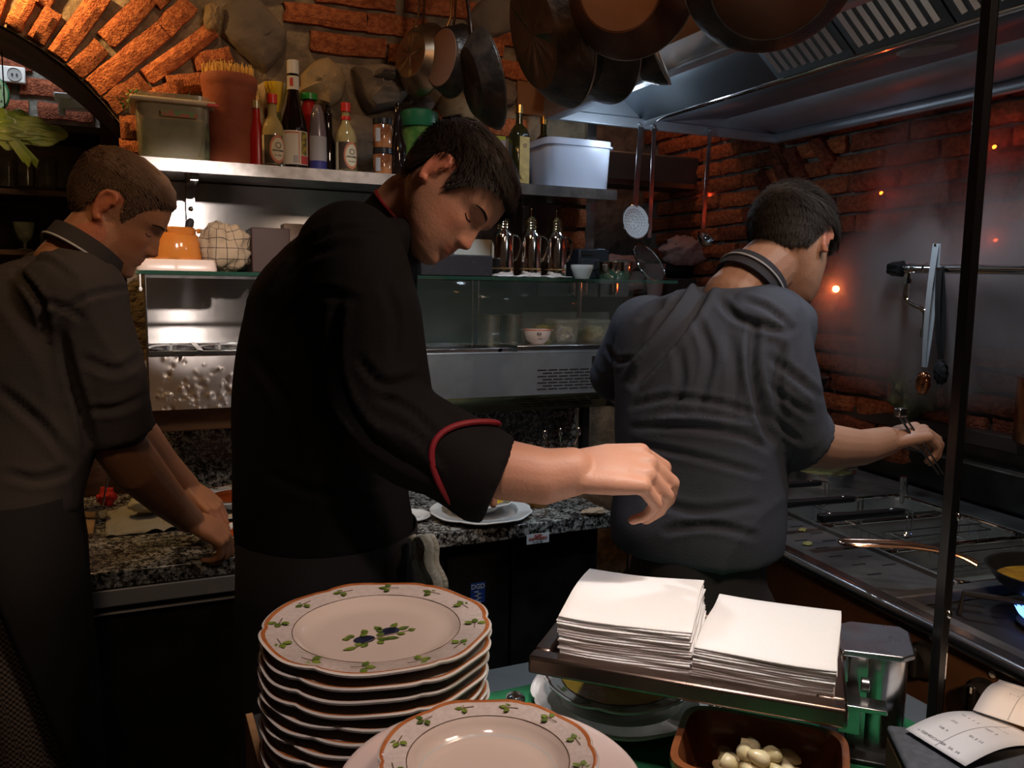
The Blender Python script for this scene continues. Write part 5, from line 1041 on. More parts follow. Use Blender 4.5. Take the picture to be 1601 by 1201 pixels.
# soup under the napkin tray
BC = PZ(968, 1073, .925) + Vector((0, 0, 0))
plate_thing('under_plate', 'plain white scalloped plate beneath the bowl of yellow soup', (BC.x, BC.y, .9000), .128, .010, True, [M_white, M_white, M_white, M_white], leaves=False, h=.017)
sp_ = plate_thing('soup_bowl', 'leaf-rimmed bowl full of yellow soup partly under the napkin tray', (BC.x - .009, BC.y - .008, .9105), .105, .024, True, [M_white, mat('white rim', (.62, .64, .63), .2, coat=.4), mat('dark brown line', (.07, .03, .02), .3), M_white], rimw=.24, h=.036)
O('soup', MB().lathe([(0, 0), (.04, 0), (.0795, 0)], 48, (0, 0, .0328)), mat('yellow soup', (.62, .36, .02), .18, col2=(.70, .44, .05), scale=22, bump=.2, bscale=50), sp_)
hb = MB(); r = random.Random(8)
for k in range(26): a = r.uniform(0, 6.28); x, y = r.gauss(.0, .016), r.gauss(.01, .010); leaf(hb, x, y - .02, .0334, a, .005, .004)
tag(O('herb_flecks', hb, mat('parsley', (.06, .13, .02), .6), sp_), kind='stuff')
def spoon(name, label, loc, rot):
    t = T(name, label, 'cutlery', loc, rot=rot); rg = []
    O('bowl', MB().lathe([(0, -.004), (.008, -.003), (.014, 0)], 20, (0, 0, .005), Matrix.Diagonal((1.5, 1, 1, 1))), M_chrome, t, solid=.0008)
    O('handle', MB().tube(smoothpath([(.018, 0, .005), (.04, 0, .012), (.09, 0, .010), (.15, 0, .005)], 4), [.0022] * 8 + [.003] * 5, 8, flat=.6), M_chrome, t)
p = PZ(806, 1096, .902); spoon('spoon', 'spoon lying behind the soup plate, left of the yellow soup', (p.x, p.y, .9015), (0, 0, -1.9)); p = PZ(1125, 1107, .902); spoon('teaspoon', 'spoon tip peeking out between the yellow soup and the garlic dish', (p.x, p.y, .9015), (0, 0, .3))
# napkin tray on its stand
A = PZ(825, 1026, 1.045); B_ = PZ(1327, 1112, 1.045); tx = (B_ - A).normalized(); ty = Vector((-tx.y, tx.x, 0)); ta = math.atan2(tx.y, tx.x); TL = (B_ - A).length; TW = .235
TM = Matrix.Translation((A.x, A.y, 1.045)) @ Matrix.Rotation(ta, 4, 'Z')
tr = T('napkin_tray', 'bronze-toned steel tray raised on a stand, holding two piles of napkins', 'tray', (A.x, A.y, 1.045), ta)
M_tray = mat('bronzed steel', (.32, .24, .20), .26, 1.0, col2=(.24, .18, .15), scale=7, rvar=.15)
O('floor', MB().bb((.008, .008, -.021), (TL - .008, TW - .008, -.012)), M_tray, tr)
O('rim', MB().bb((0, 0, -.023), (TL, .026, 0)).bb((0, TW - .02, -.023), (TL, TW, 0)).bb((0, .026, -.023), (.022, TW - .02, 0)).bb((TL - .034, .026, -.023), (TL, TW - .02, 0)), M_tray, tr, bevel=.004)
O('wing_plate', MB().prism([(TL - .03, TW - .012), (TL + .012, TW + .03), (TL + .075, TW + .035), (TL + .085, TW + .02), (TL + .085, TW - .055), (TL + .07, TW - .07), (TL, TW - .075)], -.006, .002), mat('bluish bright steel', (.50, .53, .58), .3, 1.0, col2=(.40, .43, .48), scale=25, rvar=.25), tr, bevel=.002)
stn = MB().tube([(TL + .048, TW - .02, -.148), (TL + .048, TW - .02, -.006)], .034, 28).bb((TL + .008, TW - .05, -.148), (TL + .045, TW + .012, -.006)); O('stand', stn, M_steelp, tr, bevel=.003)
O('clamp', MB().bb((TL - .004, TW - .12, -.085), (TL + .022, TW - .05, -.050)).bb((TL - .01, TW - .13, -.050), (TL + .05, TW - .10, -.044)).cyl((TL + .022, TW - .085, -.035), (TL + .032, TW - .085, -.035), .009, n=16), M_steelp, tr, bevel=.001)
O('base_foot', MB().bb((TL - .02, TW - .08, -.1485), (TL + .09, TW + .04, -.138)), M_black, tr, bevel=.002)
M_nap = mat('white tissue', (.80, .78, .77), .95, bump=.25, bscale=500, sss=.05)
def napkin_mesh(w_, d_, t_, seed, top=False, curl=0.0):
    r = random.Random(seed); nu, nv = 14, 12; sd = Vector((seed, 0, 0))
    def f(u, v):
        x = (u - .5) * w_; y = (v - .5) * d_; z = .0012 * noise.noise(Vector((u * 2.2, v * 2.2, 3.3)) + sd * .04) * 2 + curl * (abs(v - .5) * 2) ** 2 * -.004 + curl * .006 * (u - .3) ** 2
        return (x + .0012 * math.sin(v * 5 + seed), y + .0012 * math.sin(u * 5 + seed * 2), z)
    b_ = MB().grid(f, nu, nv); me = b_.mesh('napkin', M_nap, 80); return me
def pile(cx, cy, w_, d_, n, rz, label_top, label_rest, grp, lean=0.0, curl=0.0):
    ms = [napkin_mesh(w_, d_, .003, k + int(cx * 100), curl=curl) for k in range(4)]
    for k in range(n):
        o = link('napkin', ms[k % 4]); zz = -.0108 + k * .0029 + .0013
        a = ta + rz + r.uniform(-.012, .012); o.matrix_world = TM @ Matrix.Translation((cx + r.uniform(-.0012, .0012) - lean * k / n, cy + r.uniform(-.001, .001), zz)) @ Matrix.Rotation(rz + r.uniform(-.010, .010), 4, 'Z')
        m = o.modifiers.new('s', 'SOLIDIFY'); m.thickness = .0025; m.offset = 0
        bv = o.modifiers.new('b', 'BEVEL'); bv.width = .0008; bv.segments = 1
        tag(o, label_top if k == n - 1 else (('white napkin %sfrom the top of ' % ORD[n - 1 - k]) if k else 'bottom white napkin of ') + label_rest, 'napkin', grp)
pile(.112, .130, .166, .186, 20, .03, 'top white napkin of the taller left pile on the bronze tray', 'the taller left pile', 'napkins in the left pile', .006, 1.0)
pile(.278, .126, .160, .190, 15, -.05, 'top white napkin of the lower right pile on the bronze tray', 'the lower right pile', 'napkins in the right pile', -.004, .5)
# garlic in a clay dish
GA = Vector((.640, .712, 0))
t = T('clay_dish', 'oblong dark-brown clay dish holding garlic cloves under the tray', 'dish', (GA.x, GA.y - .012, .8995), ta - .02)
M_clay = mat('brown glazed clay', (.16, .052, .020), .22, col2=(.24, .085, .03), scale=10, coat=.6); 
def rr2(sx, sy, z, e=.36): return [Vector((math.copysign(abs(math.cos(a)) ** e, math.cos(a)) * sx, math.copysign(abs(math.sin(a)) ** e, math.sin(a)) * sy, z)) for a in [2 * PI * (k + .5) / 56 for k in range(56)]]
O('body', MB().ring_tube([rr2(.080, .062, 0), rr2(.086, .068, .008), rr2(.092, .074, .060), rr2(.097, .079, .070), rr2(.096, .078, .077), rr2(.088, .070, .077), rr2(.084, .066, .060), rr2(.076, .058, .014), rr2(.05, .04, .010)]), M_clay, t, smooth=60)
gmes = []
for k in range(4):
    g = MB(); rg = []
    for i in range(9):
        v = i / 8; rr_ = .0125 * (math.sin(PI * (.06 + .88 * v)) ** .65) * (1 - .25 * v); rg.append([Vector((rr_ * (1 if math.cos(a) > 0 else .72) * math.cos(a) + .004 * math.sin(PI * v), rr_ * math.sin(a) * .9, (v - .5) * .030)) for a in np.linspace(0, 2 * PI, 14, endpoint=False)])
    if k % 2: rg = rg[:6]
    gmes.append(g.ring_tube(rg).mesh('garlic_clove', mat('peeled garlic', (.72, .64, .40), .35, col2=(.62, .52, .26), scale=30, sss=.15, coat=.3), 60))
r = random.Random(21); gm_ = []
Mg = Matrix.Translation((GA.x, GA.y - .012, .8995)) @ Matrix.Rotation(ta - .02, 4, 'Z')
for k in range(46):
    lay = 0 if k < 16 else (1 if k < 30 else (2 if k < 41 else 3)); sx = (.052, .046, .036, .020)[lay]; sy = (.036, .032, .024, .012)[lay]
    for tr_ in range(60):
        p = Vector((r.uniform(-sx, sx), r.uniform(-sy, sy), .024 + lay * .0155 + r.uniform(0, .003)))
        if all((p - q).length > .0215 for q in gm_): break
    gm_.append(p); o = link('garlic_clove', gmes[k % 4]); o.matrix_world = Mg @ Matrix.Translation(p) @ Matrix.Rotation(r.uniform(0, 6.3), 4, 'Z') @ Matrix.Rotation(r.uniform(.9, 2.2), 4, 'X')
    tag(o, 'peeled garlic clove heaped in the brown clay dish', 'garlic', 'peeled garlic cloves')
# black post in the foreground
p0 = PD(1545, 40, 1.0); zt = 2.4
t = T('black_post', 'thin black upright post in the right foreground with a bright chrome edge', 'post', (p0.x, p0.y, 0)); O('bar', MB().bb((-.0068, -.007, .8975), (.0058, .007, zt)), mat('satin black', (.010, .009, .010), .3), t, bevel=.0008, )
O('chrome_edge', MB().bb((.0058, -.006, .8975), (.0085, .004, zt)), M_chrome, t); O('screw', MB().ball((.004, -.0075, 1.085), (.0045, .003, .006), 12, 8), M_chrome, t); O('screw', MB().ball((.006, -.0075, 1.215), (.003, .003, .005), 12, 8), M_chrome, t)
# box with order slips
BX = PZ(1470, 1185, .955); t = T('slate_box', 'dark grey felt-topped box at the lower right holding order slips', 'box', (BX.x + .055, BX.y - .035, .8975), -.62)
O('body', MB().bb((-.11, -.06, 0), (.11, .06, .050)), mat('walnut side', (.14, .07, .035), .5), t, bevel=.006); O('top', MB().bb((-.11, -.06, .050), (.11, .06, .060)), mat('slate felt', (.060, .066, .080), .85, col2=(.09, .098, .12), scale=90, lo=.35, hi=.7), t, bevel=.004)
def slip(cx, cy, rz, z, w_, l_, bend, label, lines):
    t = T('order_slip', label, 'paper', (cx, cy, z), rz, 'printed order slips')
    zf = lambda v: bend * math.sin(PI * min(1, v * 1.1)) * .8 + .004
    O('sheet', MB().grid(lambda u, v: (w_ * (u - .5), l_ * (v - .5), zf(v)), 4, 18), mat('slip paper', (.62, .62, .66), .8, col2=(.66, .66, .70), scale=6), t, solid=.0004, smooth=80)
    O('fold_line', MB().tube([(-.001, l_ * (v - .5), zf(v) + .0005) for v in np.linspace(.02, .98, 12)], .0006, 4), mat('grey crease', (.40, .40, .44), .8), t)
    for i, (s_, x, v, sz) in enumerate(lines):
        e_ = .02; ang = math.atan2((zf(v + e_) - zf(v - e_)), 2 * e_ * l_)
        text('printed_line', s_, sz, mat('faded ink', (.30, .30, .34), .8), t, Matrix.Translation((w_ * (x - .5), l_ * (v - .5), zf(v) + .0009)) @ Matrix.Rotation(ang, 4, 'X'), .0001)
s1 = PZ(1525, 1150, .965)
slip(s1.x, s1.y, -.30 - PI / 2 + .25, .9595, .085, .135, .012, 'curled white order slip with faint printing lying on the slate box', [('11  1  1  1', .25, .62, .006), ('XX', .25, .42, .006), ('MIT  3', .62, .60, .006), ('01 5 11', .7, .35, .006), ('x GEMISCHTER  SA  M', .45, .08, .006), ('------ -----', .6, .75, .005), ('OB  0', .3, .25, .005)])
s2_ = PZ(1592, 1110, .972)
slip(s2_.x + .02, s2_.y + .01, -1.2, .9655, .08, .12, .012, 'second order slip overlapping at the right picture edge', [('1 - 1', .4, .5, .006)])

# ------------------------------------------------------------------ things on the granite counter
CZ = .9005
redsoup = mat('tomato soup', (.42, .06, .01), .15, col2=(.50, .09, .02), scale=30)
def cplate(px, py, r_, label, fill=None, z=CZ, ru=None):
    c = PZ(px, py, z + .015); t = plate_thing('dinner_plate', label, (c.x, c.y, z), r_, .012, True, [M_white, M_white, M_white, M_white], leaves=False, h=.020)
    return t, c
t, c = cplate(372, 792, .125, 'white plate under the bowl of red soup at the left cook\'s hands'); 
t2 = plate_thing('red_soup_plate', 'wide rimmed plate of red tomato soup behind the left cook\'s hands', (c.x, c.y + .01, CZ + .014), .105, .022, True, [M_white, M_white, M_rimb, M_white], leaves=True, rimw=.26, h=.034); O('soup', MB().lathe([(0, 0), (.073, 0)], 40, (0, 0, .028)), redsoup, t2)
c = PZ(378, 828, .93); t2 = plate_thing('near_red_soup', 'nearer bowl of red soup next to the left cook\'s fingers', (c.x + .03, c.y - .02, CZ), .085, .024, True, [M_white, M_white, M_rimb, M_white], leaves=False, rimw=.22, h=.036); O('soup', MB().lathe([(0, 0), (.060, 0)], 40, (0, 0, .030)), redsoup, t2)
c = PZ(357, 806, .95); t = T('folded_ticket', 'small beige paper ticket with black scribble between the red soups', 'paper', (c.x, c.y, .948), .25); O('sheet', MB().bb((-.032, -.010, 0), (.032, .010, .0012)), mat('beige paper', (.52, .40, .28), .8), t); text('scribble', '5', .014, M_ink, t, Matrix.Translation((-.012, 0, .0016)), .0001)
c = PZ(752, 797, .915); t = plate_thing('plate_with_spill', 'large white plate on the granite below the central cook\'s cuff', (c.x, c.y, CZ), .135, .010, True, [M_white, M_white, M_white, M_white], leaves=False, h=.016)
t2 = plate_thing('yellow_soup_plate', 'tilted leaf-rimmed plate of yellow soup beneath the central cook\'s forearm', (c.x + .002, c.y + .01, CZ + .013), .100, .022, True, [M_white, M_pll, M_rimb, M_white], leaves=True, rimw=.30, h=.032, rot=(.0, -.05, 0)); O('soup', MB().lathe([(0, 0), (.064, 0)], 40, (0, 0, .024)), MATS['yellow soup'], t2)
c = PZ(640, 806, .91); plate_thing('saucer', 'small white saucer at the central cook\'s hip on the granite', (c.x, c.y, CZ), .055, .006, False, [M_white, M_white, M_white, M_white], leaves=False, h=.012)
c = PZ(845, 794, .9); t = bottle('spread_jar', 'amber jar with white label reading Andros under the cook\'s wrist', 'jar', (c.x, c.y + .02, CZ), [(0, 0), (.030, 0), (.033, .006), (.033, .070), (.028, .080), (0, .080)], mat('amber jam', (.36, .14, .02), .1, coat=.6), M_gold, (.029, .078, .092)); O('label', band_label(.0332, .024, .062, -2.4, -.5), mat('paper label', (.6, .55, .5), .6), t); O('fruit_print', band_label(.0332, .050, .068, -1.9, -1.2, off=.001), mat('lemon print', (.62, .48, .05), .6), t)
round_text(t, 'Andros', .012, M_ink, .0335, .037, -1.45)
c = PZ(818, 790, .9); bottle('honey_jar', 'small amber jar with barcode label left of the spread jar', 'jar', (c.x, c.y + .05, CZ), [(0, 0), (.022, 0), (.024, .005), (.024, .06), (.02, .068), (0, .068)], MATS['amber jam'], M_gold, (.021, .066, .078)); 
c = PZ(900, 775, .9); t = T('cutlery_holder', 'glass cutlery holder with spoons behind the moving hand', 'holder', (c.x, c.y + .10, CZ)); O('glass', MB().lathe([(0, 0), (.045, 0), (.05, .12), (.048, .12), (.043, .005), (0, .005)], 28), M_glass, t)
for k, (dx, dy, s_) in enumerate(((-.02, 0, -.3), (.03, .01, .35), (.0, .02, .1))): O('spoon', MB().tube([(dx * .3, dy, .01), (dx + s_ * .1, dy, .155)], .002, 6).ball((dx + s_ * .105, dy, .165), (.008, .003, .014), 10, 8), M_chrome, t)
c = PZ(965, 806, .9); T1('folded_cloth_pad', fold_blob(.035, .018, .018, 4, amp=.15), mat('cream cloth', (.60, .42, .28), .9), 'small cream folded pad at the right end of the granite', 'cloth', (c.x - .055, c.y + .03, CZ), smooth=80)
c = PZ(225, 815, .9); t = T('bread_in_paper', 'pale wrapped dough in crumpled paper in front of the left cook', 'bread', (c.x, c.y, CZ)); O('paper', MB().grid(lambda u, v: ((u - .5) * .17, (v - .5) * .24, .002 + .022 * abs(noise.noise(Vector((u * 4, v * 4, 2)))) + .02 * u * v), 20, 20), mat('waxed paper', (.34, .32, .28), .6), t, solid=.0006, smooth=50)
O('dough', fold_blob(.055, .032, .045, 2, amp=.10), mat('pale dough', (.50, .46, .32), .7), t, smooth=80).location = (.02, .015, .018)
c = PZ(150, 815, .9); t = T('measuring_scoop', 'steel scoop with dark content and long thin handle at the left end', 'scoop', (c.x, c.y, CZ)); O('cup', MB().lathe([(0, 0), (.022, 0), (.026, .03), (.030, .032), (.025, .032), (.02, .004), (0, .004)], 28), M_steelp, t); O('content', MB().lathe([(0, .026), (.0245, .026)], 20), M_blackm, t); O('handle', MB().tube([(.015, .015, .03), (.03, .05, .10)], .0025, 6), M_steelp, t)
T1('red_rag', fold_blob(.022, .02, .05, 8, amp=.3), mat('red rag', (.42, .02, .012), .8), 'crumpled red cloth beside the left cook\'s elbow', 'cloth', (c.x + .02, c.y + .14, CZ), smooth=80)
T1('cutting_board', MB().bb((-.07, -.06, 0), (.045, .13, .012)), mat('pale worn board', (.42, .27, .15), .7, col2=(.32, .2, .11), scale=14), 'pale wooden board at the far left end of the granite', 'board', (c.x - .045, c.y - .09, CZ), bevel=.003)
# ------------------------------------------------------------------ people
def remesh(mb, voxel, iters=4, name='m'):
    me = bpy.data.meshes.new(name); me.from_pydata(mb.v, [], mb.f)
    o = bpy.data.objects.new('tmp', me); C.objects.link(o)
    m = o.modifiers.new('r', 'REMESH'); m.mode = 'VOXEL'; m.voxel_size = voxel
    if iters: s_ = o.modifiers.new('s', 'SMOOTH'); s_.factor = .5; s_.iterations = iters
    bpy.context.view_layer.update(); dg = bpy.context.evaluated_depsgraph_get(); out = bpy.data.meshes.new_from_object(o.evaluated_get(dg))
    bpy.data.objects.remove(o); bpy.data.meshes.remove(me); out.name = name
    out.polygons.foreach_set('use_smooth', [True] * len(out.polygons)); return out
def caps(b, pts, n=18):
    # tapered chain with rounded joints: pts = [(vector, radius), ...]
    for p, r_ in pts: b.ball(p, r_, 18, 12)
    for i in range(len(pts) - 1):
        b.tube([pts[i][0], pts[i + 1][0]], [pts[i][1], pts[i + 1][1]], n)
def loft(b, secs, ax, ay, n=40, e=.88):
    rings = []
    for c, wx, wy in secs:
        rings.append([c + ax * wx * math.copysign(abs(math.cos(a)) ** e, math.cos(a)) + ay * wy * math.copysign(abs(math.sin(a)) ** e, math.sin(a)) for a in [2 * PI * k / n for k in range(n)]])
    # refine along the length
    b.ring_tube(rings)
def dense(secs, k=4):
    out = []
    for i in range(len(secs) - 1):
        a = secs[max(i - 1, 0)]; p = secs[i]; q = secs[i + 1]; d = secs[min(i + 2, len(secs) - 1)]
        for j in range(k):
            t = j / k; f = lambda A, B, C_, D: 0.5 * ((2 * B) + (C_ - A) * t + (2 * A - 5 * B + 4 * C_ - D) * t * t + (3 * B - A - 3 * C_ + D) * t ** 3)
            out.append(tuple(f(a[m], p[m], q[m], d[m]) for m in range(3)))
    out.append(secs[-1]); return out
def ip(x, xs, ys): return float(np.interp(x, xs, ys))
HZ = [-.118, -.112, -.100, -.080, -.060, -.040, -.020, 0, .020, .040, .070, .095, .110, .118]
HF = [.040, .072, .083, .086, .088, .088, .087, .087, .094, .093, .085, .066, .040, -.005]
HB = [.036, .020, .004, -.022, -.048, -.072, -.088, -.098, -.103, -.104, -.100, -.084, -.058, -.015]
HW = [.006, .026, .042, .055, .062, .067, .0715, .074, .0765, .078, .0745, .060, .040, .006]
def head_surf(z, a, off=0.0):
    # a = 0 faces forward (+y); returns local point of the head surface
    F = ip(z, HZ, HF) + off; B = ip(z, HZ, HB) - off; W_ = ip(z, HZ, HW) + off; c = (F + B) / 2; h = (F - B) / 2
    e = .86 if math.cos(a) > 0 else .95
    x = W_ * math.copysign(abs(math.sin(a)) ** e, math.sin(a)); y = c + h * math.copysign(abs(math.cos(a)) ** e, math.cos(a)); fr = max(0.0, math.cos(a))
    if fr > 0 and off == 0:
        g = lambda x0, s_, z0, t_: math.exp(-((x - x0) / s_) ** 2 - ((z - z0) / t_) ** 2)
        nz = ip(z, [-.052, -.046, -.040, -.033, -.022, -.005, .010, .020], [0, .004, .019, .025, .020, .012, .006, 0]); y += nz * math.exp(-(x / ip(z, [-.04, .01], [.0105, .0075])) ** 2)
        y += .009 * (g(.012, .006, -.037, .006) + g(-.012, .006, -.037, .006))
        y -= .012 * (g(.031, .016, .003, .010) + g(-.031, .016, .003, .010)); y += .0075 * (g(.031, .012, .001, .0075) + g(-.031, .012, .001, .0075))
        y += .004 * (g(.026, .018, .020, .006) + g(-.026, .018, .020, .006))
        y += .006 * g(0, .018, -.056, .0045) + .0065 * g(0, .015, -.067, .0045) - .004 * g(0, .020, -.0615, .0025) - .003 * g(0, .022, -.077, .005)
        y += .007 * g(0, .016, -.097, .012) + .004 * (g(.045, .014, -.022, .014) + g(-.045, .014, -.022, .014))
    return Vector((x, y, z))
def head_mb(b, M, sc=1.0, nz=74, na=96):
    zs = [-.118 + .236 * (0.5 - 0.5 * math.cos(PI * i / nz)) for i in range(nz + 1)]
    b.ring_tube([[M @ (head_surf(z, 2 * PI * j / na) * sc) for j in range(na)] for z in zs])
    for s_ in (-1, 1):     # ears
        E_ = Matrix.Translation((s_ * .0755 * sc, -.008 * sc, .004 * sc)) @ Matrix.Rotation(s_ * -.35, 4, 'Z') @ Matrix.Rotation(-.18, 4, 'X')
        pts = [(0, .008, -.026), (0, .001, -.031), (0, -.008, -.022), (0, -.016, -.004), (0, -.019, .012), (0, -.013, .026), (0, .000, .031), (0, .010, .024), (0, .012, .012)]
        P = [M @ (E_ @ (Vector((s_ * (.006 + .008 * max(0, -p[1] * 40)), p[1], p[2])) * sc)) for p in pts]
        caps(b, [(p, r_ * sc) for p, r_ in zip(P, (.005, .006, .0055, .0045, .0045, .0048, .0048, .004, .0035))], 8)
        mb2 = MB().ball((s_ * .005, -.004, .002), (.0045, .014, .026), 14, 10); b.add([M @ (E_ @ (Vector(v) * sc)) for v in mb2.v], mb2.f)
def hair_line(y): return ip(y, [-.12, -.075, -.045, -.030, -.012, .012, .022, .030, .050, .068, .085, .11], [-.050, -.050, -.036, .010, .036, .036, .000, -.012, .030, .052, .062, .066])
def hair_mask(p):
    return max(0.0, min(1.0, (p.z - hair_line(p.y)) / .014 + .2))
def hand_caps(b, W_, X, Z, side=1, curl=(.5, .7, .5), spread=.1, sc=1.0, thumb=(.5, .5)):
    X = X.normalized(); Z = (Z - X * Z.dot(X)).normalized(); Y = Z.cross(X) * side
    L = lambda x, y, z: W_ + (X * x + Y * y + Z * z) * sc
    ys = (.029, .010, -.009, -.026); tip = (.084, .090, .086, .078); rr = (.0100, .0105, .0100, .0088)
    for i in range(4): caps(b, [(L(.004, ys[i] * .55, 0), .0145 * sc), (L(.045, ys[i] * .85, .002), .0135 * sc), (L(tip[i], ys[i], .001), (rr[i] + .0012) * sc)], 12)
    eb = MB().ball((0, 0, 0), (.048, .036, .0165), 20, 12); b.add([L(.042 + v[0], v[1] + .001, v[2] + .001) for v in eb.v], eb.f); eb = MB().ball((0, 0, 0), (.030, .026, .019), 16, 10); b.add([L(.006 + v[0], v[1] + .001, v[2]) for v in eb.v], eb.f)
    lens = ((.041, .025, .021), (.045, .028, .022), (.041, .026, .021), (.033, .020, .019))
    for i in range(4):
        p = Vector((tip[i], ys[i], 0)); ang = 0; sp = (1.5 - i) * spread; chain = [(L(*p), rr[i] * sc)]
        for k in range(3):
            ang += curl[k] * (1 + .12 * (i - 1)); d = Vector((math.cos(ang) * math.cos(sp), math.sin(sp) * math.cos(ang), -math.sin(ang))); p = p + d * lens[i][k]; chain.append((L(*p), (rr[i] - .0010 * (k + 1)) * sc))
        caps(b, chain, 12)
    t0, t1 = thumb; p = Vector((.022, .026, -.006)); d = Vector((math.cos(t0) * .8, math.sin(t0), -.30)).normalized(); chain = [(L(.012, .014, -.004), .016 * sc), (L(*p), .0145 * sc)]
    p = p + d * .036; chain.append((L(*p), .0115 * sc)); d = (d + Vector((.5, -t1, -t1 * .6))).normalized(); p = p + d * .030; chain.append((L(*p), .0105 * sc)); d = (d + Vector((.3, -t1 * .6, -t1 * .4))).normalized(); p = p + d * .022; chain.append((L(*p), .0085 * sc)); caps(b, chain, 12)
def skin_mat(name, base):
    m = mat(name, base, .48, sss=.12, bump=.10, bscale=220); nt = m.node_tree; a = nt.nodes.new('ShaderNodeAttribute'); a.attribute_name = 'tint'
    nt.links.new(a.outputs['Color'], nt.nodes['Principled BSDF'].inputs['Base Color']); return m
def paint(me, M, sc, base, hair, stubble=.25):
    Mi = M.inverted(); at = me.color_attributes.new('tint', 'FLOAT_COLOR', 'POINT'); n = len(me.vertices); out = np.ones((n, 4), dtype=np.float32)
    B = Vector(base); lip = Vector((base[0] * .95, base[1] * .58, base[2] * .55)); red = Vector((base[0] * 1.05, base[1] * .68, base[2] * .62)); H = Vector(hair)
    for i, v in enumerate(me.vertices):
        p = (Mi @ v.co) / sc; c = B
        if abs(p.x) < .12 and -.13 < p.y < .14 and -.13 < p.z < .13:
            if p.y > .075 and abs(p.x) < .026: k = math.exp(-((p.z + .062) / .0085) ** 2 - (p.x / .021) ** 4); c = c.lerp(lip, min(1, k))
            k = math.exp(-(p.x / .016) ** 2 - ((p.z + .034) / .014) ** 2) if p.y > .09 else 0; c = c.lerp(red, k * .7)
            if abs(p.x) > .076 and -.035 < p.y < .02: c = c.lerp(red, .85)
            k = math.exp(-((abs(p.x) - .045) / .02) ** 2 - ((p.z + .030) / .02) ** 2) if p.y > .03 else 0; c = c.lerp(red, k * .5)
            if p.z < -.045 and p.y > .0 and not (abs(p.x) < .022 and abs(p.z + .062) < .009): c = c.lerp(H, stubble * min(1, (-.045 - p.z) / .02) * .5)
            for s_ in (-1, 1):
                k = math.exp(-((p.x - s_ * .031) / .016) ** 2 - ((p.z - .002) / .0055) ** 2) if p.y > .06 else 0; c = c.lerp(lip, k * .35)
            if abs(p.x) < .0795 or p.z > .035: c = c.lerp(H, hair_mask(p) * .9)
        out[i, :3] = c
    at.data.foreach_set('color', out.ravel())
def hair_obj(par, M, sc, colm, seed, n=5200, length=.022, th=.010, top=.008, flow=(0, .7, -.5)):
    r = random.Random(seed); b = MB(); nz, na = 46, 72; vs = []; keep = []
    for i in range(nz + 1):
        z = -.06 + .178 * math.sin(i / nz * PI / 2)
        for j in range(na):
            a = 2 * PI * j / na; p = head_surf(z, a, .0005); mk = hair_mask(p); t_ = (th + top * max(0, min(1, (p.z - .03) / .06))) * mk * (1 + .35 * noise.noise(p * 38 + Vector((seed, 0, 0))))
            p2 = head_surf(z, a, .0005 + t_); p2.z += t_ * max(0, p.z / .118) * .9; vs.append(M @ (p2 * sc)); keep.append(mk)
    fs = []
    for i in range(nz):
        for j in range(na):
            q = (i * na + j, i * na + (j + 1) % na, (i + 1) * na + (j + 1) % na, (i + 1) * na + j)
            if min(keep[k] for k in q) > .03: fs.append(q)
    c = sum((vs[nz * na + j] for j in range(na)), Vector()) / na; vs.append(c + (c - M.translation).normalized() * .002); fs += [(nz * na + j, nz * na + (j + 1) % na, len(vs) - 1) for j in range(na)]
    o = O('hair', MB().add(vs, fs), colm, par, smooth=80)
    s_ = MB(); fl_ = Vector(flow)
    k = 0
    while k < n:
        z = r.uniform(-.058, .112); a = r.uniform(0, 2 * PI); p = head_surf(z, a, .001); mk = hair_mask(p)
        if mk < r.random() * .8 + .1: continue
        k += 1; e1 = head_surf(z, a + .03, .001) - p; e2 = head_surf(min(.117, z + .004), a, .001) - p; nrm = e2.cross(e1).normalized(); 
        if nrm.dot(p - Vector((0, -.01, 0))) < 0: nrm = -nrm
        topf = max(0, min(1, (z - .0) / .08)); t_ = (th + top * max(0, min(1, (z - .03) / .06))) * mk * .8; side = Vector((r.uniform(-.5, .5), 0, 0))
        fd = (fl_ * topf + Vector((0, -.2, -1)) * (1 - topf) + side * .6); fd = (fd - nrm * fd.dot(nrm)).normalized(); L_ = length * (.35 + .65 * topf) * r.uniform(.6, 1.2) * (.4 + .6 * mk)
        p0 = p + nrm * t_ * .6; p1 = p0 + (nrm * .55 + fd * .6).normalized() * L_ * .5; p2 = p1 + (nrm * .05 + fd).normalized() * L_ * .6; w_ = fd.cross(nrm).normalized() * .0007
        s_.add([M @ (q * sc) for q in (p0 - w_, p0 + w_, p1 + w_ * .8, p1 - w_ * .8, p2)], [(0, 1, 2, 3), (3, 2, 4)])
    tag(O('hair_strands', s_, colm, o, smooth=0), kind='stuff'); return o
def head_matrix(c, fwd, up): 
    f = fwd.normalized(); u = (up - f * up.dot(f)).normalized(); x = f.cross(u); return Matrix(((x.x, f.x, u.x, c.x), (x.y, f.y, u.y, c.y), (x.z, f.z, u.z, c.z), (0, 0, 0, 1)))
def folds(me, amp, freq, stretch, seed, crease=None):
    sd = Vector((seed * 2.3, seed, 0)); st_ = Vector(stretch).normalized(); me.update(); ns = [v.normal.copy() for v in me.vertices]
    for v, n_ in zip(me.vertices, ns):
        p = v.co; q = (p - st_ * p.dot(st_) * .72) * freq + sd; w_ = noise.noise(p * freq * .35 + sd)
        f = math.exp(-abs(noise.noise(q)) * 9); f2 = math.exp(-abs(noise.noise(q * 1.9 + Vector((4, 4, 4)))) * 10); v.co = p + n_ * amp * (f * (.6 + w_) + .6 * f2 * (.5 - w_) + .9 * w_ - .2)
def v3(r_, u, a): return (RT * r_ + UP * u + FW * a)      # image-right, image-up, away
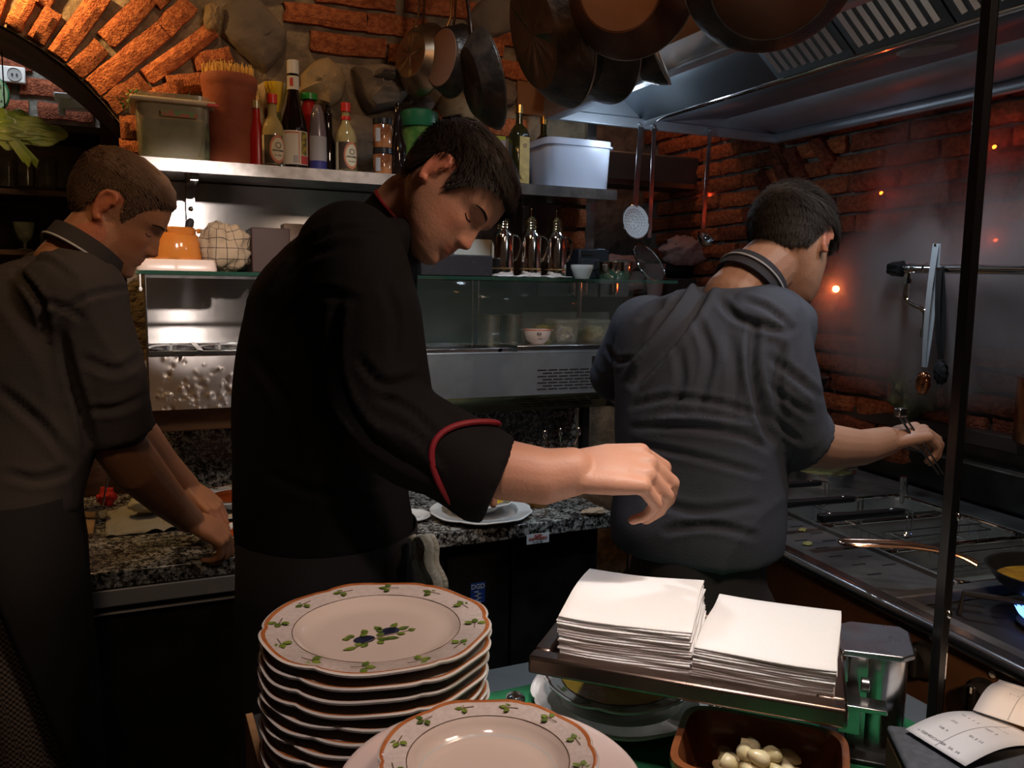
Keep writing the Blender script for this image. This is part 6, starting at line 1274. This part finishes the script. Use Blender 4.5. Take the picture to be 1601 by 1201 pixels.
def crease(me, lines):
    me.update(); ns = [v.normal.copy() for v in me.vertices]; K = []
    for pts, w_, a_ in lines:
        pts = [(p.x, p.y) for p in smoothpath([(x, y, 0) for x, y in pts], 28)]; K.append((np.array(pts), w_, a_, min(p[0] for p in pts) - 3 * w_, max(p[0] for p in pts) + 3 * w_, min(p[1] for p in pts) - 3 * w_, max(p[1] for p in pts) + 3 * w_))
    for v, n_ in zip(me.vertices, ns):
        d = v.co - CAM; z = d.dot(FW)
        if z <= 0 or n_.dot(d) > 0: continue
        px = 800.5 + FPX * d.dot(RT) / z; py = 600.5 - FPX * d.dot(UP) / z; s_ = 0
        for P, w_, a_, x0, x1, y0, y1 in K:
            if x0 < px < x1 and y0 < py < y1:
                q = np.hypot(P[:, 0] - px, P[:, 1] - py); i = int(q.argmin()); e = q[i] / w_; f = math.sin(PI * (i + 1) / (len(P) + 1)) ** .5
                if e < 3: s_ += a_ * f * (math.exp(-e * e) - .45 * math.exp(-((e - 1.6) / .7) ** 2))
        if s_: v.co = v.co + n_ * s_
def limbs(P0, feet, rt, par, m, rk=.085, rn=.062, ra=.052, hip=None, hipr=(.15, .13), ax=None, ay=None, vox=.009, fold=.004, shoem=None, name='trousers'):
    b = MB(); ax = ax or RT; ay = ay or Vector((FW.x, FW.y, 0)).normalized(); loft(b, dense([(P0 + Vector((0, 0, .10)), hipr[0] * .92, hipr[1] * .92), (P0, *hipr), (P0 - Vector((0, 0, .10)), hipr[0], hipr[1]), (P0 - Vector((0, 0, .17)), hipr[0] * .8, hipr[1] * .8)], 3), ax, ay)
    for hipo, f in feet:
        f = Vector(f); h = P0 + hipo - Vector((0, 0, .06)); k = (h + f) / 2 + Vector((0, 0, .03)); caps(b, [(h, rk), (k, rn), (f + Vector((0, 0, .12)), ra)])
    me = remesh(b, vox, 5, name); folds(me, fold, 7, (0, 0, 1), 3); me.materials.append(m); o = link(name, me, par)
    for hipo, f in feet:
        f = Vector(f); sb = MB().ball((0, 0, 0), (.045, .13, .042), 20, 12); sb.v = [(x, y, max(z, -.036)) for x, y, z in sb.v]; fd = rt; M = Matrix(((-fd.y, fd.x, 0, f.x + fd.x * .05), (fd.x, fd.y, 0, f.y + fd.y * .05), (0, 0, 1, .040), (0, 0, 0, 1))); M = Matrix.Translation((f.x + fd.x * .05, f.y + fd.y * .05, .038)) @ Matrix.Rotation(math.atan2(fd.y, fd.x) - PI / 2, 4, 'Z')
        O('shoe', MB().add([M @ Vector(v) for v in sb.v], sb.f), shoem or M_blackm, par)
    return o
def person(label, body_mb, HM, sc, skin, hairc, vox=.0036, name='person'):
    head_mb(body_mb, HM, sc); me = remesh(body_mb, vox, 2, 'body'); paint(me, HM, sc, skin, hairc); me.materials.append(skin_mat('skin ' + label[:12], skin)); o = link(name, me); tag(o, label, 'person'); return o
def face_bits(par, HM, sc, browm, lidopen=.25):
    for s_ in (-1, 1):
        b = MB(); pts = []
        for k in range(7): t = k / 6; x = s_ * (.013 + .034 * t); z = .0185 + .006 * math.sin(PI * min(1, t * .8)) - .003 * t; a = math.asin(min(1, abs(x) / .078)) * s_; q = head_surf(z, a * 1.05); pts.append(HM @ ((q + Vector((0, .001, 0))) * sc))
        b.tube(pts, [.0010, .0020, .0023, .0022, .0019, .0014, .0008], 8, flat=.6); O('eyebrow', b, browm, par)
        pass
        lash = MB(); lp_ = []
        for k in range(7): x = s_ * (.021 + .020 * k / 6); z = -.0035 - .003 * math.sin(PI * k / 6); a = math.asin(min(1, abs(x) / .077)) * s_; lp_.append(HM @ ((head_surf(z, a * 1.05) + Vector((0, .0006, 0))) * sc))
        lash.tube(lp_, .0009, 6); O('eyelashes', lash, browm, par)
def ringtube(par, name, c, ax, ay, wx, wy, r_, m, n=48, a0=0, a1=2 * PI, h=None):
    nn = ax.cross(ay).normalized(); full = abs(a1 - a0 - 2 * PI) < 1e-3; pts = [c + ax * wx * math.cos(a) + ay * wy * math.sin(a) for a in np.linspace(a0, a1, n, endpoint=not full)]
    if h:   # a band standing up along the normal
        b = MB(); rg = [[p - nn * h / 2, p - nn * h / 2 + (p - c).normalized() * r_, p + nn * h / 2 + (p - c).normalized() * r_ * .7, p + nn * h / 2] for p in pts]; b.ring_tube(rg, closed=full); return O(name, b, m, par, bevel=.0008)
    return O(name, MB().tube(pts, r_, 8, closed=full), m, par)
M_jblk = mat('black chef cotton', (.0060, .0048, .0052), .85, bump=.12, bscale=300, spec=.25)
M_jgrey = mat('grey chef cotton', (.060, .050, .048), .88, bump=.12, bscale=300, spec=.25)
M_jblue = mat('slate chef cotton', (.076, .084, .108), .85, bump=.12, bscale=300, spec=.25)
M_trb = mat('black trousers', (.006, .0052, .006), .85, bump=.1, bscale=200)
M_pipe = mat('red piping', (.26, .012, .022), .6); M_pipew = mat('white piping', (.55, .55, .55), .6)
H2 = mat('near black hair', (.020, .012, .008), .62, spec=.3); H1 = mat('short brown hair', (.085, .045, .024), .65, spec=.3); H3 = mat('dark brown hair', (.034, .025, .019), .70, spec=.3)

# ---- central cook, black jacket with red piping
D = lambda px, py, d: PD(px, py, d)
hc = D(699, 305, 1.35); HM = head_matrix(hc, v3(.60, -.72, -.26), v3(.74, .62, .06)); sc2 = .905
b = MB(); AY = Vector((FW.x, FW.y, 0)).normalized()
caps(b, [(D(600, 372, 1.40), .062), (D(640, 325, 1.385), .058), (D(680, 300, 1.365), .056)])
loft(b, dense([(D(575, 380, 1.39), .08, .14), (D(535, 450, 1.39), .10, .16), (D(515, 600, 1.39), .105, .13), (D(515, 780, 1.39), .105, .13), (D(520, 900, 1.39), .11, .13)], 3), RT, AY)
sh_r = D(560, 405, 1.24); el_r = D(596, 655, 1.16); wr = D(893, 738, 1.14)
caps(b, [(sh_r, .055), (el_r, .045), (D(700, 700, 1.15), .046), (D(790, 735, 1.14), .042), (D(850, 745, 1.14), .039), (wr, .034)])
hand_caps(b, wr, v3(1, .02, .02), v3(.12, .78, -.62), side=1, curl=(.80, .80, .5), spread=.05, thumb=(.30, .8), sc=1.20)
sh_l = D(600, 395, 1.54); el_l = D(590, 640, 1.54); wl_ = D(668, 690, 1.50)
caps(b, [(sh_l, .055), (el_l, .042), (wl_, .028)]); hand_caps(b, wl_, v3(.9, -.3, -.1), v3(.2, 1, .1), side=-1, curl=(.5, .5, .3), spread=.06)
c2 = person('central cook in black jacket with dark red piping, head bowed, right arm reaching', b, HM, sc2, (.60, .30, .20), (.030, .018, .013))
face_bits(c2, HM, sc2, H2)
hair_obj(c2, HM, sc2, H2, 3, 9000, .028, .007, .007, (0, .8, -.2))
b = MB()
loft(b, dense([(D(612, 345, 1.40), .050, .070), (D(596, 352, 1.40), .085, .125), (D(562, 385, 1.39), .105, .185), (D(530, 440, 1.39), .120, .200), (D(512, 520, 1.39), .132, .180), (D(503, 610, 1.39), .136, .165), (D(500, 700, 1.39), .132, .158), (D(506, 780, 1.39), .138, .165), (D(512, 830, 1.39), .142, .168)], 4), RT, AY)
caps(b, [(D(545, 400, 1.26), .082), (D(575, 500, 1.20), .076), (el_r, .070)]); caps(b, [(D(590, 395, 1.52), .080), (el_l, .062), (D(640, 675, 1.50), .050)])
caps(b, [(el_r, .070), (D(660, 690, 1.15), .062)]); b.tube([D(640, 680, 1.155), D(700, 707, 1.15), D(762, 742, 1.145), D(778, 749, 1.145)], [.064, .060, .062, .061], 28)
me = remesh(b, .0065, 7, 'jacket'); folds(me, .006, 6, v3(.3, -1, 0), 5); crease(me, [([(528, 470), (522, 560), (545, 640), (600, 700), (680, 745)], 9, -.014), ([(455, 400), (520, 362), (600, 356)], 7, -.006), ([(430, 450), (480, 400), (560, 380)], 8, -.006), ([(440, 500), (500, 460), (560, 470)], 9, -.006), ([(560, 560), (600, 600), (655, 590)], 8, -.007), ([(590, 620), (640, 640), (680, 680)], 7, -.006), ([(570, 660), (640, 690), (690, 740)], 8, .005), ([(400, 560), (450, 640), (460, 740)], 10, -.006), ([(420, 740), (500, 770), (600, 760)], 9, -.006), ([(600, 440), (620, 500), (615, 560)], 9, -.005)]); me.materials.append(M_jblk); jk = link('jacket', me, c2)
nd = (D(655, 322, 1.385) - D(608, 372, 1.40)).normalized(); ax_ = (RT - nd * RT.dot(nd)).normalized(); ay_ = nd.cross(ax_)
cc = D(621, 356, 1.395); ringtube(c2, 'collar', cc, ax_, ay_, .062, .066, .006, M_jblk, h=.040); ringtube(c2, 'collar_piping', cc + nd * .021, ax_, ay_, .065, .069, .0032, M_pipe)
# cuff piping: a wavy red line round the sleeve and down its edge
fd_ = (D(778, 749, 1.145) - D(640, 680, 1.155)).normalized(); cx_ = D(716, 714, 1.15); ax_ = (UP - fd_ * UP.dot(fd_)).normalized(); ay_ = fd_.cross(ax_)
pp_ = [cx_ + (ax_ * math.cos(a) + ay_ * math.sin(a)) * .0655 + fd_ * .030 * math.cos(a * 2 + .4) for a in np.linspace(0, 2 * PI, 60, endpoint=False)]
O('cuff_piping', MB().tube(pp_, .0042, 8, closed=True), M_pipe, c2)
P0 = D(514, 872, 1.39); rt_ = Vector((RT.x, RT.y, 0)).normalized()
limbs(P0, [(-AY * .075, P0 * 1 - Vector((0, 0, P0.z)) - AY * .10), (AY * .075, P0 - Vector((0, 0, P0.z)) + AY * .10 + rt_ * .03)], rt_, c2, M_trb, hipr=(.140, .160))
ap = MB(); rg = []
for (z, wx, wy) in ((1.10, .146, .170), (1.0, .150, .172), (.8, .150, .176), (.6, .150, .182), (.42, .152, .188)):
    rg.append([Vector((P0.x, P0.y, 0)) + rt_ * wx * math.cos(a) + AY * wy * math.sin(a) + Vector((0, 0, z)) + (rt_ * math.cos(a) + AY * math.sin(a)) * .006 * math.sin(a * 9 + z * 3) * (1.2 - z) for a in np.linspace(-2.6, 2.6, 60)])
apb = MB(); apb.add([p for q in rg for p in q], [(i * 60 + j, i * 60 + j + 1, (i + 1) * 60 + j + 1, (i + 1) * 60 + j) for i in range(4) for j in range(59)]); O('apron', apb, M_trb, c2, smooth=80, solid=.003)
tw = MB().grid(lambda u, v: D(642 + 32 * u + 20 * v + 3 * math.sin(v * 9), 838 + 82 * v, 1.30 + .02 * math.sin(u * 9)) , 12, 20)
t = O('towel', tw, mat('grey white terry', (.42, .42, .38), .95, bump=.6, bscale=120), c2, smooth=80, solid=.012, label='whitish towel tucked at the waist')

# ---- left cook, grey jacket
hc = D(182, 333, 1.57); HM = head_matrix(hc, v3(.80, -.50, .30), v3(.42, .88, .0)); sc1 = .92
b = MB(); f1 = Vector((FW.x, FW.y, 0)).normalized()
caps(b, [(D(110, 425, 1.53), .066), (D(140, 385, 1.545), .060), (D(170, 350, 1.56), .058)])
TA = (RT * .75 + AY * .55); TA = Vector((TA.x, TA.y, 0)).normalized(); TB = Vector((-TA.y, TA.x, 0))
loft(b, dense([(D(80, 440, 1.52), .09, .15), (D(60, 520, 1.5), .10, .15), (D(30, 650, 1.48), .09, .12), (D(15, 800, 1.46), .075, .12), (D(12, 900, 1.46), .075, .12)], 3), TA, TB)
w1 = D(296, 812, 1.76)
caps(b, [(D(120, 470, 1.42), .055), (D(182, 688, 1.50), .046), (D(212, 730, 1.56), .047), (D(260, 780, 1.67), .037), (w1, .029)])
hand_caps(b, w1, D(352, 842, 1.80) - w1, v3(.3, .85, -.4), side=1, curl=(.75, .8, .5), spread=.05, thumb=(.5, .8))
w2 = D(292, 760, 1.92)
caps(b, [(D(60, 460, 1.66), .055), (D(205, 665, 1.78), .045), (D(250, 722, 1.86), .038), (w2, .028)]); hand_caps(b, w2, v3(.75, -.55, -.1), v3(.3, .9, -.2), side=-1, curl=(.45, .5, .3), spread=.06)
c1 = person('left cook seen from behind in grey jacket, bending over soup plates on the granite', b, HM, sc1, (.46, .205, .105), (.10, .055, .032))
face_bits(c1, HM, sc1, H1); hair_obj(c1, HM, sc1, H1, 5, 8000, .013, .003, .004, (0, .8, -.2))
b = MB()
loft(b, dense([(D(118, 402, 1.53), .052, .062), (D(100, 412, 1.53), .085, .11), (D(75, 450, 1.52), .130, .190), (D(58, 530, 1.50), .148, .195), (D(42, 630, 1.48), .146, .165), (D(24, 720, 1.46), .122, .155), (D(12, 792, 1.45), .112, .16)], 4), TA, TB)
caps(b, [(D(112, 470, 1.40), .085), (D(150, 570, 1.44), .078), (D(178, 650, 1.48), .066)]); b.tube([D(160, 600, 1.45), D(185, 672, 1.49), D(190, 684, 1.495)], [.062, .064, .065], 24)
caps(b, [(D(75, 455, 1.66), .08), (D(160, 600, 1.72), .065), (D(195, 655, 1.77), .056)])
me = remesh(b, .0065, 7, 'jacket'); folds(me, .006, 6, v3(.6, -1, 0), 9); crease(me, [([(70, 500), (140, 462), (205, 450)], 5, -.006), ([(25, 425), (60, 470), (72, 520)], 7, -.010), ([(60, 470), (100, 480), (130, 500)], 6, -.006), ([(95, 520), (112, 590), (130, 650), (140, 700)], 9, -.012), ([(130, 560), (180, 580), (220, 560)], 8, -.006), ([(0, 610), (60, 660), (110, 720)], 9, -.008), ([(10, 740), (60, 750), (110, 735)], 8, -.006), ([(140, 640), (180, 640), (228, 620)], 7, -.006), ([(90, 372), (130, 380), (170, 410)], 5, -.004), ([(40, 400), (80, 400), (120, 430)], 6, .005)]); me.materials.append(M_jgrey); link('jacket', me, c1)
nd = (D(170, 350, 1.56) - D(120, 415, 1.53)).normalized(); ax_ = (RT - nd * RT.dot(nd)).normalized(); ay_ = nd.cross(ax_); cc = D(133, 394, 1.54)
ringtube(c1, 'collar', cc, ax_, ay_, .065, .068, .006, mat('brown grey collar', (.045, .036, .034), .85), h=.034); ringtube(c1, 'collar_piping', cc - nd * .014, ax_, ay_, .072, .075, .0022, M_pipew)
M_houn = bpy.data.materials.new('small check trousers'); M_houn.use_nodes = True
def houn(m):
    N = m.node_tree.nodes; L = m.node_tree.links; b_ = N['Principled BSDF']; tc = N.new('ShaderNodeTexCoord'); ch = N.new('ShaderNodeTexChecker'); ch.inputs['Scale'].default_value = 210; ch.inputs['Color1'].default_value = (.26, .20, .17, 1); ch.inputs['Color2'].default_value = (.03, .024, .022, 1)
    L.new(tc.outputs['Object'], ch.inputs['Vector']); L.new(ch.outputs['Color'], b_.inputs['Base Color']); b_.inputs['Roughness'].default_value = .9
houn(M_houn)
P0 = D(12, 850, 1.46); limbs(P0, [(-TB * .08, P0 - Vector((0, 0, P0.z)) - TB * .10 + TA * .04), (TB * .08, P0 - Vector((0, 0, P0.z)) + TB * .09)], TA, c1, M_houn, hipr=(.108, .155), rk=.090, rn=.075, ra=.062)
apb = MB(); rg = []
for (z, wx, wy) in ((1.14, .118, .172), (.95, .124, .184), (.75, .134, .196), (.5, .142, .204), (.32, .146, .208)):
    rg.append([Vector((P0.x, P0.y, 0)) + TA * wx * math.cos(a) + TB * wy * math.sin(a) + Vector((0, 0, z)) + (TA * math.cos(a) + TB * math.sin(a)) * .006 * math.sin(a * 9 + z * 3) * (1.2 - z) for a in np.linspace(-2.0 + (1.05 - z) * 2.4, 2.7, 60)])
apb.add([p for q in rg for p in q], [(i * 60 + j, i * 60 + j + 1, (i + 1) * 60 + j + 1, (i + 1) * 60 + j) for i in range(4) for j in range(59)]); O('apron', apb, M_trb, c1, smooth=80, solid=.003)

# ---- right cook, slate jacket, at the range
hc = D(1236, 390, 1.68); HM = head_matrix(hc, v3(.52, -.46, .62), v3(.20, .90, .30)); sc3 = .93
b = MB()
caps(b, [(D(1150, 470, 1.64), .066), (D(1182, 432, 1.65), .060), (D(1212, 405, 1.665), .058)])
FA = (RT * .62 + AY * .78); FA = Vector((FA.x, FA.y, 0)).normalized(); FB = Vector((-FA.y, FA.x, 0))      # facing / his left
loft(b, dense([(D(1120, 490, 1.63), .09, .15), (D(1100, 560, 1.62), .10, .15), (D(1092, 700, 1.60), .10, .13), (D(1088, 850, 1.58), .10, .13), (D(1088, 950, 1.58), .10, .13)], 3), FA, FB)
w3 = D(1385, 690, 1.70)
caps(b, [(D(1200, 520, 1.54), .055), (D(1246, 690, 1.55), .048), (D(1292, 698, 1.60), .045), (D(1345, 700, 1.66), .036), (w3, .030)])
hand_caps(b, w3, v3(1, .22, .10), v3(-.1, 1, -.35), side=1, curl=(.75, .85, .6), spread=.06, thumb=(.4, .8), sc=1.0)
w4 = D(1010, 640, 1.98)
caps(b, [(D(1010, 510, 1.76), .055), (D(958, 592, 1.86), .046), (w4, .030)]); hand_caps(b, w4, v3(1, -.2, .2), v3(0, 1, 0), side=-1, curl=(.4, .5, .3))
c3 = person('right cook in slate-blue jacket turned away, stirring over the steaming range', b, HM, sc3, (.50, .27, .175), (.035, .024, .018))
face_bits(c3, HM, sc3, H3); hair_obj(c3, HM, sc3, H3, 8, 14000, .036, .006, .008, (.25, .8, -.2))
b = MB()
loft(b, dense([(D(1168, 447, 1.645), .052, .062), (D(1150, 458, 1.64), .085, .115), (D(1122, 492, 1.63), .125, .185), (D(1108, 550, 1.62), .145, .190), (D(1098, 640, 1.60), .140, .165), (D(1095, 740, 1.59), .138, .155), (D(1090, 810, 1.58), .145, .160), (D(1088, 852, 1.58), .142, .158)], 4), FA, FB)
caps(b, [(D(1190, 520, 1.54), .084), (D(1218, 610, 1.53), .076), (D(1236, 670, 1.55), .068)]); b.tube([D(1215, 640, 1.535), D(1254, 684, 1.56), D(1262, 690, 1.565)], [.066, .064, .066], 24)
caps(b, [(D(1010, 520, 1.75), .08), (D(975, 570, 1.82), .066), (D(962, 588, 1.84), .058)])
me = remesh(b, .006, 6, 'jacket'); folds(me, .006, 6, v3(.55, 1, .1), 14); crease(me, [([(1106, 443), (1078, 492), (1035, 548), (990, 598)], 9, -.020), ([(1090, 438), (1058, 488), (1012, 545), (975, 590)], 6, .008), ([(1180, 505), (1176, 570), (1190, 640), (1205, 690)], 8, -.014), ([(1125, 470), (1160, 500), (1235, 520)], 7, -.008), ([(1090, 500), (1110, 560), (1090, 640)], 8, -.006), ([(1060, 540), (1065, 600), (1040, 650)], 8, -.005), ([(1140, 520), (1150, 590), (1140, 660)], 9, -.006), ([(985, 635), (1050, 622), (1130, 632), (1200, 655)], 6, -.0055), ([(985, 668), (1070, 668), (1160, 682), (1205, 705)], 6, -.0055), ([(990, 695), (1080, 712), (1190, 742)], 6, -.005), ([(1030, 655), (1100, 655), (1180, 668)], 5, .006), ([(1205, 560), (1245, 590), (1280, 620)], 7, -.006), ([(1200, 600), (1240, 632), (1270, 650)], 6, -.005), ([(1195, 640), (1225, 670), (1250, 690)], 6, -.005), ([(1165, 470), (1200, 482), (1240, 515)], 6, -.007), ([(1000, 500), (1030, 480), (1060, 475)], 6, -.006), ([(1010, 780), (1090, 800), (1180, 790)], 8, -.005), ([(1040, 830), (1110, 822), (1180, 838)], 7, -.007), ([(1225, 545), (1215, 600), (1225, 650)], 7, -.007), ([(950, 545), (965, 565), (985, 560)], 5, -.007)]); me.materials.append(M_jblue); link('jacket', me, c3)
nd = (D(1212, 400, 1.67) - D(1160, 462, 1.64)).normalized(); ax_ = (RT - nd * RT.dot(nd)).normalized(); ay_ = nd.cross(ax_); cc = D(1174, 441, 1.65)
ringtube(c3, 'collar', cc, ax_, ay_, .066, .069, .006, mat('slate collar', (.045, .045, .055), .85), h=.036); ringtube(c3, 'collar_piping', cc + nd * .002, ax_, ay_, .0735, .0765, .0022, M_pipew)
# back vent pleat
O('back_pleat', MB().add([D(1100, 446, 1.50), D(1106, 452, 1.49), D(1072, 500, 1.455), D(1030, 560, 1.475), D(1000, 590, 1.505), D(1050, 500, 1.475)], [(0, 1, 2, 5), (5, 2, 3, 4)]), mat('shadowed lining', (.03, .028, .033), .9), c3, solid=.004) if False else None
P0 = D(1088, 900, 1.58); limbs(P0, [(-FB * .075, P0 - Vector((0, 0, P0.z)) - FB * .09), (FB * .075, P0 - Vector((0, 0, P0.z)) + FB * .09 + FA * .02)], FA, c3, mat('brownish black trousers', (.035, .030, .032), .85), hipr=(.125, .145))
# tongs in the right cook's hand
a0_ = D(1408, 648, 1.70); a1_ = D(1472, 742, 1.66); t = T('held_tongs', 'steel tongs gripped in the right cook\'s raised hand', 'tongs', a0_)
for s_ in (-.006, .006): O('arm', MB().tube([Vector((s_, 0, 0)), (a1_ - a0_) * .5 + Vector((s_ * 1.6, 0, 0)), (a1_ - a0_) + Vector((s_, 0, 0))], [.006, .005, .004], 8, flat=.35), M_steelp, t)
O('end_cap', MB().box((0, 0, .004), (.022, .016, .018)), M_steelp, t, bevel=.003)
# ------------------------------------------------------------------ steam over the range
def steam(name, label, c, s_, dens, seed, rz=0):
    m = bpy.data.materials.new(name); m.use_nodes = True; nt = m.node_tree; N = nt.nodes; L = nt.links; N.remove(N['Principled BSDF']); out = N['Material Output']
    v = N.new('ShaderNodeVolumePrincipled'); v.inputs['Color'].default_value = (.82, .70, .68, 1); v.inputs['Anisotropy'].default_value = .1  # reddish tint stands in for red light on white steam
    tc = N.new('ShaderNodeTexCoord'); mp = N.new('ShaderNodeMapping'); mp.inputs['Scale'].default_value = (1, 1, .45); mp.inputs['Location'].default_value = (seed, 0, 0); L.new(tc.outputs['Object'], mp.inputs[0])
    n = N.new('ShaderNodeTexNoise'); n.inputs['Scale'].default_value = 4.0; n.inputs['Detail'].default_value = 4; n.inputs['Distortion'].default_value = .6; L.new(mp.outputs[0], n.inputs['Vector'])
    ge = N.new('ShaderNodeTexCoord'); ln = N.new('ShaderNodeVectorMath'); ln.operation = 'LENGTH'; sb = N.new('ShaderNodeVectorMath'); sb.operation = 'MULTIPLY_ADD'; sb.inputs[1].default_value = (2, 2, 2); sb.inputs[2].default_value = (-1, -1, -1)
    L.new(ge.outputs['Generated'], sb.inputs[0]); L.new(sb.outputs[0], ln.inputs[0])
    fa = N.new('ShaderNodeMapRange'); fa.inputs[1].default_value = 1.0; fa.inputs[2].default_value = .25; fa.inputs[3].default_value = 0; fa.inputs[4].default_value = 1; L.new(ln.outputs['Value'], fa.inputs[0])
    nr = N.new('ShaderNodeMapRange'); nr.inputs[1].default_value = .42; nr.inputs[2].default_value = .66; nr.inputs[3].default_value = .03; nr.inputs[4].default_value = 1.0; L.new(n.outputs['Fac'], nr.inputs[0])
    mu = N.new('ShaderNodeMath'); mu.operation = 'MULTIPLY'; L.new(fa.outputs[0], mu.inputs[0]); L.new(nr.outputs[0], mu.inputs[1]); m2 = N.new('ShaderNodeMath'); m2.operation = 'MULTIPLY'; m2.inputs[1].default_value = dens; L.new(mu.outputs[0], m2.inputs[0])
    L.new(m2.outputs[0], v.inputs['Density']); L.new(v.outputs[0], out.inputs['Volume'])
    o = O(name, MB().ball((0, 0, 0), (s_[0] / 2, s_[1] / 2, s_[2] / 2), 24, 16), m); o.location = c; tag(o, label, 'steam', kind='stuff'); return o
steam('steam_cloud', 'grey steam cloud rising from the range in front of the brick wall', (2.135, 1.72, 1.60), (.205, 1.3, .92), 46.0, 1.3)
